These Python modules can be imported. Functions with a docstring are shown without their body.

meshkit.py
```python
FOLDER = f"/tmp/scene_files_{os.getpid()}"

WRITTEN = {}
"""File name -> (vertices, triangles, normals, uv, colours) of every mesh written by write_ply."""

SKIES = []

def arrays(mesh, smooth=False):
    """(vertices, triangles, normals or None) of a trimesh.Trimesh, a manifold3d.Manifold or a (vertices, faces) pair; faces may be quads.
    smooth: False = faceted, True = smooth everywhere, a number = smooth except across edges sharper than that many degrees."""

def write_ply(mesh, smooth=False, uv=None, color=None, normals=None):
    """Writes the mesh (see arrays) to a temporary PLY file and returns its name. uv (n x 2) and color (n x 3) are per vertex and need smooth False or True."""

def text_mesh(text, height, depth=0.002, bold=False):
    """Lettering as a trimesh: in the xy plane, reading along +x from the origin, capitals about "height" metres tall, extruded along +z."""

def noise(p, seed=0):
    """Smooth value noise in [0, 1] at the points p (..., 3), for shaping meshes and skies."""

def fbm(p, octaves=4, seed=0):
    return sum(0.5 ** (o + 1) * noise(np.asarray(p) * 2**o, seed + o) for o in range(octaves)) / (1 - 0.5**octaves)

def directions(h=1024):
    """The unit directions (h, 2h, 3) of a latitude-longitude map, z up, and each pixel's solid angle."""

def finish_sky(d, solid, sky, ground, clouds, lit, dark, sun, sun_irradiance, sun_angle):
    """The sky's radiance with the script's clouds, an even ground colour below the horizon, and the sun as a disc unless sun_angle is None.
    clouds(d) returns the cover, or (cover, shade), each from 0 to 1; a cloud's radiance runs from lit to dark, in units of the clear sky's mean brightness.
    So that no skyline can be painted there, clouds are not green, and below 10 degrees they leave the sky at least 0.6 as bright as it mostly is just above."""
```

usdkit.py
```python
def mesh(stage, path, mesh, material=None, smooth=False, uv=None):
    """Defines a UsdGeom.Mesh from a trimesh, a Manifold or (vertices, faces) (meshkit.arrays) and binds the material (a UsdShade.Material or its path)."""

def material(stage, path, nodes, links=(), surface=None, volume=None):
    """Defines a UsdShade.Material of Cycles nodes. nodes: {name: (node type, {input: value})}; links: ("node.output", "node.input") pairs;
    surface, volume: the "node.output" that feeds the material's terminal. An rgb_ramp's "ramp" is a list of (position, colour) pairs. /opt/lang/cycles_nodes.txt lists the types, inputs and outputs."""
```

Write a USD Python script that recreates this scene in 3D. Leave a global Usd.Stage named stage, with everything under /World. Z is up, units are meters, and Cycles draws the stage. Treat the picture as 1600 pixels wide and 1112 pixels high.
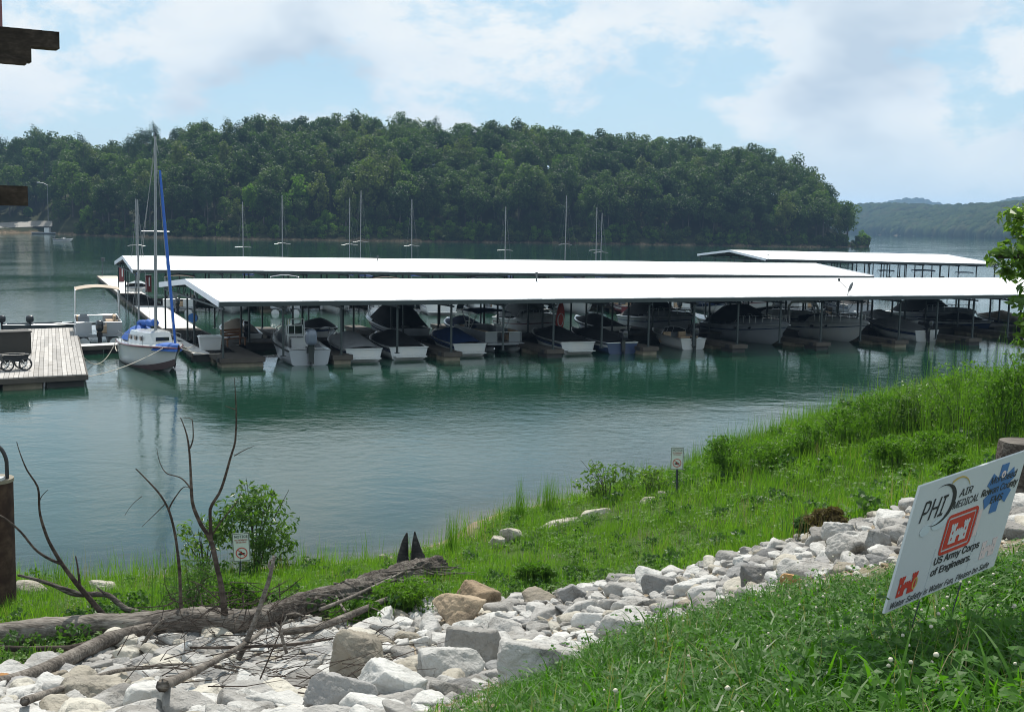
import math, random
import numpy as np, trimesh
import usdkit, meshkit
from pxr import Usd, UsdGeom, UsdLux, UsdShade, Gf, Sdf, Vt
from scipy.interpolate import RBFInterpolator
from scipy.spatial import ConvexHull, cKDTree

stage = Usd.Stage.CreateInMemory()
UsdGeom.SetStageUpAxis(stage, 'Z')
UsdGeom.Xform.Define(stage, '/World')
UsdGeom.Scope.Define(stage, '/World/Looks')

# ------------------------------------------------------------------ camera, sky, sun, exposure
W_PX, H_PX, F_PX, HORIZON, ROLL = 1600.0, 1112.0, 1850.0, 350.0, math.radians(1.0)
EYE = np.array([0.0, 0.0, 8.0])
PITCH = math.atan2(H_PX / 2 - HORIZON, F_PX)
fwd = np.array([0, math.cos(PITCH), -math.sin(PITCH)])
up0 = np.array([0, math.sin(PITCH), math.cos(PITCH)])
rt0 = np.array([1.0, 0, 0])
RT = rt0 * math.cos(ROLL) + up0 * math.sin(ROLL)
UP = -rt0 * math.sin(ROLL) + up0 * math.cos(ROLL)
cam = UsdGeom.Camera.Define(stage, '/World/camera')
cam.CreateHorizontalApertureAttr(36.0)
cam.CreateVerticalApertureAttr(36.0 * H_PX / W_PX)
cam.CreateFocalLengthAttr(36.0 * F_PX / W_PX)
cam.CreateClippingRangeAttr(Gf.Vec2f(0.05, 20000))
EXPOSURE = 0.25
cam.CreateExposureAttr(EXPOSURE)
m = np.eye(4); m[0, :3] = RT; m[1, :3] = UP; m[2, :3] = -fwd; m[3, :3] = EYE
cam.AddTransformOp().Set(Gf.Matrix4d(m.tolist()))

SUN_AZ, SUN_EL = math.radians(-10.0), math.radians(57.0)
SUN = np.array([math.sin(SUN_AZ) * math.cos(SUN_EL), math.cos(SUN_AZ) * math.cos(SUN_EL), math.sin(SUN_EL)])
SKY_STRENGTH, SUN_INTENSITY = 0.11, 1.25
sun = UsdLux.DistantLight.Define(stage, '/World/sun')
sun.CreateIntensityAttr(SUN_INTENSITY); sun.CreateAngleAttr(0.5); sun.CreateNormalizeAttr(True)
sun.CreateColorAttr(Gf.Vec3f(1.0, 0.95, 0.87))
zx = np.cross([0, 1.0, 0], SUN); zx /= np.linalg.norm(zx); zy = np.cross(SUN, zx)
m = np.eye(4); m[0, :3] = zx; m[1, :3] = zy; m[2, :3] = SUN
UsdGeom.Xformable(sun).AddTransformOp().Set(Gf.Matrix4d(m.tolist()))

CLOUD_OFF = (5.2, 0.7, 3.3)
CLOUD_TURN = (0.0, 0.0, 0.42)
k_sky = 1.0 / (SKY_STRENGTH * 2 ** EXPOSURE)
tone = lambda *c: tuple(x * k_sky for x in c)
sky_mat = usdkit.material(stage, '/World/Looks/sky_look', {
    'sky': ('sky_texture', {'sky_type': 'single_scattering', 'sun_disc': False, 'sun_elevation': SUN_EL,
                            'sun_rotation': math.atan2(SUN[0], SUN[1]), 'altitude': 200.0, 'air_density': 1.0, 'aerosol_density': 1.0, 'ozone_density': 1.5}),
    'veil': ('mix_color', {'fac': 0.72, 'b': tone(0.41, 0.69, 0.86)}),
    'tc': ('texture_coordinate', {}),
    'map': ('mapping', {'mapping_type': 'point', 'location': CLOUD_OFF, 'rotation': CLOUD_TURN, 'scale': (1.0, 1.0, 1.9)}),
    'big': ('noise_texture', {'scale': 5.4, 'detail': 10.0, 'roughness': 0.62, 'distortion': 0.15}),
    'cover': ('map_range', {'range_type': 'smoothstep', 'from_min': 0.415, 'from_max': 0.515, 'to_min': 0.18, 'to_max': 1.0}),
    'map2': ('mapping', {'mapping_type': 'point', 'location': (CLOUD_OFF[0], CLOUD_OFF[1], CLOUD_OFF[2] + 0.10), 'rotation': CLOUD_TURN, 'scale': (1.0, 1.0, 1.9)}),
    'above': ('noise_texture', {'scale': 5.4, 'detail': 4.0, 'roughness': 0.5, 'distortion': 0.15}),
    'ccol': ('rgb_ramp', {'ramp': [(0.38, tone(0.90, 0.95, 0.97)), (0.52, tone(0.78, 0.87, 0.94)), (0.66, tone(0.55, 0.67, 0.79))]}),
    'mix': ('mix_color', {'blend_type': 'mix', 'use_clamp': True, 'use_clamp_result': False}),
    'z': ('separate_xyz', {}), 'low': ('map_range', {'range_type': 'smoothstep', 'from_min': 0.11, 'from_max': 0.0, 'to_min': 0.0, 'to_max': 0.75}),
    'hor': ('mix_color', {'b': tone(0.62, 0.78, 0.85)}),
    'bg': ('background_shader', {'strength': SKY_STRENGTH})},
    [('tc.generated', 'map.vector'), ('map.vector', 'big.vector'), ('big.fac', 'cover.value'), ('cover.result', 'mix.fac'),
     ('tc.generated', 'map2.vector'), ('map2.vector', 'above.vector'), ('above.fac', 'ccol.fac'),
     ('sky.color', 'veil.a'), ('veil.result', 'mix.a'), ('ccol.color', 'mix.b'), ('tc.generated', 'z.vector'), ('z.z', 'low.value'), ('low.result', 'hor.fac'), ('mix.result', 'hor.a'), ('hor.result', 'bg.color')], surface='bg.background')
dome = UsdLux.DomeLight.Define(stage, '/World/sky')
dome.CreateIntensityAttr(1.0)
UsdShade.MaterialBindingAPI.Apply(dome.GetPrim()).Bind(sky_mat)
dome.GetPrim().SetCustomDataByKey('kind', 'structure')

# ------------------------------------------------------------------ measuring the place
def ray(px, py):
    return fwd * F_PX + RT * (px - W_PX / 2) - UP * (py - H_PX / 2)

def P(px, py, z=0.0):
    d = ray(px, py); return EYE + d * ((z - EYE[2]) / d[2])

def D(px, py, dist):
    d = ray(px, py); return EYE + d * (dist / d[1])

def horizon(px):
    return HORIZON + math.tan(ROLL) * (px - 800)

# ------------------------------------------------------------------ mesh helpers
class MB:
    def __init__(self): self.v, self.f, self.n = [], [], 0
    def add(self, v, f):
        v = np.asarray(v, float).reshape(-1, 3); f = np.asarray(f, int)
        if f.ndim == 2 and f.shape[1] == 4: f = np.vstack([f[:, [0, 1, 2]], f[:, [0, 2, 3]]])
        self.v.append(v); self.f.append(f + self.n); self.n += len(v); return self
    def box(self, c, s, ax=None):
        """axis box; ax = 3x3 rows are the local axes"""
        c, s = np.asarray(c, float), np.asarray(s, float) / 2
        k = np.array([[x, y, z] for x in (-1, 1) for y in (-1, 1) for z in (-1, 1)], float) * s
        if ax is not None: k = k @ np.asarray(ax)
        return self.add(k + c, [[0, 1, 3, 2], [4, 6, 7, 5], [0, 4, 5, 1], [2, 3, 7, 6], [0, 2, 6, 4], [1, 5, 7, 3]])
    def beam(self, p, q, w, h):
        """a bar from p to q: w across (horizontal), h upright"""
        p, q = np.asarray(p, float), np.asarray(q, float); a = q - p; L = np.linalg.norm(a); a = a / L
        s = np.cross(a, [0, 0, 1.0]); s = np.array([1.0, 0, 0]) if np.linalg.norm(s) < 1e-4 else s / np.linalg.norm(s)
        u = np.cross(s, a)
        return self.box((p + q) / 2, (L, w, h), [a, s, u])
    def tube(self, pts, r, n=8, cap=True):
        pts = np.asarray(pts, float); r = np.broadcast_to(np.asarray(r, float), (len(pts),))
        t = np.gradient(pts, axis=0); t /= np.maximum(np.linalg.norm(t, axis=1, keepdims=True), 1e-9)
        ref = np.array([0, 0, 1.0]) if abs(t[0, 2]) < 0.9 else np.array([1.0, 0, 0])
        rings, u = [], None
        for i in range(len(pts)):
            u = ref - t[i] * (ref @ t[i]); u /= np.linalg.norm(u); ref = u
            w = np.cross(t[i], u); a = np.arange(n) * 2 * math.pi / n
            rings.append(pts[i] + r[i] * (np.cos(a)[:, None] * u + np.sin(a)[:, None] * w))
        v = np.vstack(rings); f = []
        for i in range(len(pts) - 1):
            for j in range(n):
                a, b = i * n + j, i * n + (j + 1) % n
                f.append([a, b, b + n, a + n])
        f = np.array(f); f = np.vstack([f[:, [0, 1, 2]], f[:, [0, 2, 3]]])
        if cap:
            e = len(v); v = np.vstack([v, pts[:1], pts[-1:]]); o = (len(pts) - 1) * n
            f = np.vstack([f, [[e, (j + 1) % n, j] for j in range(n)], [[e + 1, o + j, o + (j + 1) % n] for j in range(n)]])
        return self.add(v, f)
    def grid(self, V, close=False):
        """V: (a, b, 3) array of points"""
        V = np.asarray(V, float); a, b = V.shape[:2]; i = np.arange(a * b).reshape(a, b)
        if close: i = np.hstack([i, i[:, :1]])
        q = np.stack([i[:-1, :-1], i[1:, :-1], i[1:, 1:], i[:-1, 1:]], -1).reshape(-1, 4)
        return self.add(V.reshape(-1, 3), q)
    def poly(self, pts):
        n = len(pts); return self.add(pts, [[0, k, k + 1] for k in range(1, n - 1)])
    def tm(self, t):
        return self.add(t.vertices, t.faces)
    def prism(self, outline, dz0, dz1):
        """outline (n,2) extruded from z dz0 to dz1 (convex or star-shaped about its mean)"""
        o = np.asarray(outline, float); n = len(o); c = o.mean(0)
        lo, hi = np.c_[o, np.full(n, dz0)], np.c_[o, np.full(n, dz1)]
        v = np.vstack([lo, hi, [[*c, dz0], [*c, dz1]]]); f = []
        for j in range(n):
            k = (j + 1) % n
            f += [[j, k, n + k], [j, n + k, n + j], [2 * n, k, j], [2 * n + 1, n + j, n + k]]
        return self.add(v, f)
    def get(self):
        return np.vstack(self.v), np.vstack(self.f)

counts = {}
def child_path(parent, name):
    k = (parent, name); c = counts.get(k, 0); counts[k] = c + 1
    return f'{parent}/{name}' if c == 0 else f'{parent}/{name}_{c:03d}'

def put(parent, name, mb, mat, smooth=False, label=None):
    g = mb.get() if isinstance(mb, MB) else mb
    p = child_path(str(parent), name)
    o = usdkit.mesh(stage, p, g, LOOKS[mat], smooth=smooth)
    if label: o.GetPrim().SetCustomDataByKey('label', label)
    return p

def data(path, label=None, category=None, group=None, kind=None):
    pr = stage.GetPrimAtPath(str(path))
    for k, t in (('label', label), ('category', category), ('group', group), ('kind', kind)):
        if t: pr.SetCustomDataByKey(k, t)
    return path

def thing(name, label, cat, loc=(0, 0, 0), rotz=0.0, group=None, scale=None, proto=None, tilt=None):
    p = child_path('/World', name)
    x = UsdGeom.Xform.Define(stage, p)
    x.AddTranslateOp().Set(Gf.Vec3d(*map(float, loc)))
    if rotz: x.AddRotateZOp().Set(float(math.degrees(rotz)))
    if tilt is not None: x.AddRotateXYZOp(opSuffix='tilt').Set(Gf.Vec3f(*map(float, tilt)))
    if scale is not None: x.AddScaleOp().Set(Gf.Vec3f(*(np.ones(3) * scale).astype(float)))
    data(p, label, cat, group)
    if proto:
        x.GetPrim().GetReferences().AddInternalReference(proto); x.GetPrim().SetInstanceable(True)
    return p

def single(name, mb, mat, label, cat, group=None, smooth=False, kind=None):
    p = put('/World', name, mb, mat, smooth); return data(p, label, cat, group, kind)

def structure(name, mb, mat, smooth=False):
    p = put('/World', name, mb, mat, smooth); return data(p, kind='structure')

def proto_class(name):
    p = '/_' + name; stage.CreateClassPrim(p); return p

def scatter(path, protos, pos, idx, yaw=None, scale=None, tilt=None, kind='stuff', label=None, cat=None, group=None):
    """a PointInstancer of stuff; protos: list of (mesh builder, look, smooth)"""
    pi = UsdGeom.PointInstancer.Define(stage, path)
    targets = []
    for k, (mb, mat, smooth) in enumerate(protos):
        q = f'{path}/kind_{k:03d}' if False else f'{path}/piece' + (f'_{k:03d}' if k else '')
        usdkit.mesh(stage, q, mb.get() if isinstance(mb, MB) else mb, LOOKS[mat], smooth=smooth); targets.append(q)
    pi.CreatePrototypesRel().SetTargets(targets)
    n = len(pos)
    pi.CreatePositionsAttr(Vt.Vec3fArray.FromNumpy(np.asarray(pos, np.float32)))
    pi.CreateProtoIndicesAttr(Vt.IntArray.FromNumpy(np.asarray(idx, np.int32)))
    yaw = np.zeros(n) if yaw is None else np.asarray(yaw)
    qz = np.stack([np.cos(yaw / 2), np.zeros(n), np.zeros(n), np.sin(yaw / 2)], 1)
    if tilt is not None:   # tilt: (n, 2) small rotation vector in x, y
        a = np.linalg.norm(tilt, axis=1); s = np.where(a > 1e-6, np.sin(a / 2) / np.maximum(a, 1e-6), 0.5)
        w1, x1, y1 = np.cos(a / 2), tilt[:, 0] * s, tilt[:, 1] * s
        w2, z2 = qz[:, 0], qz[:, 3]
        qz = np.stack([w1 * w2, x1 * w2 + y1 * z2, y1 * w2 - x1 * z2, w1 * z2], 1)
    pi.CreateOrientationsAttr(Vt.QuathArray([Gf.Quath(float(a), float(b), float(c), float(d)) for a, b, c, d in qz]))
    if scale is not None:
        sc = np.asarray(scale, np.float32); sc = np.repeat(sc[:, None], 3, 1) if sc.ndim == 1 else sc
        pi.CreateScalesAttr(Vt.Vec3fArray.FromNumpy(sc))
    return data(path, label, cat, group, kind)

def rotz2(v, a):
    c, s = math.cos(a), math.sin(a); v = np.asarray(v, float)
    return np.stack([v[..., 0] * c - v[..., 1] * s, v[..., 0] * s + v[..., 1] * c], -1)

# ------------------------------------------------------------------ materials
LOOKS = {}
def look(name, *a, **k):
    LOOKS[name] = usdkit.material(stage, '/World/Looks/' + name, *a, **k); return LOOKS[name]

def plain(name, col, rough=0.6, var=0.12, scale=3.0, metallic=0.0, spec=0.5, bump=0.0, bscale=30.0, dirt=None, dirt_scale=1.2, coat=0.0):
    """a painted or raw surface with uneven tone and fine relief"""
    c = np.asarray(col, float)
    n = {'tc': ('texture_coordinate', {}), 'no': ('noise_texture', {'scale': scale, 'detail': 6.0, 'roughness': 0.6}),
         'ra': ('rgb_ramp', {'ramp': [(0.25, tuple(c * (1 - var))), (0.55, tuple(c)), (0.8, tuple(np.minimum(c * (1 + var), 0.95)))]}),
         'p': ('principled_bsdf', {'roughness': rough, 'metallic': metallic, 'specular_ior_level': spec, 'coat_weight': coat})}
    l = [('tc.object', 'no.vector'), ('no.fac', 'ra.fac')]
    out = 'ra.color'
    if dirt is not None:
        n['n2'] = ('noise_texture', {'scale': dirt_scale, 'detail': 7.0, 'roughness': 0.65})
        n['mr'] = ('map_range', {'from_min': 0.5, 'from_max': 0.75, 'to_min': 0.0, 'to_max': 0.7, 'clamp': True})
        n['mx'] = ('mix_color', {'b': tuple(dirt)})
        l += [('tc.object', 'n2.vector'), ('n2.fac', 'mr.value'), ('mr.result', 'mx.fac'), ('ra.color', 'mx.a')]; out = 'mx.result'
    l.append((out, 'p.base_color'))
    if bump:
        n['bn'] = ('noise_texture', {'scale': bscale, 'detail': 5.0, 'roughness': 0.6}); n['b'] = ('bump', {'strength': 0.6, 'distance': bump})
        l += [('tc.object', 'bn.vector'), ('bn.fac', 'b.height'), ('b.normal', 'p.normal')]
    return look(name, n, l, surface='p.BSDF')

def foliage(name, dark, light, trans=0.35, rough=0.6, wscale=0.6, spec=0.15):
    """leaves: each its own tone, light let through"""
    d, li = np.asarray(dark, float), np.asarray(light, float)
    n = {'g': ('geometry', {}), 'oi': ('object_info', {}), 'tc': ('texture_coordinate', {}),
         'no': ('noise_texture', {'scale': wscale, 'detail': 3.0}),
         'a': ('math', {'math_type': 'multiply_add', 'value2': 0.45}), 'b': ('math', {'math_type': 'multiply_add', 'value2': 0.4}), 'c': ('math', {'math_type': 'multiply', 'value2': 0.35}),
         'ra': ('rgb_ramp', {'ramp': [(0.15, tuple(d)), (0.55, tuple((d + li) / 2)), (0.95, tuple(li))]}),
         'p': ('principled_bsdf', {'roughness': rough, 'specular_ior_level': spec}),
         'gm': ('mix_color', {'blend_type': 'multiply', 'fac': 1.0, 'b': (1.7, 2.0, 0.7)}),
         't': ('translucent_bsdf', {}), 'm': ('mix_closure', {'fac': trans})}
    l = [('g.random_per_island', 'a.value1'), ('g.position', 'no.vector'), ('no.fac', 'b.value1'), ('oi.random', 'c.value1'),
         ('c.value', 'b.value3'), ('b.value', 'a.value3'), ('a.value', 'ra.fac'), ('ra.color', 'p.base_color'), ('ra.color', 'gm.a'), ('gm.result', 't.color'),
         ('p.BSDF', 'm.closure1'), ('t.BSDF', 'm.closure2')]
    return look(name, n, l, surface='m.closure')

plain('roof_white', (0.77, 0.77, 0.77), 0.45, 0.05, 0.4, dirt=(0.50, 0.49, 0.46), dirt_scale=0.35)
plain('trim_white', (0.72, 0.74, 0.78), 0.5, 0.06)
plain('steel_dark', (0.035, 0.045, 0.045), 0.5, 0.2, 2.0, metallic=0.3)
plain('steel_grey', (0.07, 0.08, 0.085), 0.45, 0.15, 2.0, metallic=0.4)
plain('galvanised', (0.22, 0.23, 0.235), 0.4, 0.12, 3.0, metallic=0.6)
plain('alu', (0.60, 0.62, 0.63), 0.35, 0.1, 3.0, metallic=0.7)
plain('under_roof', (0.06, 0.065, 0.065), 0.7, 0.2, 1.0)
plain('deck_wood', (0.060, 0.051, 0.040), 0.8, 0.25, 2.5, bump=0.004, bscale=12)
plain('float_tan', (0.20, 0.175, 0.125), 0.8, 0.3, 1.6, dirt=(0.07, 0.07, 0.05), dirt_scale=1.3)
plain('float_dark', (0.035, 0.035, 0.032), 0.7, 0.3, 1.6)
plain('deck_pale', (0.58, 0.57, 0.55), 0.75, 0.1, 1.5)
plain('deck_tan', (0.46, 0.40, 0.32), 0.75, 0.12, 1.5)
plain('gel_white', (0.48, 0.50, 0.50), 0.2, 0.04, 1.0, coat=0.3, dirt=(0.55, 0.53, 0.47), dirt_scale=0.8)
plain('gel_grey', (0.26, 0.28, 0.30), 0.25, 0.06, 1.0, coat=0.3)
plain('gel_navy', (0.03, 0.045, 0.09), 0.2, 0.1, 1.0, coat=0.4)
plain('gel_maroon', (0.11, 0.025, 0.03), 0.25, 0.1, 1.0, coat=0.4)
plain('antifoul', (0.05, 0.03, 0.028), 0.7, 0.2, 1.5)
plain('canvas_black', (0.018, 0.02, 0.022), 0.85, 0.2, 3.0, bump=0.02, bscale=3)
plain('canvas_blue', (0.014, 0.085, 0.34), 0.75, 0.2, 3.0, bump=0.02, bscale=4)
plain('canvas_navy', (0.016, 0.05, 0.16), 0.75, 0.2, 3.0, bump=0.02, bscale=4)
plain('canvas_tan', (0.36, 0.295, 0.225), 0.8, 0.1, 3.0, bump=0.015, bscale=4)
plain('canvas_grey', (0.30, 0.31, 0.32), 0.8, 0.1, 3.0, bump=0.015, bscale=4)
plain('vinyl_tan', (0.42, 0.30, 0.19), 0.6, 0.15, 4.0)
plain('vinyl_red', (0.12, 0.02, 0.02), 0.55, 0.15, 4.0)
plain('rubber', (0.012, 0.012, 0.013), 0.45, 0.2, 4.0)
plain('motor_black', (0.012, 0.013, 0.015), 0.18, 0.1, 2.0, coat=0.5)
plain('motor_grey', (0.10, 0.12, 0.15), 0.25, 0.1, 2.0, coat=0.4)
plain('rope', (0.55, 0.50, 0.42), 0.9, 0.2, 20.0)
plain('red_paint', (0.36, 0.035, 0.02), 0.5, 0.15, 3.0)
plain('blue_paint', (0.02, 0.13, 0.38), 0.5, 0.15, 3.0)
plain('skin', (0.50, 0.32, 0.24), 0.5, 0.05, 5.0)
plain('shirt_dark', (0.03, 0.03, 0.04), 0.8, 0.1, 5.0)
look('glass', {'tr': ('transparent_bsdf', {'color': (0.62, 0.70, 0.72)}), 'gl': ('glossy_bsdf', {'color': (1, 1, 1), 'roughness': 0.02}), 'fr': ('fresnel', {'IOR': 1.5}), 'm': ('mix_closure', {})},
     [('fr.fac', 'm.fac'), ('tr.BSDF', 'm.closure1'), ('gl.BSDF', 'm.closure2')], surface='m.closure')
look('glass_dark', {'p': ('principled_bsdf', {'base_color': (0.01, 0.012, 0.014), 'roughness': 0.06})}, [], surface='p.BSDF')
# ------------------------------------------------------------------ the near bank
rng = np.random.default_rng(11)
SHORE = np.array([[-46, 20], [-34, 22.5], [-24, 24.3]] + [list(P(px, py)[:2]) for px, py in
        [(0, 912), (150, 905), (300, 898), (480, 884), (620, 868), (690, 848), (740, 818), (800, 796), (860, 784), (915, 770), (1000, 752), (1060, 744), (1110, 728)]]
        + [[11.5, 42.5], [16.5, 46], [23, 50.5], [31, 57], [42, 66], [60, 80]])
BANK = [(0, 1050, 15.5), (0, 1112, 11.5), (300, 990, 17.5), (300, 1112, 10.5), (600, 960, 18.5), (600, 1112, 9.0), (740, 1085, 10.0), (690, 925, 20.5),
        (1000, 900, 20.3), (1000, 985, 15.0), (1000, 1112, 6.6), (850, 935, 18.8), (1200, 850, 17.2), (1200, 925, 12.8), (1200, 1112, 5.2), (1400, 1055, 5.5), (1400, 1112, 4.2),
        (1400, 870, 10.2), (1400, 800, 13.0), (1600, 770, 13.0), (1600, 830, 10.4), (1600, 1000, 6.3), (1400, 620, 34.0), (1200, 760, 27.0), (1550, 640, 28.0), (200, 940, 21.0), (-200, 1000, 17.0)]
ctrl = [[*p, 0.0] for p in SHORE] + [list(D(*b)) for b in BANK]
ctrl += [[0, 0, 6.45], [-3, 0.5, 6.2], [-8, 1, 5.6], [4, 0, 6.6], [0, -5, 6.8], [10, -3, 7.0], [14, 6, 6.2], [20, 14, 5.6], [30, 24, 5.0], [-16, 4, 5.2], [-30, 5, 5.0], [-22, 13, 2.6], [-34, 13, 2.8], [45, 40, 4.4], [30, 44, 2.2], [60, 60, 3.4]]
for (a, b) in zip(SHORE[:-1], SHORE[1:]):
    t = b - a; nrm = np.array([-t[1], t[0]]) / np.linalg.norm(t); mid = (a + b) / 2
    ctrl += [[*(mid + nrm * 3.0), -0.55], [*(mid + nrm * 9), -1.9], [*(mid + nrm * 22), -4.0]]
ctrl = np.array(ctrl)
_rbf = RBFInterpolator(ctrl[:, :2], ctrl[:, 2], kernel='thin_plate_spline', smoothing=0.02)
GX, GY = np.arange(-46, 62.01, 0.4), np.arange(-6, 82.01, 0.4)
_gx, _gy = np.meshgrid(GX, GY, indexing='ij')
GZ = _rbf(np.c_[_gx.ravel(), _gy.ravel()]).reshape(_gx.shape)
GZ = np.clip(GZ, -4.5, 7.5)
GZ += (meshkit.fbm(np.stack([_gx * 0.9, _gy * 0.9, 0 * _gx], -1), 4) - 0.5) * 0.16
def ground(x, y):
    """height of the bank at (x, y), bilinear in the mesh's own grid"""
    x, y = np.asarray(x, float), np.asarray(y, float)
    u = np.clip((x - GX[0]) / 0.4, 0, len(GX) - 1.001); v = np.clip((y - GY[0]) / 0.4, 0, len(GY) - 1.001)
    i, j = u.astype(int), v.astype(int); a, b = u - i, v - j
    return GZ[i, j] * (1 - a) * (1 - b) + GZ[i + 1, j] * a * (1 - b) + GZ[i, j + 1] * (1 - a) * b + GZ[i + 1, j + 1] * a * b

def G(px, py, lift=0.0):
    """the point of the bank that a sight line meets"""
    d = ray(px, py); d = d / d[1]
    t = np.arange(2.5, 70, 0.02); q = EYE + t[:, None] * d
    below = q[:, 2] - lift < ground(q[:, 0], q[:, 1])
    k = int(np.argmax(below)) if below.any() else len(t) - 1
    return q[k]

ROCK_EDGE_FAR = [(-260, 1085), (-60, 1062), (60, 1040), (150, 1010), (300, 985), (400, 972), (520, 975), (620, 965), (690, 945), (760, 938), (860, 932), (960, 908), (1080, 888), (1200, 852), (1300, 826), (1420, 792), (1600, 764), (1800, 735)]
ROCK_EDGE_NEAR = [(-260, 1300), (-60, 1300), (150, 1290), (400, 1240), (560, 1190), (660, 1112), (760, 1072), (860, 1038), (960, 1000), (1080, 972), (1180, 935), (1290, 902), (1380, 880), (1480, 866), (1600, 838), (1800, 810)]
def bank_point(px, py):
    return G(px, py)[:2]
_far = np.array([bank_point(*p) for p in ROCK_EDGE_FAR]); _near = np.array([bank_point(*p) for p in ROCK_EDGE_NEAR])
from shapely.geometry import Polygon, Point, LineString
import shapely
ROCK_POLY = Polygon(np.vstack([_far, _near[::-1]])).buffer(0)
LAND = Polygon(np.vstack([SHORE, [[60, -6], [-46, -6]]])).buffer(0)
_pts = shapely.points(_gx.ravel(), _gy.ravel())
rocky = np.clip(1 - shapely.distance(ROCK_POLY, _pts) / 0.5, 0, 1)
shore_line = LineString(SHORE)
dshore = shapely.distance(shore_line, _pts)
muddy = np.clip(1.1 - dshore / np.where(GZ.ravel() < 0, 2.5, 0.55), 0, 1)
muddy = np.where(_gx.ravel() < -4, muddy * 0.75, muddy)
mb = MB().grid(np.stack([_gx, _gy, GZ], -1))
def add_primvar(path, name, values):
    UsdGeom.PrimvarsAPI(stage.GetPrimAtPath(path)).CreatePrimvar(name, Sdf.ValueTypeNames.FloatArray, 'vertex').Set(Vt.FloatArray.FromNumpy(np.asarray(values, np.float32)))
look('bank_soil', {
    'g': ('geometry', {}), 'n1': ('noise_texture', {'scale': 1.3, 'detail': 8.0, 'roughness': 0.65}), 'n2': ('noise_texture', {'scale': 22.0, 'detail': 4.0}),
    'gr': ('rgb_ramp', {'ramp': [(0.3, (0.028, 0.045, 0.010)), (0.55, (0.045, 0.075, 0.014)), (0.75, (0.075, 0.075, 0.03))]}),
    'so': ('rgb_ramp', {'ramp': [(0.25, (0.10, 0.078, 0.055)), (0.5, (0.21, 0.17, 0.12)), (0.75, (0.36, 0.32, 0.26))]}),
    'mu': ('rgb_ramp', {'ramp': [(0.3, (0.13, 0.095, 0.065)), (0.7, (0.26, 0.20, 0.145))]}),
    'r': ('attribute', {'attribute': 'rocky'}), 'm': ('attribute', {'attribute': 'muddy'}),
    'x1': ('mix_color', {}), 'x2': ('mix_color', {}), 'b': ('bump', {'strength': 0.7, 'distance': 0.03}), 'p': ('principled_bsdf', {'roughness': 0.9, 'specular_ior_level': 0.2})},
    [('g.position', 'n1.vector'), ('g.position', 'n2.vector'), ('n1.fac', 'gr.fac'), ('n2.fac', 'so.fac'), ('n1.fac', 'mu.fac'), ('r.fac', 'x1.fac'), ('gr.color', 'x1.a'), ('so.color', 'x1.b'),
     ('m.fac', 'x2.fac'), ('x1.result', 'x2.a'), ('mu.color', 'x2.b'), ('x2.result', 'p.base_color'), ('n2.fac', 'b.height'), ('b.normal', 'p.normal')], surface='p.BSDF')
bank_path = structure('ground', mb, 'bank_soil', smooth=True)
add_primvar(bank_path, 'rocky', rocky); add_primvar(bank_path, 'muddy', muddy)

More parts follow.
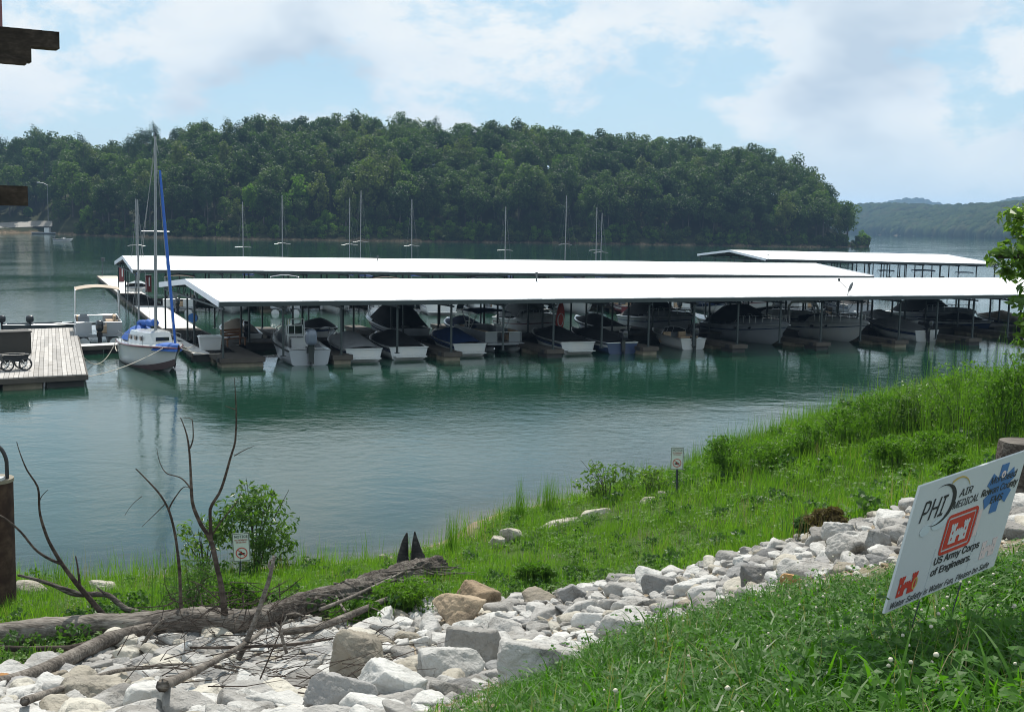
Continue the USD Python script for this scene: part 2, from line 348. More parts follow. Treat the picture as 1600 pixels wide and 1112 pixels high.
# ------------------------------------------------------------------ the lake
def spread(a, b, step, far):
    core = np.arange(a, b + 0.01, step); k = np.geomspace(step, far, 22)
    return np.concatenate([(a - np.cumsum(k))[::-1], core, b + np.cumsum(k)])
wx, wy = spread(-46, 60, 0.7, 900.0), spread(16, 80, 0.7, 1300.0)
wx = wx[(wx > -6000) & (wx < 6000)]; wy = wy[(wy > -400) & (wy < 9000)]
wxx, wyy = np.meshgrid(wx, wy, indexing='ij')
inside = (wxx > GX[0]) & (wxx < GX[-1]) & (wyy > GY[0]) & (wyy < GY[-1])
depth = np.where(inside, -ground(wxx, wyy), 6.0)
shallow = np.exp(-np.maximum(depth, 0) / 0.55)
look('lake_water', {
    'g': ('geometry', {}), 'at': ('attribute', {'attribute': 'shallow'}),
    'm1': ('mapping', {'scale': (0.75, 1.0, 1.0), 'rotation': (0, 0, 0.35)}), 'm2': ('mapping', {'scale': (0.8, 1.0, 1.0), 'rotation': (0, 0, -0.45)}),
    'w1': ('noise_texture', {'scale': 0.55, 'detail': 3.0, 'roughness': 0.5, 'distortion': 0.6}), 'w2': ('noise_texture', {'scale': 2.4, 'detail': 5.0, 'roughness': 0.6, 'distortion': 0.4}),
    'pt': ('noise_texture', {'scale': 0.035, 'detail': 3.0}), 'pm': ('map_range', {'from_min': 0.38, 'from_max': 0.62, 'to_min': 0.35, 'to_max': 1.6}),
    'b1': ('bump', {'strength': 1.0, 'distance': 0.020}), 'b2': ('bump', {'strength': 1.0, 'distance': 0.013}), 'sm': ('math', {'math_type': 'multiply'}),
    'deep': ('principled_bsdf', {'base_color': (0.0065, 0.026, 0.0155), 'roughness': 0.03, 'ior': 1.40, 'specular_ior_level': 0.5}),
    'gl': ('glossy_bsdf', {'color': (1, 1, 1), 'roughness': 0.03}), 'tr': ('transparent_bsdf', {'color': (0.62, 0.66, 0.56)}), 'fr': ('fresnel', {'IOR': 1.333}),
    'thin': ('mix_closure', {}), 'm': ('mix_closure', {})},
    [('g.position', 'm1.vector'), ('g.position', 'm2.vector'), ('m1.vector', 'w1.vector'), ('m2.vector', 'w2.vector'), ('g.position', 'pt.vector'), ('pt.fac', 'pm.value'),
     ('w1.fac', 'b1.height'), ('pm.result', 'sm.value1'), ('w2.fac', 'sm.value2'), ('sm.value', 'b2.height'), ('b1.normal', 'b2.normal'),
     ('b2.normal', 'deep.normal'), ('b2.normal', 'gl.normal'), ('b2.normal', 'fr.normal'), ('fr.fac', 'thin.fac'), ('tr.BSDF', 'thin.closure1'), ('gl.BSDF', 'thin.closure2'),
     ('at.fac', 'm.fac'), ('deep.BSDF', 'm.closure1'), ('thin.closure', 'm.closure2')], surface='m.closure')
wpath = structure('lake_water', MB().grid(np.stack([wxx, wyy, 0 * wxx], -1)), 'lake_water', smooth=True)
add_primvar(wpath, 'shallow', np.clip(shallow, 0, 1).ravel())

# ------------------------------------------------------------------ the wooded peninsula across the lake
ISL_PX = np.array([-420, -200, 0, 60, 110, 240, 400, 560, 700, 860, 1000, 1100, 1200, 1280, 1330, 1352], float)
ISL_SH = np.array([366, 363, 363.5, 364, 367, 371, 374, 376, 378, 380, 382, 383.5, 385, 386, 386, 385], float)
SKY_PX = np.array([-420, -200, 0, 60, 100, 130, 170, 215, 250, 330, 420, 480, 540, 620, 700, 800, 860, 900, 960, 1050, 1130, 1200, 1260, 1300, 1320, 1352], float)
SKY_Y = np.array([200, 210, 222, 213, 216, 225, 226, 226, 207, 197, 189, 186, 187, 183, 198, 194, 197, 207, 215, 219, 227, 245, 263, 291, 313, 352], float)
def island(px, t):
    """a point of the peninsula: px says which way, t how far behind the shore (0 shore, 1 ridge)"""
    px, t = np.asarray(px, float), np.asarray(t, float)
    sh = np.interp(px, ISL_PX, ISL_SH)
    dsh = 8.0 * F_PX / (sh - horizon(px))
    run = 135.0 * np.clip((1375 - px) / 330, 0.08, 1) ** 0.7
    dist = dsh + t * run
    dr = dsh + 0.85 * run
    R = np.maximum(8 + (horizon(px) - np.interp(px, SKY_PX, SKY_Y) - 4) / F_PX * dr - 22.0, 1.2)
    s = np.clip(t, 0, 1); h = R * (1 - (1 - s) ** 1.7) - np.clip(t - 1, 0, 1) * R * 0.5
    h = np.where(t > 0, h + 0.9 * np.clip(t * run / 3.0, 0, 1), t * run * 0.25)
    x = (px - 800) / F_PX * dist
    return np.stack([x, dist, h], -1)
ii, tt = np.meshgrid(np.linspace(-420, 1352, 300), np.concatenate([[-0.12, -0.02, 0, 0.008, 0.02, 0.04], np.linspace(0.07, 1.7, 26)]), indexing='ij')
V = island(ii, tt)
V[..., 1] += (meshkit.fbm(np.stack([V[..., 0] * 0.06, V[..., 1] * 0.02, 0 * ii], -1), 3) - 0.5) * 9 * np.clip(1 - np.abs(tt) * 6, 0, 1)
look('wood_floor', {
    'g': ('geometry', {}), 'z': ('separate_xyz', {}), 'n': ('noise_texture', {'scale': 0.25, 'detail': 6.0, 'roughness': 0.65}), 'a': ('math', {'math_type': 'multiply_add', 'value2': 3.4, 'value3': -1.0}), 's': ('math', {'math_type': 'subtract'}),
    'mr': ('map_range', {'from_min': -0.4, 'from_max': 0.5, 'clamp': True}), 'ti': ('rgb_ramp', {'ramp': [(0.3, (0.06, 0.045, 0.025)), (0.6, (0.17, 0.125, 0.08)), (0.8, (0.34, 0.28, 0.20))]}),
    'x': ('mix_color', {'b': (0.028, 0.034, 0.014)}), 'n2': ('noise_texture', {'scale': 1.2, 'detail': 5.0}), 'p': ('principled_bsdf', {'roughness': 0.95, 'specular_ior_level': 0.1})},
    [('g.position', 'n.vector'), ('g.position', 'n2.vector'), ('g.position', 'z.vector'), ('n.fac', 'a.value1'), ('z.z', 's.value1'), ('a.value', 's.value2'), ('s.value', 'mr.value'), ('n2.fac', 'ti.fac'), ('mr.result', 'x.fac'), ('ti.color', 'x.a'), ('x.result', 'p.base_color')], surface='p.BSDF')
structure('hill', MB().grid(V), 'wood_floor', smooth=True)

foliage('leaf_oak', (0.018, 0.040, 0.013), (0.105, 0.155, 0.046), 0.28, wscale=0.07)
foliage('leaf_maple', (0.024, 0.054, 0.013), (0.140, 0.205, 0.042), 0.3, wscale=0.07)
foliage('leaf_hickory', (0.032, 0.054, 0.017), (0.160, 0.190, 0.056), 0.28, wscale=0.07)
foliage('leaf_pine', (0.020, 0.046, 0.020), (0.052, 0.090, 0.034), 0.15, wscale=0.07)
foliage('leaf_light', (0.060, 0.125, 0.016), (0.165, 0.255, 0.036), 0.38)
for _n, _c in (('canopy_far', (0.035, 0.052, 0.028)), ('canopy_far_light', (0.046, 0.066, 0.032)), ('canopy_far_olive', (0.050, 0.060, 0.034))):
    plain(_n, _c, 1.0, 0.35, 0.9, spec=0.0)
plain('bark_grey', (0.055, 0.047, 0.04), 0.9, 0.3, 1.5)

def leaf_quads(c, nrm, size, rg, aspect=0.55):
    """diamond leaves: centres c, facing nrm, long side size"""
    n = len(c); nrm = nrm / np.maximum(np.linalg.norm(nrm, axis=1, keepdims=True), 1e-6)
    a = rg.normal(size=(n, 3)); a -= nrm * (a * nrm).sum(1, keepdims=True); a /= np.linalg.norm(a, axis=1, keepdims=True)
    b = np.cross(nrm, a); s = np.broadcast_to(np.asarray(size, float), (n,))[:, None]
    fold = nrm * s * 0.10
    v = np.stack([c - a * s / 2, c - b * s * aspect / 2 + fold, c + a * s / 2, c + b * s * aspect / 2 + fold], 1).reshape(-1, 3)
    k = np.arange(n)[:, None] * 4
    return v, np.vstack([k + [0, 1, 2], k + [0, 2, 3]])

def crown(rg, center, radii, lobes, per, size, lobe_r=0.42, out=0.75, top_bias=0.25, aspect=0.7):
    """leaf clumps spread through an ellipsoid's volume, thicker outside"""
    C, N = [], []
    for _ in range(lobes):
        d = rg.normal(size=3); d[2] += top_bias; d /= np.linalg.norm(d)
        lc = d * rg.uniform(0.45, 0.88)
        lr = lobe_r * rg.uniform(0.6, 1.25)
        e = rg.normal(size=(per, 3)); e /= np.linalg.norm(e, axis=1, keepdims=True)
        r = lr * rg.uniform(0.35, 1.0, (per, 1)) ** 0.5
        C.append(lc + e * r * [1, 1, 0.75]); N.append(e * out + rg.normal(size=(per, 3)) * 0.5 + [0, 0, 0.35])
    C = np.vstack(C) * radii + center
    return leaf_quads(C, np.vstack(N), size * rg.uniform(0.7, 1.3, len(C)), rg, aspect)

def trunk_mesh(rg, h, r, limbs=5, crown_r=4.0, z0=0.4):
    mbt = MB(); k = np.linspace(0, 1, 7)
    path = np.stack([np.cumsum(rg.normal(0, 0.012 * h, 7)) * k, np.cumsum(rg.normal(0, 0.012 * h, 7)) * k, k * h], 1)
    mbt.tube(path, r * (1 - 0.75 * k), 7)
    for _ in range(limbs):
        u = rg.uniform(z0, 0.9); b = np.array([np.interp(u, k, path[:, j]) for j in range(3)]); a = rg.uniform(0, 6.28)
        e = b + np.array([math.cos(a) * crown_r * 0.8, math.sin(a) * crown_r * 0.8, crown_r * rg.uniform(0.3, 0.9)])
        mbt.tube([b, (b + e) / 2 + [0, 0, 0.1 * crown_r], e], [r * 0.4 * (1 - u * 0.6), r * 0.25, r * 0.06], 5)
    return mbt

TREE_KINDS = []
def tree_proto(name, leaf, seed, h, radii, cz, lobes, per, size, limbs=5, **k):
    rg = np.random.default_rng(seed); p = proto_class(name)
    tm_ = trunk_mesh(rg, h * 0.86, h * 0.014 + 0.05, limbs, radii[0])
    cm = crown(rg, np.array([0, 0, cz]), np.array(radii), lobes, per, size, **k)
    put(p, 'trunk', tm_, 'bark_grey', smooth=True); put(p, 'crown', cm, leaf)
    TREE_KINDS.append((p, tm_, cm, leaf, h)); return p
tree_proto('broad_oak', 'leaf_oak', 1, 21, (6.4, 6.4, 7.4), 13.8, 26, 60, 0.95)
tree_proto('tall_oak', 'leaf_oak', 2, 23, (5.4, 5.4, 8.4), 14.6, 26, 58, 0.95)
tree_proto('maple', 'leaf_maple', 3, 20, (5.8, 5.8, 7.8), 12.4, 24, 60, 0.9)
tree_proto('hickory', 'leaf_hickory', 4, 22, (4.4, 4.4, 8.4), 13.8, 30, 42, 0.95)
tree_proto('round_oak', 'leaf_oak', 5, 19, (6.8, 6.8, 6.6), 12.6, 26, 62, 0.95)
tree_proto('pine', 'leaf_pine', 6, 24, (3.2, 3.2, 8.8), 15.4, 26, 40, 0.8, lobe_r=0.36, aspect=0.3)
tree_proto('bright_maple', 'leaf_light', 7, 16, (3.8, 3.8, 6.2), 9.9, 26, 42, 0.85)

rg = np.random.default_rng(5)
cand = np.c_[rg.uniform(-400, 1350, 9000), rg.uniform(0.02, 1.12, 9000) ** 0.9]
cp = island(cand[:, 0], cand[:, 1])
keep, kept_tree = [], []
cell = {}
for i in np.argsort(cand[:, 1]):
    sp = 6.2 + 1.8 * cand[i, 1]
    key = (int(cp[i, 0] // 8), int(cp[i, 1] // 8)); ok = True
    for a in (-1, 0, 1):
        for b in (-1, 0, 1):
            for j in cell.get((key[0] + a, key[1] + b), ()):
                if (cp[i, 0] - cp[j, 0]) ** 2 + (cp[i, 1] - cp[j, 1]) ** 2 < sp * sp: ok = False
    if cand[i, 0] > 1318 or (cand[i, 0] > 1290 and cand[i, 1] > 0.75): ok = False
    if cand[i, 0] < 130 and cand[i, 1] < 0.16: ok = False      # the ramp and its clearing
    if ok: keep.append(i); cell.setdefault(key, []).append(i)
keep = np.array(keep); T_px, T_t, T_pos = cand[keep, 0], cand[keep, 1], cp[keep]
kindp = rg.random(len(keep))
T_kind = np.searchsorted(np.cumsum([0.22, 0.2, 0.18, 0.14, 0.17, 0.03, 0.06]), kindp * 0.999)
left = T_px < 250
T_kind[left & (rg.random(len(keep)) < 0.35)] = 5
T_kind[left & (rg.random(len(keep)) < 0.25)] = 2
T_scale = rg.uniform(0.70, 1.30, len(keep)) * np.where(T_t < 0.08, 0.85, 1.0)
T_yaw = rg.uniform(0, 6.28, len(keep))
show = (T_px > -30) & (T_px < 1352)
order = np.array([i for i in np.argsort(T_t) if show[i]])[:296]
TREE_LABELS = ['broad dark oak tree in the front rank of the wooded far shore', 'tall narrow oak tree in the front rank of the wooded far shore', 'mid green maple tree in the front rank of the wooded far shore',
               'olive green hickory tree in the front rank of the wooded far shore', 'low round oak tree in the front rank of the wooded far shore', 'dark pine tree standing in the front rank of the wooded far shore',
               'bright yellow-green young tree in the front rank of the wooded far shore']
TREE_NAMES = ['oak_tree', 'tall_oak_tree', 'maple_tree', 'hickory_tree', 'round_oak_tree', 'pine_tree', 'bright_maple_tree']
for i in order:
    k = T_kind[i]
    thing(TREE_NAMES[k], TREE_LABELS[k], 'tree', T_pos[i] - [0, 0, 0.3], T_yaw[i], 'trees along the far shore', T_scale[i], TREE_KINDS[k][0])
rest = np.setdiff1d(np.arange(len(keep)), order)
protos = []
for p, tm_, cm, leaf, h in TREE_KINDS: protos += [(tm_, 'bark_grey', True), (cm, leaf, False)]
pos2, idx2 = np.repeat(T_pos[rest] - [0, 0, 0.3], 2, 0), np.stack([T_kind[rest] * 2, T_kind[rest] * 2 + 1], 1).ravel()
scatter('/World/forest', protos, pos2, idx2, np.repeat(T_yaw[rest], 2), np.repeat(T_scale[rest], 2), label='dense green wood covering the hill behind the shoreline trees', cat='forest')

# low growth along the water's edge of the peninsula
n = 760; px = rg.uniform(-60, 1350, n); t = rg.uniform(0.002, 0.10, n) ** 1.15
pos = island(px, t); pos[:, 2] -= 0.2
pos = pos[~((px < 120) & (px > -100))]; n = len(pos)
sh1 = crown(np.random.default_rng(21), np.array([0, 0, 1.5]), np.array([1.9, 1.9, 1.7]), 12, 40, 0.55)
sh2 = crown(np.random.default_rng(22), np.array([0, 0, 2.2]), np.array([1.7, 1.7, 2.3]), 12, 40, 0.55)
scatter('/World/shore_undergrowth', [(sh1, 'leaf_hickory', False), (sh2, 'leaf_light', False), (sh2, 'leaf_oak', False)], pos, rg.choice(3, n, p=[0.4, 0.22, 0.38]), rg.uniform(0, 6.28, n), rg.uniform(0.5, 1.5, n),
        label='low scrub along the earthy far water edge under the trees', cat='undergrowth')

# ------------------------------------------------------------------ hills beyond
def far_hill(pxs, sky, base, depth_m, back, name):
    px = np.linspace(pxs[0], pxs[-1], 160); sy = np.interp(px, pxs, sky)
    d0 = np.interp(px, pxs, depth_m) if np.ndim(depth_m) else np.full_like(px, depth_m)
    t = np.linspace(0, 1.5, 18); PX, TT = np.meshgrid(px, t, indexing='ij')
    dist = d0[:, None] + TT * back
    top = 8 + (horizon(px) - sy) / F_PX * (d0 + back)
    z = top[:, None] * (1 - (1 - np.clip(TT, 0, 1)) ** 1.6) - np.clip(TT - 1, 0, 1) * top[:, None]
    z = np.where(TT == 0, -1, z)
    x = (PX - 800) / F_PX * dist
    V = np.stack([x, dist, z], -1)
    V[..., 2] += (meshkit.fbm(np.stack([x / 60, dist / 60, 0 * x], -1), 3) - 0.5) * 10 * np.clip(TT * 3, 0, 1) * np.clip(2.2 - TT, 0, 1)
    structure(name, MB().grid(V), 'wood_floor', smooth=True)
    return V
hx = [1240, 1320, 1400, 1480, 1540, 1600, 1700, 1900]
dh = [8 * F_PX / (y - horizon(x)) for x, y in zip(hx, [363.5, 365.8, 368.3, 370.6, 372.6, 374.6, 378, 384])]
hv = [far_hill(hx, [328, 328, 329, 334, 331, 327, 330, 330], None, np.array(dh), 420, 'far_hills'),
      far_hill([1340, 1375, 1395, 1415, 1435, 1470, 1500], [330, 324, 319, 314.5, 319, 328, 334], None, 4300, 300, 'far_hills'),
      far_hill([1440, 1500, 1540, 1570, 1600, 1660, 1800], [334, 331, 328, 322, 314, 300, 290], None, 3300, 500, 'far_hills')]
rg = np.random.default_rng(8)
blob = trimesh.creation.icosphere(2, 1.0); bv = blob.vertices * (0.75 + 0.5 * meshkit.fbm(blob.vertices * 2.3 + 5, 2)[:, None]) * [1, 1, 1.15]
fv, fi = [], []
for k, V in enumerate(hv):
    a, b = V.shape[:2]; nn = (5200, 500, 1500)[k]
    u, w = rg.uniform(0, a - 1.01, nn), rg.uniform(0.2, 12.5, nn)
    i, j = u.astype(int), w.astype(int); fu, fw = (u - i)[:, None], (w - j)[:, None]
    fv.append(V[i, j] * (1 - fu) * (1 - fw) + V[i + 1, j] * fu * (1 - fw) + V[i, j + 1] * (1 - fu) * fw + V[i + 1, j + 1] * fu * fw)
fv = np.vstack(fv); n = len(fv)
scatter('/World/far_forest', [((bv, blob.faces), 'canopy_far', True), ((bv, blob.faces), 'canopy_far_light', True), ((bv, blob.faces), 'canopy_far_olive', True)], fv + [0, 0, 2], rg.choice(3, n, p=[0.5, 0.3, 0.2]), rg.uniform(0, 6.28, n),
        rg.uniform(6.5, 12.0, n) * np.where(fv[:, 1] > 3000, 1.6, 1.0), label='bluish wooded hills across the open water at the right', cat='forest')
# ------------------------------------------------------------------ covered docks
def unit(v): v = np.asarray(v, float); return v / np.linalg.norm(v)
DECK = 0.5
def covered_dock(name, label, A, B, C, ez, rz, bay, fingers=True, finger_every=2, posts_near=True):
    """A, B: near eave corners (plan), C: far corner beside A; ez, rz heights of eave and ridge"""
    A, B, C = (np.asarray(q[:2], float) for q in (A, B, C)); u = B - A; L = np.linalg.norm(u); u = u / L; w = C - A; Wd = np.linalg.norm(w); w = w / Wd
    t = thing(name, label, 'covered dock')
    q = lambda a, b, z: np.array([*(A + u * a + w * b), z])
    for b0, b1, z0, z1 in ((0, Wd / 2, ez, rz), (Wd, Wd / 2, ez, rz)):
        r = MB(); th = 0.05
        n = int(L / 0.9)
        for k in range(n):        # sheets, each lapping a little proud of the next
            a0, a1 = L * k / n, L * (k + 1) / n - 0.012; li = 0.006 * ((k * 7) % 3)
            v = [q(a0, b0, z0 + li), q(a1, b0, z0 + li), q(a1, b1, z1 + li), q(a0, b1, z1 + li), q(a0, b0, z0 - th), q(a1, b0, z0 - th), q(a1, b1, z1 - th), q(a0, b1, z1 - th)]
            r.add(v, [[0, 1, 2, 3], [4, 7, 6, 5], [0, 4, 5, 1], [2, 6, 7, 3], [0, 3, 7, 4], [1, 5, 6, 2]])
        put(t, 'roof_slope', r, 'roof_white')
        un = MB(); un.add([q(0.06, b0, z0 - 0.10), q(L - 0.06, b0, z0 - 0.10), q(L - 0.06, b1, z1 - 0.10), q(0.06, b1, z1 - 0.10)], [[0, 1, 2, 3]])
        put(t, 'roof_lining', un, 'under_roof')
        fa = MB().beam(q(-0.02, b0 + (0.03 if b0 else -0.03), ez - 0.16), q(L + 0.02, b0 + (0.03 if b0 else -0.03), ez - 0.16), 0.05, 0.24)
        put(t, 'fascia', fa, 'steel_dark')
        for a in (-0.05, L + 0.05):
            tr = MB().beam(q(a, b0, z0 - 0.12), q(a, b1, z1 - 0.12), 0.06, 0.34); put(t, 'rake_trim', tr, 'trim_white')
    cap = MB()
    cap.add([q(-0.06, Wd / 2 - 0.25, rz + 0.005), q(L + 0.06, Wd / 2 - 0.25, rz + 0.005), q(L + 0.06, Wd / 2, rz + 0.05), q(-0.06, Wd / 2, rz + 0.05), q(-0.06, Wd / 2 + 0.25, rz + 0.005), q(L + 0.06, Wd / 2 + 0.25, rz + 0.005)], [[0, 1, 2, 3], [3, 2, 5, 4]])
    put(t, 'ridge_cap', cap, 'roof_white')
    rows = [0.45, Wd / 2 - 1.1, Wd / 2 + 1.1, Wd - 0.45]
    nb = max(2, int(round(L / bay)))
    for k in range(nb + 1):
        a = 0.25 + (L - 0.5) * k / nb
        tr = MB(); zl = ez - 0.42
        tr.beam(q(a, 0.1, zl), q(a, Wd - 0.1, zl), 0.09, 0.10)
        for s, e in ((0.1, Wd / 2), (Wd - 0.1, Wd / 2)): tr.beam(q(a, s, ez - 0.17), q(a, e, rz - 0.17), 0.08, 0.09)
        for i in range(9):
            b = 0.6 + (Wd - 1.2) * i / 8; zt = ez + (rz - ez) * (1 - abs(2 * b / Wd - 1)) - 0.2
            b2 = b + (Wd - 1.2) / 16 * (1 if i < 4 else -1)
            tr.beam(q(a, b, zl), q(a, b, zt), 0.045, 0.045)
            if i != 4: tr.beam(q(a, b, zl), q(a, b2, zt), 0.04, 0.04)
        put(t, 'truss', tr, 'steel_dark')
        for j, b in enumerate(rows):
            pm = MB().box(q(a, b, (ez - 0.2 + DECK) / 2), (0.10, 0.10, ez - 0.2 - DECK), [[*u, 0], [*w, 0], [0, 0, 1]] )
            pm.box(q(a, b, DECK + 0.012), (0.28, 0.28, 0.024)); put(t, 'post', pm, 'steel_dark')
    pu = MB()
    for b in np.linspace(1.5, Wd - 1.5, 8):
        z = ez + (rz - ez) * (1 - abs(2 * b / Wd - 1)) - 0.13; pu.beam(q(0.3, b, z), q(L - 0.3, b, z), 0.06, 0.07)
    put(t, 'purlins', pu, 'steel_dark')
    # floating centre walkway and slips
    wk = MB(); ax = [[*u, 0], [*w, 0], [0, 0, 1]]
    for k in range(int(L / 3.0)):
        wk.box(q(1.5 + 3.0 * k, Wd / 2, DECK - 0.05), (2.97, 2.3, 0.1), ax)
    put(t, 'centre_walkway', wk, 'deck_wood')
    fl = MB()
    for k in range(int(L / 3.0)): fl.box(q(1.5 + 3.0 * k, Wd / 2, 0.12), (2.3, 1.9, 0.62), ax)
    put(t, 'walkway_floats', fl, 'float_dark')
    if fingers:
        rr = np.random.default_rng(3)
        for k in range(0, nb + 1, finger_every):
            a = 0.25 + (L - 0.5) * k / nb; wd = 2.4 if k == 0 else 1.15
            a_c = a + (1.0 if k == 0 else 0)
            for side in (0, 1):
                b0, b1 = (0.1, Wd / 2 - 1.2) if side == 0 else (Wd / 2 + 1.2, Wd - 0.1)
                fm = MB()
                m_ = int((b1 - b0) / 0.16)
                for i in range(m_):
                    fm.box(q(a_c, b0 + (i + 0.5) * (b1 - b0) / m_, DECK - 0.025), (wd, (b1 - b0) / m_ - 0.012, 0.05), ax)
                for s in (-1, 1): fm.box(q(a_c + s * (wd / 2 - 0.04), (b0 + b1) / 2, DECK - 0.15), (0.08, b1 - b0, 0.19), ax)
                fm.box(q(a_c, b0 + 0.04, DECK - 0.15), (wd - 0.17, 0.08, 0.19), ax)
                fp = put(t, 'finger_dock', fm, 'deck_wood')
                for i in range(4):
                    b = b0 + 0.75 + (b1 - b0 - 1.5) * i / 3
                    put(fp, 'float', MB().box(q(a_c, b, 0.09), (wd - 0.18, 1.25, 0.46), ax), 'float_tan' if rr.random() < 0.75 else 'float_dark')
                if side == 0:
                    bm = MB()
                    for s in (-1, 1):
                        bm.box(q(a_c + s * (wd / 2 + 0.05), b0 + 0.5, DECK - 0.12), (0.10, 0.35, 0.22), ax)
                    put(fp, 'bumper', bm, 'rubber')
    return t, A, u, w, L, Wd

EZ = 3.6
dA, dB = P(343, 471, EZ), P(1600, 460, EZ); dB = dA + (dB - dA) * 1.22
near_dock = covered_dock('covered_dock', 'nearest long covered boat dock with white metal roof and boats in its slips', dA, dB, P(250, 442, EZ), EZ, 4.29, 3.35)
eA, eB, eC = P(208, 421, EZ), P(1365, 431, EZ), P(180, 409, EZ)
mid_dock = covered_dock('covered_dock', 'middle covered boat dock, its white roof just behind the nearest roof', eA, eB, eC, EZ, 4.45, 3.6, finger_every=3)
fA, fB, fC = P(1197, 404.4, EZ), P(1561, 412.5, EZ), P(1090, 397, EZ)
far_dock = covered_dock('covered_dock', 'short covered boat dock farthest away at the right, open between thin posts', fA, fB, fC, EZ, 4.55, 2.4, finger_every=4)

# ------------------------------------------------------------------ walkways
def floating_walk(name, label, p0, p1, width, look_, seg=2.4, z=DECK, floats='float_dark', side=1):
    """a deck from p0 to p1 (plan points on one edge); side: which way the width goes"""
    p0, p1 = np.asarray(p0[:2], float), np.asarray(p1[:2], float); L = np.linalg.norm(p1 - p0); u = (p1 - p0) / L; w = np.array([u[1], -u[0]]) * side
    t = thing(name, label, 'walkway'); ax = [[*u, 0], [*w, 0], [0, 0, 1]]; n = max(1, int(round(L / seg)))
    for k in range(n):
        c = p0 + u * (k + 0.5) * L / n + w * width / 2
        put(t, 'deck_panel', MB().box([*c, z - 0.04], (L / n - 0.02, width, 0.08), ax), look_[k % len(look_)])
        put(t, 'float', MB().box([*c, z * 0.5 - 0.2], (L / n - 0.3, width - 0.3, z + 0.15), ax), floats)
    for s in (0, 1):
        c0 = p0 + w * (0.0 if s == 0 else width); put(t, 'edge_beam', MB().beam([*(c0 - w * (0.045 if s == 0 else -0.045)), z - 0.13], [*(c0 + u * L - w * (0.045 if s == 0 else -0.045)), z - 0.13], 0.07, 0.24), 'deck_wood')
    return t, p0, u, w, L
sp0, sp1 = P(152, 431, DECK), P(302, 552, DECK)
spine = floating_walk('walkway', 'long straight pale walkway linking the left ends of the covered docks', sp0, sp1, 2.35, ['deck_tan'] * 3 + ['deck_pale'] * 60, side=-1)
fg0, fg1 = P(123, 541, DECK), P(296, 533, DECK)
fg1 = fg0 + unit(fg1 - fg0) * (np.linalg.norm(fg1 - fg0) - 0.3)
floating_walk('walkway', 'short pale finger walkway between the pontoon boat and the sailboat', fg0, fg1, 1.15, ['deck_pale'], seg=1.5, side=-1)

# ------------------------------------------------------------------ plank platform at the left
PZ = 0.6
q_fr, q_br = P(135, 584, PZ)[:2], P(118, 511.5, PZ)[:2]
pv = unit(q_br - q_fr); pu_ = -unit(P(135, 584, PZ)[:2] - P(0, 591, PZ)[:2]); LEN = np.linalg.norm(q_br - q_fr); WID = 9.5
plat = thing('plank_dock', 'weathered grey plank platform floating at the left edge of the picture', 'dock')
rg = np.random.default_rng(14)
for k in range(4):
    c = 0.29 + 0.05 * k; col = np.array([c, c * 0.95, c * 0.89])
    plain(f'plank_{"abcd"[k]}', tuple(col), 0.85, 0.22, 2.2, bump=0.003, bscale=25, dirt=(0.14, 0.12, 0.09), dirt_scale=1.8)
npl = 44; pw = WID / npl
for i in range(npl):
    cuts = np.concatenate([[0], np.sort(rg.uniform(0.12, 0.88, 3) * LEN) if i % 2 else np.array([0.27, 0.52, 0.77]) * LEN + rg.normal(0, 0.5, 3), [LEN]])
    for a, b in zip(cuts[:-1], cuts[1:]):
        c = q_fr + pu_ * (i + 0.5) * pw + pv * (a + b) / 2
        put(plat, 'plank', MB().box([*c, PZ - 0.02 + rg.normal(0, 0.002)], (b - a - 0.02, pw - 0.018, 0.04), [[*unit(pv + pu_ * rg.normal(0, 0.0006)), 0], [*pu_, 0], [0, 0, 1]]), f'plank_{"abcd"[rg.choice(4, p=[.15, .35, .35, .15])]}')
e = lambda a, b, z: np.array([*(q_fr + pu_ * a + pv * b), z])
put(plat, 'edge_beam', MB().beam(e(-0.03, -0.05, PZ - 0.16), e(WID, -0.05, PZ - 0.16), 0.07, 0.24), 'deck_wood')
put(plat, 'edge_beam', MB().beam(e(-0.05, -0.05, PZ - 0.16), e(-0.05, LEN, PZ - 0.16), 0.07, 0.24), 'deck_wood')
put(plat, 'edge_beam', MB().beam(e(-0.03, LEN + 0.05, PZ - 0.16), e(WID, LEN + 0.05, PZ - 0.16), 0.07, 0.24), 'deck_wood')
for i in range(5):
    for j in range(8):
        if j in (0, 1, 7) or i == 0:
            put(plat, 'float', MB().box(e(0.95 + i * 1.9, 1.3 + j * (LEN - 2.6) / 7, 0.02), (1.7, 2.2, 0.56), [[*pu_, 0], [*pv, 0], [0, 0, 1]]), 'float_tan' if (i + j) % 3 else 'float_dark')

# ------------------------------------------------------------------ boats
def hull_lines(L, B, fs, fb, draft, n=18, stern=0.9, full=2.3, mid=0.45, rake=0.35):
    s = np.linspace(0, 1, n)
    hb = B / 2 * np.where(s < mid, stern + (1 - stern) * np.sin(np.clip(s / mid, 0, 1) * math.pi / 2), 1 - np.clip((s - mid) / (1 - mid), 0, 1) ** full)
    hb = np.maximum(hb, 0.03)
    zs = fs + (fb - fs) * s ** 1.7
    zc = 0.06 + fb * 0.55 * s ** 3.2; zk = -draft * (1 - s ** 4) + s ** 7 * fb * 0.45
    bc = hb * (0.86 - 0.45 * s ** 3)
    x = -L / 2 + L * s
    return dict(s=s, hb=hb, zs=zs, zc=zc, zk=zk, bc=bc, x=x, xg=x + rake * s ** 5, L=L, B=B)

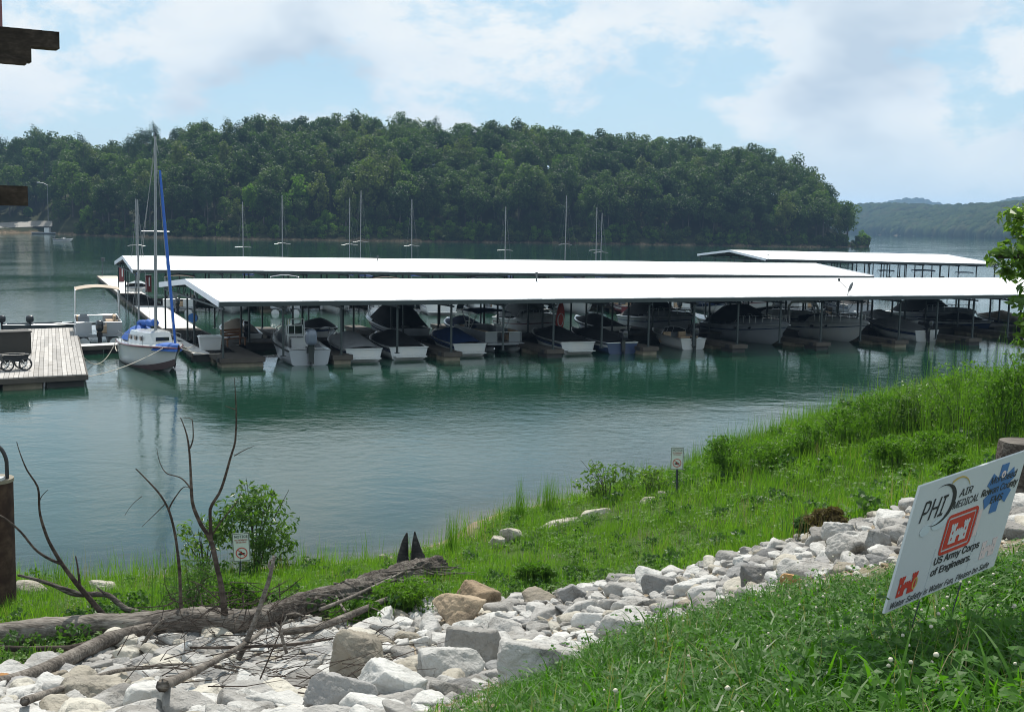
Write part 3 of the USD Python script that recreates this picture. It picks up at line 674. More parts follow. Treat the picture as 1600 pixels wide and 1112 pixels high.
def hull_mesh(h):
    mb = MB(); n = len(h['s'])
    for sgn in (-1, 1):
        rows = []
        for f in (0, 0.5, 1): rows.append(np.stack([h['x'], sgn * h['bc'] * f, h['zk'] + (h['zc'] - h['zk']) * f], -1))
        for f in (0.35, 0.7, 1.0):
            y = h['bc'] + (h['hb'] - h['bc']) * f ** 1.3; rows.append(np.stack([h['x'] + (h['xg'] - h['x']) * f, sgn * y, h['zc'] + (h['zs'] - h['zc']) * f], -1))
        g = np.stack(rows, 1); mb.grid(g if sgn > 0 else g[:, ::-1])
    st = [np.array([h['x'][0], y, z]) for y, z in ((0, h['zk'][0]), (h['bc'][0], h['zc'][0]), (h['hb'][0], h['zs'][0]), (-h['hb'][0], h['zs'][0]), (-h['bc'][0], h['zc'][0]))]
    return mb.poly(st)

def at(h, s, key): return float(np.interp(s, h['s'], h[key]))

def deck_mesh(h, c0, c1, side=0.2, crown_=0.06, trunk=0.0):
    """fore deck, side decks and stern deck round a cockpit from c0 to c1"""
    mb = MB()
    s = np.concatenate([[c1], np.linspace(c1, 1, 9)[1:]]); y = np.linspace(-1, 1, 9)
    g = np.zeros((len(s), 9, 3))
    for i, a in enumerate(s):
        hb, z, x = at(h, a, 'hb'), at(h, a, 'zs'), at(h, a, 'xg'); k = (a - c1) / (1 - c1)
        tz = trunk * math.sqrt(max(0, 1 - k ** 2.2)) * np.clip((0.86 - np.abs(y)) / 0.14, 0, 1)
        g[i] = np.stack([np.full(9, x), y * hb, z + 0.012 + crown_ * (1 - y ** 2) + tz], -1)
    mb.grid(g)
    for sgn in (-1, 1):
        ss = np.linspace(0, c1, 8)
        o = np.stack([np.interp(ss, h['s'], h['xg']), sgn * np.interp(ss, h['s'], h['hb']), np.interp(ss, h['s'], h['zs']) + 0.012], -1)
        i_ = o.copy(); i_[:, 1] = sgn * (np.abs(o[:, 1]) - side); i_[:, 2] += 0.02
        g = np.stack([o, i_], 1); mb.grid(g if sgn < 0 else g[:, ::-1])
    if c0 > 0:
        a, b = at(h, 0, 'hb') - side, at(h, c0, 'hb') - side
        mb.add([[at(h, 0, 'xg'), -a, at(h, 0, 'zs') + 0.03], [at(h, c0, 'xg'), -b, at(h, c0, 'zs') + 0.03], [at(h, c0, 'xg'), b, at(h, c0, 'zs') + 0.03], [at(h, 0, 'xg'), a, at(h, 0, 'zs') + 0.03]], [[0, 1, 2, 3]])
    return mb

def cockpit_mesh(h, c0, c1, side=0.2, floor=0.12):
    mb = MB(); ss = np.linspace(c0, c1, 6)
    x = np.interp(ss, h['s'], h['xg']); y = np.interp(ss, h['s'], h['hb']) - side; z = np.interp(ss, h['s'], h['zs']) + 0.03
    for sgn in (-1, 1):
        mb.grid(np.stack([np.stack([x, sgn * y, z], -1), np.stack([x, sgn * (y - 0.03), 0 * x + floor], -1)], 1))
    mb.grid(np.stack([np.stack([x, -y + 0.03, 0 * x + floor], -1), np.stack([x, y - 0.03, 0 * x + floor], -1)], 1))
    for k in (0, -1):
        mb.add([[x[k], -y[k], z[k]], [x[k], y[k], z[k]], [x[k], y[k] - 0.03, floor], [x[k], -y[k] + 0.03, floor]], [[0, 1, 2, 3]])
    return mb

def super_blob(c, s, p=0.6, sub=2):
    b = trimesh.creation.icosphere(sub, 1.0); v = np.sign(b.vertices) * np.abs(b.vertices) ** p
    return MB().add(v * np.asarray(s) / 2 + np.asarray(c), b.faces)

def outboard(parent, x, y, z, k=1.0, cow='motor_black'):
    o = put(parent, 'outboard', MB().box((x - 0.10 * k, y, z - 0.12 * k), (0.16 * k, 0.2 * k, 0.75 * k)).box((x + 0.05 * k, y, z + 0.02 * k), (0.25 * k, 0.28 * k, 0.24 * k)).box((x - 0.12 * k, y, z - 0.55 * k), (0.32 * k, 0.05, 0.3 * k)), 'motor_black')
    cb = super_blob((x - 0.12 * k, y, z + 0.50 * k), (0.62 * k, 0.40 * k, 0.62 * k), 0.62)
    put(o, 'cowling', cb, cow, smooth=True)
    return o

def windscreen(parent, h, s0, s1, z_up=0.42, side=0.2, lean=0.25):
    """a wrapped screen whose middle stands at s1 and whose ends run back to s0"""
    ys = np.linspace(-1, 1, 9); lo, hi = [], []
    for y in ys:
        a = s0 + (s1 - s0) * math.sqrt(max(0, 1 - y * y)); yy = y * (at(h, s0, 'hb') - side * 0.6)
        z = at(h, a, 'zs') + 0.05; k = 1 - 0.35 * abs(y) ** 3
        lo.append([at(h, a, 'xg'), yy, z]); hi.append([at(h, a, 'xg') - lean * k, yy * 0.9, z + z_up * k])
    lo, hi = np.array(lo), np.array(hi)
    g = put(parent, 'windscreen', MB().grid(np.stack([lo, hi], 1)), 'glass_dark')
    fr = MB().tube(hi, 0.022, 5).tube(lo, 0.018, 5)
    for k in (0, 3, 5, 8): fr.tube([lo[k], hi[k]], 0.016, 5)
    put(g, 'screen_frame', fr, 'alu')

def cover_mesh(h, s0, s1, peak=0.55, where=0.5, drape=0.12, seed=0):
    s = np.linspace(s0, s1, 16); y = np.linspace(-1, 1, 13); g = np.zeros((16, 13, 3))
    for i, a in enumerate(s):
        hb, z, x = at(h, a, 'hb') + 0.03, at(h, a, 'zs'), at(h, a, 'xg')
        hh = peak * np.interp(a, [s0, s0 + (where - s0) * 0.55, where, s1], [0.18, 0.72, 1.0, 0.06])
        prof = hh * (1 - np.abs(y) ** 1.7); prof = np.where(np.abs(y) > 0.99, -drape, prof + 0.02)
        g[i] = np.stack([np.full(13, x), y * hb, z + prof], -1)
    g[..., 2] += (meshkit.fbm(g * [1.4, 2.2, 1.0] + seed, 3) - 0.5) * 0.10 * (np.abs(y) < 0.95)
    return MB().grid(g)

def bimini(parent, x, z0, z1, length, width, mat='canvas_navy', arch=0.12, cover_top=True):
    g = np.zeros((7, 9, 3))
    for i, a in enumerate(np.linspace(-0.5, 0.5, 7)):
        for j, b in enumerate(np.linspace(-0.5, 0.5, 9)):
            g[i, j] = [x + a * length, b * width, z1 - arch * (2 * b) ** 2 - 0.06 * (2 * a) ** 2]
    dn = g.copy(); dn[..., 2] -= 0.03
    c = put(parent, 'canopy', MB().grid(g).grid(dn[:, ::-1]), mat, smooth=True)
    for a in (-0.48, 0.0, 0.48):
        for s in (-1, 1):
            put(parent, 'canopy_pole', MB().tube([[x + a * length * 0.15, s * width * 0.5, z0], [x + a * length, s * width * 0.49, z1 - arch - 0.04]], 0.025, 6), 'alu')
    return c

def runabout(parent, L=6.2, B=2.3, gel='gel_white', stripe='gel_navy', cover=None, seats='vinyl_tan', motor='outboard', bim=None, swim=True, fs=0.72, fb=1.05, cow='motor_black'):
    h = hull_lines(L, B, fs, fb, 0.35)
    hp = put(parent, 'hull', hull_mesh(h), gel, smooth=35)
    st = MB()
    for sgn in (-1, 1):
        rows = [np.stack([h['x'] + (h['xg'] - h['x']) * f, sgn * (h['bc'] + (h['hb'] - h['bc']) * f ** 1.3 + 0.012), h['zc'] + (h['zs'] - h['zc']) * f], -1) for f in (0.55, 0.8)]
        st.grid(np.stack(rows, 1))
    put(hp, 'stripe', st, stripe)
    rb = MB()
    for sgn in (-1, 1): rb.tube(np.stack([h['xg'], sgn * (h['hb'] + 0.015), h['zs']], -1), 0.035, 5)
    rb.beam([h['xg'][0] - 0.015, -h['hb'][0], h['zs'][0]], [h['xg'][0] - 0.015, h['hb'][0], h['zs'][0]], 0.05, 0.06)
    put(hp, 'rub_rail', rb, 'alu')
    put(parent, 'deck', deck_mesh(h, 0.10, 0.60), gel, smooth=40)
    if cover:
        put(parent, 'boat_cover', cover_mesh(h, 0.02, 0.90, 0.62, 0.55, seed=L), cover, smooth=True)
    else:
        put(parent, 'cockpit', cockpit_mesh(h, 0.10, 0.60), 'gel_grey')
        for y in (-0.5, 0.5):
            put(parent, 'seat', MB().box((0.25, y * B * 0.55, 0.38), (0.55, 0.55, 0.3)).box((-0.02, y * B * 0.55, 0.72), (0.14, 0.55, 0.5)), seats)
        put(parent, 'bench_seat', MB().box((-L * 0.32, 0, 0.36), (0.55, B * 0.62, 0.3)).box((-L * 0.32 - 0.3, 0, 0.62), (0.13, B * 0.62, 0.42)), seats)
        windscreen(parent, h, 0.52, 0.63)
    if bim: bimini(parent, -0.2, fs, fs + 1.6, 2.2, B * 0.9, bim)
    if motor == 'outboard': outboard(parent, h['x'][0], 0, fs - 0.02, 1.1, cow)
    elif swim: put(parent, 'swim_platform', MB().box((h['x'][0] - 0.3, 0, 0.22), (0.6, B * 0.72, 0.06)), gel)
    return h

def cruiser(parent, L=9.0, B=3.0, gel='gel_white', stripe='gel_navy', cover=None, arch=True):
    h = hull_lines(L, B, 1.0, 1.55, 0.5, rake=0.75, full=2.6)
    hp = put(parent, 'hull', hull_mesh(h), gel, smooth=35)
    st = MB(); rb = MB(); pw_ = MB(); rl = MB()
    for sgn in (-1, 1):
        rows = [np.stack([h['x'] + (h['xg'] - h['x']) * f, sgn * (h['bc'] + (h['hb'] - h['bc']) * f ** 1.3 + 0.012), h['zc'] + (h['zs'] - h['zc']) * f], -1) for f in (0.60, 0.68)]
        st.grid(np.stack(rows, 1))
        rb.tube(np.stack([h['xg'], sgn * (h['hb'] + 0.015), h['zs'] - 0.03], -1), 0.04, 5)
        for a in (0.58, 0.72):
            f = 0.78; x = at(h, a, 'x'); y = at(h, a, 'bc') + (at(h, a, 'hb') - at(h, a, 'bc')) * f ** 1.3; z = at(h, a, 'zc') + (at(h, a, 'zs') - at(h, a, 'zc')) * f
            pw_.tm(trimesh.Trimesh(*super_blob((x, sgn * (y + 0.005), z), (0.55, 0.05, 0.17), 0.8, 2).get()))
        ss = np.linspace(0.55, 1.0, 9); top = np.stack([np.interp(ss, h['s'], h['xg']) - 0.05, sgn * np.maximum(np.interp(ss, h['s'], h['hb']) - 0.10, 0), np.interp(ss, h['s'], h['zs']) + 0.62], -1)
        top[0, 2] -= 0.5; rl.tube(top, 0.018, 5)
        for k in range(1, 9): rl.tube([top[k] - [0, 0, 0.6], top[k]], 0.014, 5)
    put(hp, 'stripe', st, stripe); put(hp, 'rub_rail', rb, 'alu'); put(hp, 'porthole', pw_, 'glass_dark'); put(parent, 'bow_rail', rl, 'alu')
    put(parent, 'deck', deck_mesh(h, 0.08, 0.50, 0.3, 0.08, 0.42), gel, smooth=40)
    put(parent, 'cockpit', cockpit_mesh(h, 0.08, 0.50, 0.3, 0.4), 'gel_grey')
    put(parent, 'deck_hatch', MB().box((L * 0.28, 0, 2.0), (0.5, 0.5, 0.06)), 'glass_dark')
    windscreen(parent, h, 0.40, 0.56, 0.62, 0.35, 0.5)
    for y in (-0.6, 0.6): put(parent, 'seat', MB().box((-0.9, y, 0.85), (0.6, 0.6, 0.4)).box((-1.2, y, 1.25), (0.16, 0.6, 0.6)), 'gel_white')
    if arch:
        pts = [[-1.9, -B * 0.46, 1.0], [-2.3, -B * 0.42, 2.2], [-2.4, -B * 0.3, 2.5], [-2.4, B * 0.3, 2.5], [-2.3, B * 0.42, 2.2], [-1.9, B * 0.46, 1.0]]
        put(parent, 'radar_arch', MB().tube(pts, 0.09, 8), gel, smooth=True)
    if cover:
        g = np.zeros((7, 9, 3))
        for i, a in enumerate(np.linspace(0, 1, 7)):
            for j, b in enumerate(np.linspace(-1, 1, 9)):
                zz = np.interp(a, [0, 0.25, 0.75, 1], [1.15, 2.3, 2.62, 1.95]); zb = np.interp(a, [0, 1], [1.02, 1.4])
                g[i, j] = [-L * 0.44 + a * L * 0.52, b * B * 0.47, zb + (zz - zb) * (1 - abs(b) ** 3.5)]
        put(parent, 'canvas_top', MB().grid(g), cover, smooth=True)
    put(parent, 'swim_platform', MB().box((h['x'][0] - 0.4, 0, 0.3), (0.8, B * 0.8, 0.08)), gel)
    return h

def console_boat(parent, L=7.4, B=2.6):
    h = hull_lines(L, B, 0.85, 1.35, 0.4, rake=0.55)
    hp = put(parent, 'hull', hull_mesh(h), 'gel_grey', smooth=35)
    rb = MB()
    for sgn in (-1, 1): rb.tube(np.stack([h['xg'], sgn * (h['hb'] + 0.02), h['zs'] - 0.05], -1), 0.045, 5)
    put(hp, 'rub_rail', rb, 'rubber')
    put(parent, 'deck', deck_mesh(h, 0.13, 0.80, 0.28), 'gel_white', smooth=40)
    put(parent, 'cockpit', cockpit_mesh(h, 0.13, 0.80, 0.28, 0.25), 'gel_grey')
    con = MB().prism([[-0.2, -0.45], [0.75, -0.4], [0.75, 0.4], [-0.2, 0.45]], 0.25, 1.35); put(parent, 'console', con, 'gel_white')
    wsc = MB()
    for y in (-0.23, 0.23): wsc.box((0.30, y, 1.62), (0.04, 0.40, 0.50))
    w_ = put(parent, 'windscreen', wsc, 'glass_dark')
    fr = MB()
    for y in (-0.46, 0, 0.46): fr.box((0.30, y, 1.62), (0.06, 0.05, 0.56))
    for z in (1.36, 1.89): fr.box((0.30, 0, z), (0.055, 0.95, 0.05))
    put(w_, 'screen_frame', fr, 'alu')
    put(parent, 'wheelhouse_door', MB().box((-0.215, -0.2, 0.85), (0.03, 0.36, 0.85)).box((-0.215, 0.22, 0.85), (0.03, 0.36, 0.85)), 'glass_dark')
    tt = MB()
    for x in (-0.2, 0.7):
        for y in (-0.5, 0.5): tt.tube([[x, y, 0.3], [x * 0.8, y * 0.9, 2.3]], 0.028, 6)
    tt.tube([[-0.1, -0.45, 2.3], [-0.1, 0.45, 2.3]], 0.03, 6); put(parent, 'tower_frame', tt, 'alu')
    put(parent, 'leaning_post', MB().box((-1.2, 0, 0.75), (0.4, 1.0, 0.9)).box((-1.2, 0, 1.26), (0.45, 1.05, 0.12)), 'gel_white')
    rl = MB()
    for sgn in (-1, 1):
        ss = np.linspace(0.5, 1.0, 9); top = np.stack([np.interp(ss, h['s'], h['xg']) - 0.05, sgn * np.maximum(np.interp(ss, h['s'], h['hb']) - 0.08, 0), np.interp(ss, h['s'], h['zs']) + 0.28], -1)
        rl.tube(top, 0.02, 5)
        for k in range(0, 9, 2): rl.tube([top[k] - [0, 0, 0.27], top[k]], 0.015, 5)
    put(parent, 'bow_rail', rl, 'alu')
    outboard(parent, h['x'][0] - 0.05, 0, 0.85, 1.5, 'motor_grey')
    return h

def pontoon(parent, L=6.6, B=2.5, top='canvas_tan', panel='gel_grey', seats='vinyl_tan', top_z=2.75, motor=True, lift=0.0):
    tb = MB(); k = np.linspace(0, 1, 12)
    for s in (-1, 1):
        x = -L / 2 + L * k; r = 0.33 * np.minimum(1, np.sqrt(np.clip((1 - k) / 0.12, 0.02, 1)))
        tb.tube(np.stack([x, 0 * k + s * B * 0.34, 0.06 + 0.18 * np.clip((k - 0.88) / 0.12, 0, 1)], -1), r, 12)
    put(parent, 'pontoon_tubes', tb, 'alu', smooth=40)
    put(parent, 'deck', MB().box((0, 0, 0.50), (L * 0.96, B, 0.12)), 'gel_grey')
    fe = MB(); H = 0.62; z = 0.57 + H / 2
    for s in (-1, 1): fe.box((-0.1, s * (B / 2 - 0.03), z), (L * 0.86, 0.03, H))
    for x in (-L * 0.445, L * 0.40):
        for s in (-1, 1): fe.box((x, s * B * 0.32, z), (0.03, B * 0.32, H))
    fp = put(parent, 'fence_panel', fe, panel)
    rl = MB()
    for s in (-1, 1): rl.tube([[-L * 0.445, s * (B / 2 - 0.03), 0.57 + H + 0.02], [L * 0.40, s * (B / 2 - 0.03), 0.57 + H + 0.02]], 0.025, 6)
    for x in (-L * 0.445, L * 0.40): rl.tube([[x, -B / 2 + 0.03, 0.59 + H], [x, B / 2 - 0.03, 0.59 + H]], 0.025, 6)
    put(fp, 'top_rail', rl, 'alu')
    for x, y, sx, sy in ((L * 0.27, -B * 0.33, 1.4, 0.55), (L * 0.27, B * 0.33, 1.4, 0.55), (-L * 0.33, -B * 0.2, 0.6, 1.2)):
        put(parent, 'seat', MB().box((x, y, 0.78), (sx, sy, 0.38)).box((x, y + math.copysign(sy * 0.38, y), 1.08), (sx, 0.14, 0.35)), seats)
    put(parent, 'helm', MB().box((0.1, B * 0.3, 0.95), (0.55, 0.6, 0.75)).box((-0.15, B * 0.3, 1.38), (0.12, 0.4, 0.2)), 'gel_grey')
    if top: bimini(parent, -0.2, 1.15, top_z, 3.0, B * 0.98, top, 0.16)
    if motor: outboard(parent, -L / 2 - 0.05, 0, 0.55, 1.05)

def jonboat(parent, L=4.4, B=1.5):
    h = hull_lines(L, B, 0.45, 0.55, 0.15, stern=0.95, full=4.5, rake=0.1)
    put(parent, 'hull', hull_mesh(h), 'steel_grey', smooth=30)
    put(parent, 'deck', deck_mesh(h, 0.05, 0.86, 0.07, 0.01), 'alu', smooth=30)
    put(parent, 'cockpit', cockpit_mesh(h, 0.05, 0.86, 0.07, 0.06), 'steel_grey')
    for x in (-1.2, 0.3): put(parent, 'bench_seat', MB().box((x, 0, 0.34), (0.35, B * 0.82, 0.06)).box((x, 0, 0.19), (0.3, B * 0.8, 0.24)), 'alu')
    outboard(parent, h['x'][0] + 0.02, 0, 0.42, 0.85)

def sail_hull(parent, L=7.2, B=2.4, mast=9.5, boom_cover='canvas_blue', gel='gel_white'):
    h = hull_lines(L, B, 0.85, 1.05, 0.4, stern=0.62, full=2.0, mid=0.42, rake=0.5)
    put(parent, 'hull', hull_mesh(h), gel, smooth=40)
    put(parent, 'deck', deck_mesh(h, 0.06, 0.34, 0.25, 0.06, 0.32), gel, smooth=40)
    put(parent, 'cockpit', cockpit_mesh(h, 0.06, 0.34, 0.25, 0.4), 'gel_grey')
    mx = L * 0.08
    put(parent, 'mast', MB().tube([[mx, 0, 1.2], [mx, 0, mast]], [0.055, 0.042], 8), 'galvanised', smooth=True)
    put(parent, 'spreader', MB().tube([[mx, -0.9, mast * 0.51], [mx - 0.05, 0, mast * 0.52], [mx, 0.9, mast * 0.51]], 0.028, 6), 'galvanised')
    put(parent, 'boom', MB().tube([[mx, 0, 2.1], [-L * 0.40, 0, 2.15]], 0.05, 6), 'galvanised')
    k = np.linspace(0, 1, 9)
    put(parent, 'sail_cover', MB().tube(np.stack([mx - 0.05 - k * (mx + L * 0.38), 0 * k, 2.22 + 0 * k], -1), 0.17 - 0.07 * k, 8), boom_cover, smooth=True)
    rg_ = MB()
    for e in ([h['xg'][-1], 0, 1.1], [h['x'][0], 0, 0.9], [mx - 0.1, B * 0.46, 0.95], [mx - 0.1, -B * 0.46, 0.95]): rg_.tube([[mx, 0, mast - 0.1], e], 0.004, 4)
    put(parent, 'rigging', rg_, 'galvanised')
    return h
# ------------------------------------------------------------------ boats in their places
BOATS = {}
def boat_class(name, fn, *a, **k):
    BOATS[name] = proto_class(name); fn(BOATS[name], *a, **k)
boat_class('bare_runabout', runabout, 6.0, 2.3, 'gel_white', 'gel_maroon')
boat_class('navy_covered_runabout', runabout, 6.2, 2.35, 'gel_white', 'gel_navy', 'canvas_navy', motor='inboard')
boat_class('black_covered_runabout', runabout, 6.4, 2.6, 'gel_white', 'gel_navy', 'canvas_black', motor='inboard')
boat_class('tan_covered_runabout', runabout, 6.0, 2.3, 'gel_white', 'gel_navy', 'canvas_tan')
boat_class('blue_covered_runabout', runabout, 5.8, 2.3, 'gel_white', 'gel_maroon', 'canvas_blue')
boat_class('grey_covered_runabout', runabout, 6.3, 2.4, 'gel_white', 'gel_navy', 'canvas_grey', motor='inboard')
boat_class('dark_hull_runabout', runabout, 7.0, 2.4, 'gel_navy', 'gel_white', 'canvas_black')
boat_class('maroon_runabout', runabout, 6.2, 2.3, 'gel_maroon', 'gel_white', None, bim='canvas_black')
boat_class('bimini_runabout', runabout, 6.2, 2.3, 'gel_white', 'gel_maroon', None, bim='canvas_navy')
boat_class('small_skiff', runabout, 5.0, 2.1, 'gel_white', 'gel_white', None, fs=0.7, fb=0.95)
boat_class('motor_skiff', runabout, 6.3, 2.4, 'gel_white', 'gel_navy', 'canvas_grey', fs=0.8, fb=1.15)
boat_class('white_cruiser', cruiser, 9.2, 3.1)
boat_class('covered_cruiser', cruiser, 8.6, 3.0, 'gel_grey', 'gel_navy', 'canvas_black', arch=False)
boat_class('tan_top_cruiser', cruiser, 8.6, 3.0, 'gel_white', 'gel_navy', 'canvas_tan')
boat_class('white_top_cruiser', cruiser, 8.8, 3.0, 'gel_white', 'gel_maroon', 'canvas_grey')
boat_class('console_boat', console_boat)
boat_class('plain_pontoon', pontoon, 6.8, 2.5, 'canvas_navy', 'gel_grey', top_z=2.5)
boat_class('tan_pontoon', pontoon, 6.8, 2.5, 'canvas_tan', 'gel_white', top_z=3.2)
boat_class('white_pontoon', pontoon, 6.8, 2.5, 'trim_white', 'gel_white', top_z=3.3)
boat_class('tall_pontoon', pontoon, 6.4, 2.45, 'canvas_tan', 'gel_grey', 'vinyl_tan', 3.15)
boat_class('jonboat', jonboat)

_, nA, nu, nw, nL, nW = near_dock
out = -np.array([-nu[1], nu[0]])                      # out of the slips, towards the near bank
ang = lambda v: math.atan2(v[1], v[0])
def slip_boat(name, kind, label, px, py, L, bow_out, cat='motorboat', group=None, turn=0.0):
    e = P(px, py, 0)[:2]; c = e - out * L / 2
    return thing(name, label, cat, [*c, 0], (ang(out) if bow_out else ang(-out)) + turn, group, proto=BOATS[kind])
slip_boat('fishing_boat', 'console_boat', 'grey open fishing boat with framed console, stern and grey outboard towards the viewer', 487, 572, 8.2, False, 'fishing boat')
slip_boat('runabout', 'black_covered_runabout', 'white runabout under a black cover, stern out, right of the grey fishing boat', 640, 562, 6.7, False)
slip_boat('pontoon_boat', 'plain_pontoon', 'pontoon boat with its two round tube ends showing at the dock edge', 792, 550, 6.8, True, 'pontoon boat')
slip_boat('runabout', 'navy_covered_runabout', 'small navy covered runabout squeezed left of the pontoon boat tube ends', 735, 556, 6.4, False)
slip_boat('runabout', 'black_covered_runabout', 'black covered runabout beside the red upright kayak', 905, 553, 6.8, False)
slip_boat('runabout', 'grey_covered_runabout', 'grey covered runabout between the grey fishing boat and the black covered one', 572, 566, 7.2, False)
slip_boat('runabout', 'dark_hull_runabout', 'low dark hulled boat fully under black canvas left of the small white skiff', 972, 553, 7.0, False)
slip_boat('skiff', 'small_skiff', 'small white skiff with a dark outboard, stern out at the dock edge', 1088, 547, 5.8, False)
slip_boat('cabin_cruiser', 'covered_cruiser', 'grey cabin cruiser under a tall black canvas top, bow out', 1222, 541, 8.6, True, 'cruiser')
slip_boat('cabin_cruiser', 'white_cruiser', 'big white cabin cruiser with pointed bow and rail, largest hull in the dock', 1345, 537, 9.2, True, 'cruiser')
slip_boat('runabout', 'motor_skiff', 'white boat with grey cover and dark outboard right of the big white cruiser', 1452, 534, 6.9, False)
slip_boat('runabout', 'dark_hull_runabout', 'dark blue boat bow out in the last slip before the right bank', 1545, 521, 7.0, True)
slip_boat('runabout', 'tan_covered_runabout', 'tan covered runabout half hidden by the leafy branches at the right edge', 1612, 517, 6.0, False)

def row_of_boats(dock, far_side, offs, kinds, heads, where, names):
    _, A, u, w, L, Wd = dock
    perp = np.array([-u[1], u[0]])
    for k, (a, kd, hd) in enumerate(zip(offs, kinds, heads)):
        b = Wd * (0.76 if far_side else (0.24 if far_side is not None else 0.07))
        c = A + u * a + w * b
        t = CAT[kd]
        thing(t[1], f'{names[k]} {where}', t[2], [*c, 0], ang(perp) if hd else ang(-perp), proto=BOATS[kd])
CAT = {k: (k, 'runabout', 'motorboat') for k in BOATS}
for k in ('white_cruiser', 'covered_cruiser', 'tan_top_cruiser', 'white_top_cruiser'): CAT[k] = (k, 'cabin_cruiser', 'cruiser')
for k in ('plain_pontoon', 'tan_pontoon', 'tall_pontoon', 'white_pontoon'): CAT[k] = (k, 'pontoon_boat', 'pontoon boat')
LOOK_OF = {'bare_runabout': 'open white runabout', 'navy_covered_runabout': 'white runabout under navy canvas', 'black_covered_runabout': 'white runabout under black canvas', 'tan_covered_runabout': 'white runabout under tan canvas',
           'blue_covered_runabout': 'white runabout under bright blue canvas', 'grey_covered_runabout': 'white runabout under grey canvas', 'dark_hull_runabout': 'dark hulled runabout', 'maroon_runabout': 'maroon runabout with black sun top',
           'bimini_runabout': 'white runabout with navy sun top', 'white_cruiser': 'white cabin cruiser', 'covered_cruiser': 'grey cruiser with black canvas top', 'tan_top_cruiser': 'white cruiser with tan canvas top', 'white_top_cruiser': 'white cruiser with grey canvas top',
           'plain_pontoon': 'pontoon boat with navy sun top', 'white_pontoon': 'pontoon boat with white sun top', 'tan_pontoon': 'pontoon boat with tan sun top'}
ORD = ['first', 'second', 'third', 'fourth', 'fifth', 'sixth', 'seventh', 'eighth', 'ninth', 'tenth', 'eleventh', 'twelfth', 'thirteenth', 'fourteenth', 'fifteenth', 'sixteenth', 'seventeenth', 'eighteenth']
fk = ['tan_covered_runabout', 'black_covered_runabout', 'covered_cruiser', 'navy_covered_runabout', 'white_top_cruiser', 'black_covered_runabout', 'covered_cruiser', 'bimini_runabout', 'white_cruiser', 'plain_pontoon', 'grey_covered_runabout', 'covered_cruiser']
row_of_boats(near_dock, True, [4.2 + 5.3 * i for i in range(12)], fk, [1, 0, 1, 1, 0, 1, 0, 1, 0, 1, 1, 0], 'in the nearest dock back row', [f'{LOOK_OF[k]}, {ORD[i]} from left' for i, k in enumerate(fk)])
mk = ['tan_pontoon', 'white_top_cruiser', 'white_pontoon', 'white_top_cruiser', 'tan_pontoon', 'white_cruiser', 'white_pontoon', 'bimini_runabout', 'tan_top_cruiser', 'maroon_runabout', 'white_pontoon', 'navy_covered_runabout', 'white_top_cruiser', 'white_pontoon', 'covered_cruiser']
row_of_boats(mid_dock, None, [4.0 + 4.45 * i for i in range(15)], mk, [1, 0, 1, 0, 1, 1, 0, 1, 0, 1, 1, 0, 0, 1, 1], 'under the middle roof', [f'{LOOK_OF[k]}, {ORD[i]} from left' for i, k in enumerate(mk)])
for px, kd, lab in ((1315, 'bare_runabout', 'white runabout farthest left under the farthest roof'), (1412, 'maroon_runabout', 'maroon runabout with black sun top beneath the farthest roof'), (1472, 'plain_pontoon', 'pontoon boat with long dark sun top under the farthest roof'), (1538, 'bimini_runabout', 'white boat with navy sun top nearest the right end of the farthest roof')):
    c = P(px, 404.4 + (px - 1197) * 0.0223, EZ); v = unit(fA[:2] - fC[:2]); c = np.array([*(c[:2] - v * 4.0), 0])
    thing(CAT[kd][1], lab, CAT[kd][2], c, ang(v) + 1.2, proto=BOATS[kd])

# the pontoon boat with a tan top at the finger walkway
ux = unit(P(118, 511.5, 0)[:2] - P(135, 584, 0)[:2])
pc = P(157, 541, 0)[:2] + ux * 4.6
thing('pontoon_boat', 'pontoon boat with a tan canopy moored beside the pale finger walkway', 'pontoon boat', [*pc, 0.0], ang(ux), proto=BOATS['tall_pontoon'], scale=1.14)
for px, lab in ((6, 'aluminium jon boat at the left edge behind the plank platform'), (50, 'aluminium jon boat behind the far right corner of the plank platform')):
    c = P(px + 4, 518, 0)[:2] + ux * 0.2
    thing('jon_boat', lab, 'jon boat', [*(c + ux * 0.4 + np.array([1.9, 0.6])), 0.0], ang(np.array([0.93, 0.36])), proto=BOATS['jonboat'])

# ------------------------------------------------------------------ the white sailboat
stern, bow = P(209, 560, 0)[:2], P(273, 584, 0)[:2]
sd = unit(bow - stern); SL = np.linalg.norm(bow - stern) + 0.3; sc_ = (bow + stern) / 2
sb = thing('sailboat', 'white sailboat with blue sail covers moored by the left end of the docks', 'sailboat', [*sc_, 0], ang(sd))
loc = lambda p: np.array([*rotz2(np.asarray(p[:2]) - sc_, -ang(sd)), p[2]])
h = hull_lines(SL, 2.75, 1.15, 1.42, 0.5, stern=0.66, full=2.1, mid=0.42, rake=0.55)
hp = put(sb, 'hull', hull_mesh(h), 'gel_white', smooth=40)
rb = MB()
for s in (-1, 1): rb.tube(np.stack([h['xg'], s * (h['hb'] + 0.01), h['zs'] - 0.03], -1), 0.05, 6)
put(hp, 'rub_rail', rb, 'gel_maroon', smooth=True)
bt = MB()
for s in (-1, 1):
    bt.grid(np.stack([np.stack([h['x'], s * (h['bc'] + 0.012), h['zc'] - 0.04], -1), np.stack([h['x'], s * (h['bc'] * 0.9 + 0.012), h['zk'] * 0.3 + h['zc'] * 0.4 - 0.06], -1)], 1))
put(hp, 'waterline_stripe', bt, 'antifoul')
put(sb, 'deck', deck_mesh(h, 0.05, 0.30, 0.3, 0.05), 'gel_white', smooth=40)
put(sb, 'cockpit', cockpit_mesh(h, 0.05, 0.30, 0.3, 0.6), 'gel_grey')
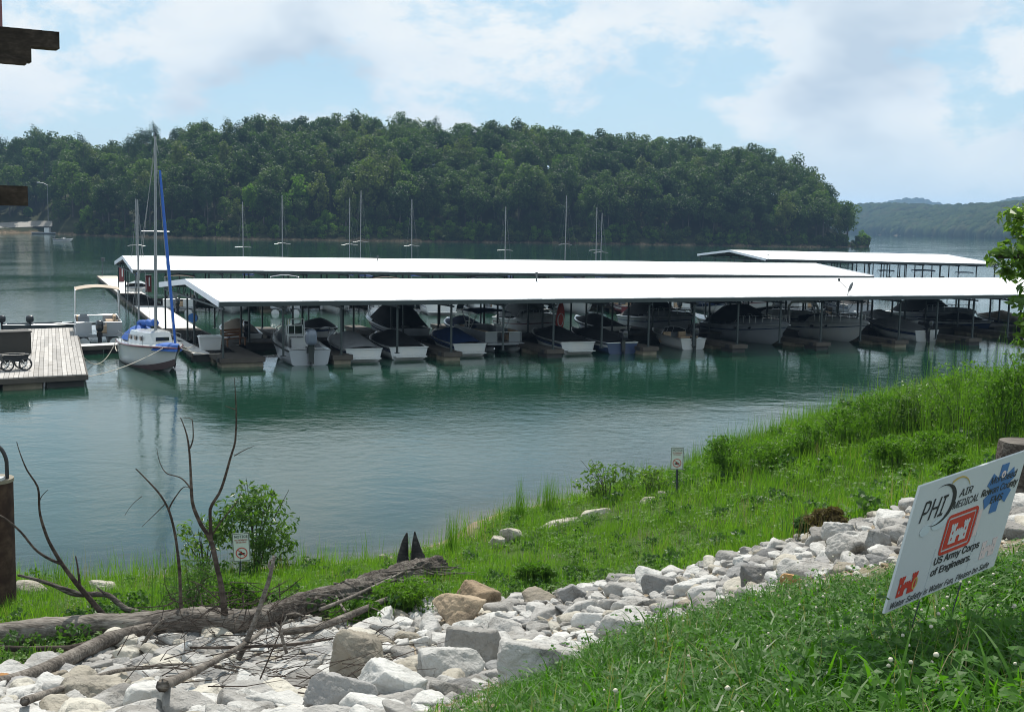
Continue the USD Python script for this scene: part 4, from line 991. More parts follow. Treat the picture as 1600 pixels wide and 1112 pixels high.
cab = MB(); xs = np.linspace(-SL * 0.19, SL * 0.22, 9); ys = np.linspace(-1, 1, 11); g = np.zeros((9, 11, 3))
for i, x in enumerate(xs):
    wd = (np.interp(x, h['x'], h['hb']) - 0.38) * (1 - 0.25 * max(0, (x - 0.8) / 1.5)); top = 0.62 * min(1, (xs[-1] - x) / 0.25 + 0.02) if x > xs[-2] else 0.62 - 0.05 * i / 8
    g[i] = np.stack([np.full(11, x), ys * wd, np.interp(x, h['x'], h['zs']) + 0.02 + top * np.clip((1 - np.abs(ys)) / 0.12, 0, 1) + 0.09 * (1 - ys ** 2)], -1)
cab.grid(g); cab.poly(g[0]); cab.poly(g[-1]); cb = put(sb, 'cabin', cab, 'gel_white', smooth=35)
for s in (-1, 1):
    for x in (-0.9, 0.0, 0.75):
        y = (np.interp(x, h['x'], h['hb']) - 0.38) * (1 - 0.25 * max(0, (x - 0.8) / 1.5)) * 0.955
        put(cb, 'cabin_window', MB().box((x, s * (y + 0.01), np.interp(x, h['x'], h['zs']) + 0.34), (0.36, 0.05, 0.22)), 'glass_dark')
put(cb, 'cabin_window', MB().box((xs[-1] + 0.03, 0, 1.62), (0.05, 0.7, 0.2)), 'glass_dark')
mb_ = loc(D(243, 500, 64.3)); mt = loc(D(242.5, 213, 64.3)); mb_[2] = 1.75
put(sb, 'mast', MB().tube([mb_, (mb_ + mt) / 2, mt], [0.085, 0.08, 0.06], 10), 'galvanised', smooth=True)
put(sb, 'masthead', MB().tube([mt, mt + [0, 0, 0.25]], 0.02, 5).box(mt + [-0.1, 0, 0.02], (0.4, 0.06, 0.06)), 'steel_dark')
zb = loc(D(217, 500, 66.6)); zt = loc(D(214.5, 312, 66.6)); zb[2] = 1.4
put(sb, 'mizzen_mast', MB().tube([zb, zt], [0.06, 0.045], 8), 'galvanised', smooth=True)
jb = loc(D(274, 545, 61.6)); jb[2] = 1.5; jt = loc(D(247.5, 240, 63.9)); k = np.linspace(0, 1, 12)[:, None]
jp = jb + (jt - jb) * k
put(sb, 'furled_jib', MB().tube(jp[:11], 0.045 + 0.04 * np.sin(np.linspace(0.35, 2.8, 11)), 8), 'canvas_blue', smooth=True)
rgm = MB().tube([jt, mt], 0.012, 4).tube([mt, [h['x'][0], 0, 1.15]], 0.012, 4)
for s in (-1, 1): rgm.tube([mt - [0, 0, 0.6], [mb_[0] - 0.1, s * 1.25, 1.25]], 0.012, 4).tube([zt, [zb[0] + 0.2, s * 0.8, 1.2]], 0.01, 4)
put(sb, 'rigging', rgm, 'galvanised')
spz = mb_ + (mt - mb_) * 0.52
put(sb, 'spreader', MB().tube([spz + [0, -0.75, 0], spz, spz + [0, 0.75, 0]], 0.03, 6), 'galvanised')
# main boom with its blue cover, lumpy canvas over the cockpit, blue cover on the bow
bm0, bm1 = mb_ + [0, 0, 0.42], np.array([-SL * 0.36, 0, 2.02])
put(sb, 'boom', MB().tube([bm0, bm1], 0.05, 6), 'galvanised')
k = np.linspace(0, 1, 14); sp = bm0 + (bm1 - bm0) * k[:, None] + np.stack([0 * k, 0.03 * np.sin(k * 14), 0.12 + 0.04 * np.sin(k * 19)], -1)
put(sb, 'sail_cover', MB().tube(sp, 0.19 - 0.06 * k + 0.04 * np.sin(k * 23), 9), 'canvas_blue', smooth=True)
g = np.zeros((9, 9, 3))
for i, a in enumerate(np.linspace(0, 1, 9)):
    for j, b in enumerate(np.linspace(-1, 1, 9)):
        g[i, j] = [-SL * 0.20 - a * 1.5, b * 0.9, 1.62 + 0.45 * (1 - b * b) * math.sin(0.5 + a * 2.2) - 0.35 * abs(b) ** 4]
g[..., 2] += (meshkit.fbm(g * 3, 2) - 0.5) * 0.12
put(sb, 'dodger', MB().grid(g), 'canvas_blue', smooth=True)
g = np.zeros((7, 7, 3))
for i, a in enumerate(np.linspace(0.80, 1.0, 7)):
    for j, b in enumerate(np.linspace(-1, 1, 7)):
        g[i, j] = [at(h, a, 'xg') + 0.03, b * (at(h, a, 'hb') + 0.05), at(h, a, 'zs') + (0.18 * (1 - b * b) if abs(b) < 0.99 else -0.20)]
g[..., 2] += (meshkit.fbm(g * 3, 2) - 0.5) * 0.1
put(sb, 'bow_cover', MB().grid(g), 'canvas_blue', smooth=True)
pr = MB()
for s in (-1, 1):
    for a in (0.1, 0.3, 0.5, 0.7): pr.tube([[at(h, a, 'xg'), s * (at(h, a, 'hb') - 0.06), at(h, a, 'zs')], [at(h, a, 'xg'), s * (at(h, a, 'hb') - 0.06), at(h, a, 'zs') + 0.55]], 0.014, 5)
    ss = np.linspace(0.1, 0.7, 6); pr.tube(np.stack([np.interp(ss, h['s'], h['xg']), s * (np.interp(ss, h['s'], h['hb']) - 0.06), np.interp(ss, h['s'], h['zs']) + 0.54], -1), 0.010, 4)
put(sb, 'guard_rail', pr, 'galvanised')
def rope(label, a, b, sag):
    k = np.linspace(0, 1, 14)[:, None]; p = a + (b - a) * k; p[:, 2] -= sag * 4 * (k[:, 0] * (1 - k[:, 0]))
    single('mooring_rope', MB().tube(p, 0.022, 5), 'rope', label, 'rope')
wl = lambda s, side: np.array([*(sc_ + rotz2([at(h, s, 'xg'), side * (at(h, s, 'hb') + 0.05)], ang(sd))), at(h, s, 'zs') - 0.05])
rope('slack pale rope from the sailboat stern to the plank platform corner', wl(0.08, -1), np.array([*(q_fr + pv * 8), 0.62]), 0.85)
rope('pale rope from the sailboat side to the finger walkway', wl(0.3, -1), P(180, 541, 0.5), 0.35)
rope('pale mooring rope hanging across the white hull from the bow', wl(0.9, -1), np.array([*(q_fr + pv * 1.2), 0.3]), 0.2)
rope('pale rope from the sailboat bow to the corner of the nearest dock', wl(0.96, 1), P(345, 552, 0.5), 0.15)
rope('upper pale rope from the sailboat bow to the walkway post', wl(0.85, 1), P(305, 538, 0.55), 0.12)

# ------------------------------------------------------------------ sailboats behind the middle dock, known by their masts
_, mA, mu, mw, mL, mW = mid_dock
SAILS = [(213, 311, 6.0, 'canvas_navy'), (383, 315, 6, 'canvas_navy'), (443, 305, 7, 'canvas_blue'), (547, 309, 8.5, 'canvas_navy'), (566, 298, 6, 'canvas_navy'), (646, 311, 7.5, 'canvas_blue'), (791, 323, 6, 'canvas_navy'), (887, 305, 6.5, 'canvas_navy'), (935, 324, 8, 'canvas_navy'), (941, 333, 11, 'canvas_navy')]
for k, (px, ty, off, cov) in enumerate(SAILS):
    # distance at which this line of sight passes off metres behind the dock's far edge
    fa = mA + mw * (mW + off); d = ray(px, 400); d = d[:2] / d[1]
    tpar = np.linalg.solve(np.stack([d, -mu], 1), fa)[0]; c = d * tpar
    mz = D(px, ty, tpar)[2]
    lab = f'sailboat with a bare mast behind the middle roof, mast {ORD[k]} from the left'
    t = thing('sailboat', lab, 'sailboat', [*c, 0], ang(mw) + 0.15 * ((k * 5) % 3 - 1), tilt=(0, 0.6 * ((k * 3) % 4 - 1.5), 0) if k not in (8, 9) else (0, 0.8 - 1.4 * (k - 8), 0))
    sail_hull(t, 6.8, 2.3, mz, cov)
# ------------------------------------------------------------------ riprap
def proj(p):
    p = np.asarray(p, float) - EYE; z = p @ fwd
    return np.stack([W_PX / 2 + F_PX * (p @ RT) / z, H_PX / 2 - F_PX * (p @ UP) / z, z], -1)

def stone_look(name, c0, c1, c2, stain=(0.16, 0.147, 0.125)):
    look(name, {'tc': ('texture_coordinate', {}), 'g': ('geometry', {}), 'oi': ('object_info', {}),
        'n': ('noise_texture', {'scale': 3.5, 'detail': 8.0, 'roughness': 0.65}), 'n2': ('noise_texture', {'scale': 26.0, 'detail': 5.0, 'roughness': 0.6}), 'n3': ('noise_texture', {'scale': 1.4, 'detail': 6.0, 'roughness': 0.7}),
        'a': ('math', {'math_type': 'multiply_add', 'value2': 0.5}), 'b': ('math', {'math_type': 'multiply_add', 'value2': 0.55, 'value3': -0.02}),
        'ra': ('rgb_ramp', {'ramp': [(0.22, c0), (0.5, c1), (0.80, c2)]}),
        'mr': ('map_range', {'from_min': 0.52, 'from_max': 0.70, 'to_max': 0.75, 'clamp': True}), 'x': ('mix_color', {'b': stain}),
        'cr': ('voronoi_texture', {'feature': 'distance_to_edge', 'scale': 5.0}), 'wr': ('mix_color', {'blend_type': 'linear_light', 'fac': 0.10}), 'cm': ('map_range', {'from_min': 0.0, 'from_max': 0.025, 'to_min': 0.7, 'to_max': 0.0, 'clamp': True}), 'x2': ('mix_color', {'b': tuple(0.35 * q for q in c0)}), 'cf': ('math', {'math_type': 'multiply'}), 'cg': ('map_range', {'from_min': 0.5, 'from_max': 0.6, 'clamp': True}),
        'b1': ('bump', {'strength': 1.0, 'distance': 0.09}), 'b2': ('bump', {'strength': 0.9, 'distance': 0.016}), 'p': ('principled_bsdf', {'roughness': 0.88, 'specular_ior_level': 0.25})},
        [('g.position', 'n.vector'), ('g.position', 'n2.vector'), ('g.position', 'n3.vector'), ('oi.random', 'b.value1'), ('b.value', 'a.value3'), ('n.fac', 'a.value1'), ('a.value', 'ra.fac'), ('n3.fac', 'mr.value'), ('mr.result', 'x.fac'), ('ra.color', 'x.a'), ('g.position', 'wr.a'), ('n.color', 'wr.b'), ('wr.result', 'cr.vector'), ('cr.distance', 'cm.value'), ('n3.fac', 'cg.value'), ('cm.result', 'cf.value1'), ('cg.result', 'cf.value2'), ('cf.value', 'x2.fac'), ('x.result', 'x2.a'), ('x2.result', 'p.base_color'),
         ('n.fac', 'b1.height'), ('n2.fac', 'b2.height'), ('b1.normal', 'b2.normal'), ('b2.normal', 'p.normal')], surface='p.BSDF')
stone_look('limestone', (0.22, 0.21, 0.195), (0.39, 0.38, 0.36), (0.54, 0.535, 0.51))
stone_look('limestone_warm', (0.24, 0.21, 0.165), (0.39, 0.36, 0.30), (0.51, 0.485, 0.42))
stone_look('sandstone_brown', (0.16, 0.115, 0.07), (0.27, 0.20, 0.13), (0.38, 0.30, 0.21), (0.09, 0.07, 0.05))
stone_look('stone_orange', (0.30, 0.15, 0.05), (0.45, 0.24, 0.09), (0.55, 0.38, 0.2))
stone_look('stone_dark', (0.12, 0.12, 0.12), (0.22, 0.22, 0.215), (0.34, 0.33, 0.32))

def rock_mesh(seed, flat=0.62, n=11, sub=2, jag=0.10):
    """a broken block: a ball cut by planes, its edges worn and its faces rough"""
    rr = np.random.default_rng(seed); b = trimesh.creation.icosphere(sub + 1, 1.0); d = b.vertices
    nn = rr.normal(size=(n, 3)); nn[:2] = [[0.15, 0.1, 1], [0.1, -0.1, -1]]; nn /= np.linalg.norm(nn, axis=1, keepdims=True); off = rr.uniform(0.62, 0.95, n); off[:2] = 0.7
    dots = np.maximum(d @ nn.T, 0.02) / off; r = (np.sum(dots ** 30, axis=1)) ** (-1 / 30.0)
    v = d * np.minimum(r, 1.25)[:, None]
    v = v * [1.0, rr.uniform(0.62, 0.95), flat * rr.uniform(0.8, 1.15)]
    v += d * ((meshkit.fbm(v * 2.2 + seed * 3.1, 4) - 0.5) * jag * 1.8)[:, None] + d * ((meshkit.fbm(v * 7 + seed, 3) - 0.5) * jag * 1.3)[:, None]
    return v, b.faces
ROCKS = []
for k in range(12):
    p = proto_class(f'riprap_shape_{k:03d}'); mt = ['limestone', 'limestone', 'limestone_warm', 'limestone', 'limestone', 'limestone'][k % 6] if k != 10 else 'stone_dark'
    rm = rock_mesh(100 + k, [0.5, 0.62, 0.75][k % 3], 9 + k % 4); put(p, 'stone', rm, mt, smooth=32); ROCKS.append((p, rm, mt))
rg = np.random.default_rng(77)
placed = []        # x, y, r
KEY = [  # px, py (centre), width px, height ratio, look, label
    (735, 1018, 112, 0.80, 'limestone', 'big blocky grey-white rock with a shaded right face in the middle of the riprap'),
    (838, 1042, 165, 0.42, 'limestone', 'long flat pale slab rock pointing right beside the grass'),
    (612, 1082, 128, 0.62, 'limestone', 'large white rock at the bottom edge beside the lawn grass'),
    (692, 1052, 118, 0.66, 'limestone', 'pale rock with dark underside left of the long flat slab'),
    (560, 1040, 120, 0.85, 'limestone_warm', 'tall yellowish rock standing among the white rocks'),
    (520, 1094, 130, 0.6, 'stone_dark', 'grey shaded rock at the bottom edge left of the large white rock'),
    (742, 936, 84, 0.55, 'sandstone_brown', 'rounded brown boulder on the grass above the riprap'),
    (716, 956, 100, 0.5, 'sandstone_brown', 'second brown boulder, lower one, at the upper riprap edge'),
    (1028, 916, 62, 0.55, 'stone_dark', 'brownish grey rock tilted on the upper edge of the riprap'),
    (1238, 909, 44, 0.55, 'stone_orange', 'small orange-brown rock at the lawn edge of the riprap'),
    (980, 982, 112, 0.5, 'limestone', 'broad white flat-topped rock at the right half of the riprap'),
    (1322, 862, 82, 0.6, 'limestone', 'smooth white rock left of the lawn sign'),
    (1370, 852, 44, 0.9, 'stone_dark', 'grey cubic rock close to the left edge of the lawn sign'),
    (892, 930, 52, 0.6, 'stone_dark', 'grey rounded rock at the top edge of the riprap'),
    (1312, 838, 60, 0.7, 'limestone', 'grey-white rock at the upper edge below the brown weeds'),
    (1180, 905, 70, 0.6, 'stone_dark', 'grey angular rock in the narrow right part of the riprap'),
    (12, 1068, 46, 0.6, 'stone_orange', 'rusty orange rock at the left edge of the picture'),
    (800, 838, 40, 0.6, 'limestone_warm', 'cream slab stone on the shore beside tall reeds'),
    (776, 848, 30, 0.7, 'limestone_warm', 'small cream stone on the shore left of the slab'),
    (160, 918, 52, 0.35, 'limestone_warm', 'flat pale stone at the water edge by the big rusty pile'),
    (50, 920, 60, 0.4, 'limestone_warm', 'cream coloured rock right beside the rusty pile'),
    (1195, 782, 26, 0.4, 'limestone', 'single white stone lying in the open green grass'),
    (600, 872, 18, 0.7, 'limestone_warm', 'small pale stone at the waterline behind the split snag'),
    (150, 1090, 120, 0.5, 'limestone_warm', 'wide flat tan rock near the bottom left corner'),
    (245, 1098, 100, 0.55, 'limestone', 'pale rock at the bottom edge in the left half'),
]
for i, (px, py, w, hr, mt, lab) in enumerate(KEY):
    g = G(px, py + w * hr * 0.30); r = w / F_PX * g[1] / 2 * 0.92
    rm = rock_mesh(500 + i, 1.0, 10, 3, 0.09)
    v, f = rm; ext = v.max(0) - v.min(0); v = v / ext * [2 * r, 1.5 * r, 2 * r * hr * 1.12]; v[:, 2] -= v[:, 2].min() + 0.12 * r * hr * 2
    t = thing('rock', lab, 'rock', g, 0, tilt=(rg.normal(0, 6), rg.normal(0, 6), rg.normal(0, 8)))
    put(t, 'stone', (v, f), mt, smooth=32); placed.append((g[0], g[1], r * 0.95))
minx, miny, maxx, maxy = ROCK_POLY.bounds
for rmin, rmax, tries, lap in ((0.22, 0.32, 900, 0.86), (0.13, 0.22, 8000, 0.78), (0.075, 0.13, 20000, 0.74), (0.045, 0.075, 18000, 0.76)):
    q = np.c_[rg.uniform(max(minx, -12), min(maxx, 9), tries), rg.uniform(max(miny, 5), maxy, tries)]
    ok = shapely.contains(ROCK_POLY, shapely.points(q)); q = q[ok]
    pj = proj(np.c_[q, ground(q[:, 0], q[:, 1])]); q = q[(pj[:, 0] > -90) & (pj[:, 0] < 1690) & (pj[:, 1] < 1190)]
    grid = {}
    for (x, y, r) in placed: grid.setdefault((int(x), int(y)), []).append((x, y, r))
    for x, y in q:
        r = rg.uniform(rmin, rmax) * (0.92 if y < 14 else 0.85) * (1.0 if x < 0.5 else max(0.74, 1 - 0.07 * (x - 0.5)))
        hit = any((x - a) ** 2 + (y - b) ** 2 < (lap * (r + c)) ** 2 for i in (-1, 0, 1) for j in (-1, 0, 1) for a, b, c in grid.get((int(x) + i, int(y) + j), ()))
        if not hit: placed.append((x, y, r)); grid.setdefault((int(x), int(y)), []).append((x, y, r))
rk = np.array(placed[len(KEY):]); rz_ = ground(rk[:, 0], rk[:, 1]); pj = proj(np.c_[rk[:, :2], rz_])
vis = (pj[:, 0] > 0) & (pj[:, 0] < 1600) & (pj[:, 1] < 1112)
score = np.where(vis, rk[:, 2] / pj[:, 2], 0); order = np.argsort(-score)[:272]
kind = rg.integers(0, 12, len(rk)); yaw = rg.uniform(0, 6.28, len(rk)); tlt = rg.normal(0, 9, (len(rk), 2))
ROCK_LABELS = {'limestone': 'pale grey angular limestone rock in the riprap band across the bank', 'limestone_warm': 'cream tinted angular rock in the riprap band across the bank', 'stone_dark': 'darker grey angular rock in the riprap band across the bank'}
for i in order:
    p, rm, mt = ROCKS[kind[i]]; s = rk[i, 2] * 1.12
    thing('riprap_rock', ROCK_LABELS[mt], 'rock', [rk[i, 0], rk[i, 1], rz_[i] + 0.12 * s], yaw[i], 'riprap rocks on the bank', s, p, tilt=(tlt[i, 0], tlt[i, 1], 0))
rest_r = np.setdiff1d(np.arange(len(rk)), order); s = rk[rest_r, 2] * 1.12
scatter('/World/riprap_rubble', [(rm, mt, 32) for p, rm, mt in ROCKS], np.c_[rk[rest_r, :2], rz_[rest_r] + 0.12 * s], kind[rest_r], yaw[rest_r], s, np.radians(tlt[rest_r]), label='small pale broken stones filling between the larger riprap rocks', cat='rubble')
# gravel on the bare strip beside the lawn and stones along the water
n = 2600; t = rg.random(n); li = LineString(_near); b = np.array([li.interpolate(a, normalized=True).coords[0] for a in t]) + rg.normal(0, 0.32, (n, 2))
n2 = 1500; t = rg.uniform(0.16, 0.82, n2); b2 = np.array([shore_line.interpolate(a, normalized=True).coords[0] for a in t]) + rg.normal(0, 0.45, (n2, 2)) + [0.2, -0.4]
b = np.vstack([b, b2]); pj = proj(np.c_[b, ground(b[:, 0], b[:, 1])]); b = b[(pj[:, 0] > -40) & (pj[:, 0] < 1640) & (pj[:, 1] < 1150)]
scatter('/World/gravel', [(rock_mesh(900 + k, 0.6, 9, 0, 0.2), ['limestone', 'limestone_warm', 'sandstone_brown'][k], False) for k in range(3)], np.c_[b, ground(b[:, 0], b[:, 1]) + 0.006], rg.choice(3, len(b), p=[.4, .4, .2]), rg.uniform(0, 6.28, len(b)), rg.uniform(0.012, 0.045, len(b)) , label='loose pebbles on bare soil along the rocks and the waterline', cat='gravel')

# ledges of cream stone above the waterline
for i, (a, b_, wd, lab) in enumerate([((846, 832), (900, 812), 0.5, 'long low cream stone ledge in the grass above the waterline, left piece'), ((900, 812), (948, 800), 0.5, 'long low cream stone ledge in the grass above the waterline, right piece'), ((1002, 788), (1018, 782), 0.35, 'short cream stone ledge left of the farther notice sign'), ((765, 852), (806, 842), 0.4, 'low cream stone ledge behind the split black snag'), ((1028, 778), (1042, 774), 0.3, 'tiny cream ledge stone at the foot of the farther notice sign')]):
    ga, gb = G(*a), G(*b_); rm = rock_mesh(700 + i, 1.0, 14, 2, 0.14); v, f = rm; L_ = np.linalg.norm(gb - ga)
    v = v / (v.max(0) - v.min(0)) * [L_ * 1.1, wd, 0.26]; an = math.atan2(gb[1] - ga[1], gb[0] - ga[0]); v[:, :2] = rotz2(v[:, :2], an)
    v[:, 2] += v[:, 0] * math.cos(an) * (gb[2] - ga[2]) / max(L_, .1)
    single('ledge_stone', (v + (ga + gb) / 2 + [0, 0, 0.03], f), 'limestone_warm', lab, 'rock', smooth=24)

# ------------------------------------------------------------------ grass
foliage('grass_lawn', (0.030, 0.088, 0.009), (0.100, 0.235, 0.020), 0.46, 0.45, 0.8, 0.25)
foliage('grass_bright', (0.068, 0.140, 0.014), (0.165, 0.275, 0.034), 0.45, 0.55, 0.25, 0.15)
foliage('grass_dry', (0.16, 0.14, 0.06), (0.36, 0.33, 0.19), 0.3, 0.6, 0.8, 0.2)
foliage('clover', (0.030, 0.090, 0.010), (0.085, 0.205, 0.022), 0.40, 0.5, 0.8, 0.2)
foliage('weed', (0.050, 0.115, 0.012), (0.130, 0.235, 0.026), 0.4, 0.5, 0.5, 0.2)
foliage('weed_dark', (0.032, 0.078, 0.020), (0.085, 0.155, 0.036), 0.36, 0.5, 0.5, 0.3)
foliage('weed_brown', (0.09, 0.07, 0.035), (0.20, 0.15, 0.07), 0.2, 0.7, 0.8, 0.1)
foliage('willow', (0.055, 0.110, 0.020), (0.175, 0.255, 0.060), 0.4, 0.4, 1.0, 0.4)
plain('flower_white', (0.55, 0.51, 0.40), 0.8, 0.1, 30.0)
plain('stem', (0.06, 0.09, 0.025), 0.7, 0.2, 8.0)

def blades(rr, n, h, spread, width, lean=0.5, droop=0.35, seg=3):
    base = rr.normal(0, spread, (n, 2)); a = rr.uniform(0, 6.28, n); hh = h * rr.uniform(0.55, 1.15, n); le = lean * rr.uniform(0.15, 1.0, n); w = width * rr.uniform(0.6, 1.2, n)
    k = np.linspace(0, 1, seg + 1); dx, dy = np.cos(a), np.sin(a)
    V = []
    for t in k:
        r = hh * le * t ** 1.6; z = hh * (t - droop * le * t ** 2.4)
        c = np.stack([base[:, 0] + dx * r, base[:, 1] + dy * r, z], -1); ww = w * (1 - t) ** 0.6 / 2 if t < 1 else 0 * w
        s = np.stack([-dy * ww, dx * ww, 0 * ww], -1); V.append(np.stack([c - s, c + s], 1))
    V = np.stack(V, 1)                      # n, seg+1, 2, 3
    v = V.reshape(-1, 3); f = []
    st = (seg + 1) * 2
    for i in range(seg):
        o = np.arange(n)[:, None] * st + i * 2; f += [o + [0, 1, 3], o + [0, 3, 2]] if i < seg - 1 else [o + [0, 1, 2]]
    return v, np.vstack(f)
def clover_clump(rr, n=16, h=0.10, spread=0.10, size=0.026):
    C, N = [], []
    for _ in range(n):
        b = rr.normal(0, spread, 2); z = h * rr.uniform(0.4, 1.1); a = rr.uniform(0, 6.28)
        for j in range(3):
            t = a + j * 2.09; C.append([b[0] + math.cos(t) * size * 0.45, b[1] + math.sin(t) * size * 0.45, z]); N.append([rr.normal(0, .35) + 0.2 * math.cos(t), rr.normal(0, .35) + 0.2 * math.sin(t), 1])
    return leaf_quads(np.array(C), np.array(N), size * rr.uniform(0.8, 1.2, len(C)), rr, 0.85)
def flower_head(rr):
    b = trimesh.creation.icosphere(1, 0.012); m_ = MB().add(b.vertices * (0.85 + 0.3 * rr.random((len(b.vertices), 1))) * [1, 1, 0.9] + [0, 0, 0.30], b.faces); return m_
rr = np.random.default_rng(31)

def field(n, x0, x1, y0, y1, test, far=200):
    q = np.c_[rg.uniform(x0, x1, n), rg.uniform(y0, y1, n)]
    z = ground(q[:, 0], q[:, 1]); pj = proj(np.c_[q, z]); ok = (pj[:, 2] > 1.2) & (pj[:, 0] > -80) & (pj[:, 0] < 1680) & (pj[:, 1] < 1250) & (pj[:, 1] > 300)
    q, z = q[ok], z[ok]; k = test(q, z); return np.c_[q, z][k]
near_line = LineString(_near); far_line = LineString(_far)
def lawn_test(q, z):
    s = shapely.points(q); below = q[:, 1] < np.interp(q[:, 0], _near[:, 0], _near[:, 1]) - 0.02
    ragged = (meshkit.fbm(np.c_[q * 1.3, 0 * z], 3) - 0.5) * 1.6
    return below & (shapely.distance(near_line, s) > 0.18 + ragged) & (q[:, 0] > -3.5)
L1 = field(13000, -3.5, 6.5, 2.2, 13, lawn_test)
gp = [(blades(rr, 12, 0.20, 0.07, 0.012, 0.9, 0.5, 4), 'grass_lawn', False), (blades(rr, 10, 0.30, 0.08, 0.013, 0.9, 0.6, 5), 'grass_lawn', False), (clover_clump(rr), 'clover', False), (clover_clump(rr, 13, 0.14, 0.11, 0.038), 'clover', False), (blades(rr, 5, 0.30, 0.08, 0.006, 0.9, 0.5, 4), 'grass_dry', False), (blades(rr, 7, 0.32, 0.09, 0.021, 1.1, 0.75, 5), 'grass_lawn', False)]
nz = meshkit.fbm(np.c_[L1[:, :2] * 0.55, 0 * L1[:, 0] + 3], 3); rd = rg.random(len(L1))
right = np.clip((L1[:, 0] - 0.6) / 1.6, 0, 1)
idx = np.where(rd < 0.10 + 0.35 * (nz - 0.5) * 2 * right + 0.42 * right, np.where(rg.random(len(L1)) < 0.5, 2, 3), np.where(rd < 0.52, 0, np.where(rd < 0.80, 1, np.where(rd < 0.86, 4, 5))))
edge_d = shapely.distance(near_line, shapely.points(L1[:, :2])); low = 0.40 + 0.60 * np.clip((edge_d - 0.15) / 1.3, 0, 1)
scatter('/World/lawn_grass', gp, L1, idx, rg.uniform(0, 6.28, len(L1)), rg.uniform(0.55, 1.15, len(L1)) * (0.7 + 0.7 * meshkit.fbm(np.c_[L1[:, :2] * 1.6, 0 * L1[:, 0] + 1], 2)) * low, rg.normal(0, 0.12, (len(L1), 2)), label='lush green lawn of grass and clover in the right foreground', cat='grass')
fl = L1[(rg.random(len(L1)) < 0.11 * (0.15 + right)) & (L1[:, 0] > 0.3)]
scatter('/World/clover_flowers', [(flower_head(rr), 'flower_white', True)], fl, np.zeros(len(fl), int), rg.uniform(0, 6.28, len(fl)), rg.uniform(0.5, 0.85, len(fl)) * [1], label='white clover blossoms dotted over the foreground lawn', cat='flowers')

def slope_test(q, z):
    s = shapely.points(q); above = q[:, 1] > np.interp(q[:, 0], _far[:, 0], _far[:, 1]) + 0.05
    d = shapely.distance(shore_line, s); ragged = (meshkit.fbm(np.c_[q * 0.7, 0 * z], 3) - 0.5)
    edge = 0.55 + ragged * 1.6 + np.where(q[:, 0] > 0.2, 0.1, 0)
    edge = np.where((q[:, 0] > -1.2) & (q[:, 0] < 4.6), edge + 0.1, edge)
    return above & shapely.contains(LAND, s) & (d > edge)
S1 = field(30000, -14, 26, 15, 50, slope_test)
sp_ = [(blades(rr, 22, 0.26, 0.13, 0.011, 0.6, 0.35), 'grass_bright', False), (blades(rr, 20, 0.36, 0.14, 0.012, 0.5, 0.3), 'grass_bright', False), (clover_clump(rr, 22, 0.12, 0.13, 0.05), 'weed', False), (blades(rr, 16, 0.30, 0.14, 0.010, 0.5, 0.3), 'grass_lawn', False), (blades(rr, 9, 0.34, 0.13, 0.009, 0.4, 0.2), 'grass_dry', False),
       (crown(rr, np.array([0, 0, 0.16]), np.array([0.2, 0.2, 0.17]), 6, 9, 0.075), 'weed_dark', False)]
nz = meshkit.fbm(np.c_[S1[:, :2] * 0.35, 0 * S1[:, 0] + 9], 3); rd = rg.random(len(S1))
dfar = shapely.distance(far_line, shapely.points(S1[:, :2])); nearrock = np.clip(1.3 - dfar / 2.2, 0, 1)
idx = np.where(rd < 0.38, 0, np.where(rd < 0.60, 1, np.where(rd < 0.74, 2, np.where(rd < 0.92, 3, np.where(rd < 0.955, 4, np.where(rd < 0.975, 5, 2))))))
idx = np.where((nz + 0.25 * nearrock + rg.normal(0, 0.07, len(S1)) > 0.74), np.where(rd < 0.22, 5, np.where(rd < 0.7, 2, 3)), idx)
scatter('/World/slope_grass', sp_, S1, idx, rg.uniform(0, 6.28, len(S1)), rg.uniform(0.6, 1.2, len(S1)) * (0.75 + 0.5 * nz) * (1 + 0.35 * np.clip((S1[:, 0] - 2) / 4, 0, 1)), rg.normal(0, 0.1, (len(S1), 2)), label='bright green grass covering the slope between rocks and water', cat='grass')
# taller reedy growth along the shore
def reed_test(q, z):
    s = shapely.points(q); d = shapely.distance(shore_line, s)
    clump = meshkit.fbm(np.c_[q * 0.9, 0 * z + 4], 2)
    dens = np.where(q[:, 0] > 5.5, 0.9, np.where(q[:, 0] < -2.0, 0.75, 0.25)) * np.where(q[:, 0] > 5.5, (d < 5.5), (d < 1.5))
    return shapely.contains(LAND, s) & (d > 0.12) & (rg.random(len(q)) < dens * np.clip((clump - 0.25) * 3, 0, 1))
R1 = field(20000, -14, 26, 22, 52, reed_test)
rp = [(blades(rr, 14, 0.65, 0.13, 0.013, 0.35, 0.2), 'grass_bright', False), (blades(rr, 12, 0.85, 0.14, 0.014, 0.3, 0.2), 'weed', False), (blades(rr, 8, 0.75, 0.13, 0.010, 0.3, 0.2), 'grass_dry', False)]
scatter('/World/shore_reeds', rp, R1, rg.choice(3, len(R1), p=[.5, .42, .08]), rg.uniform(0, 6.28, len(R1)), rg.uniform(0.6, 1.15, len(R1)) * np.where(R1[:, 0] > 5.5, 1.2, 1.0), rg.normal(0, 0.08, (len(R1), 2)), label='tall thin reedy grass fringing the waterline', cat='reeds')
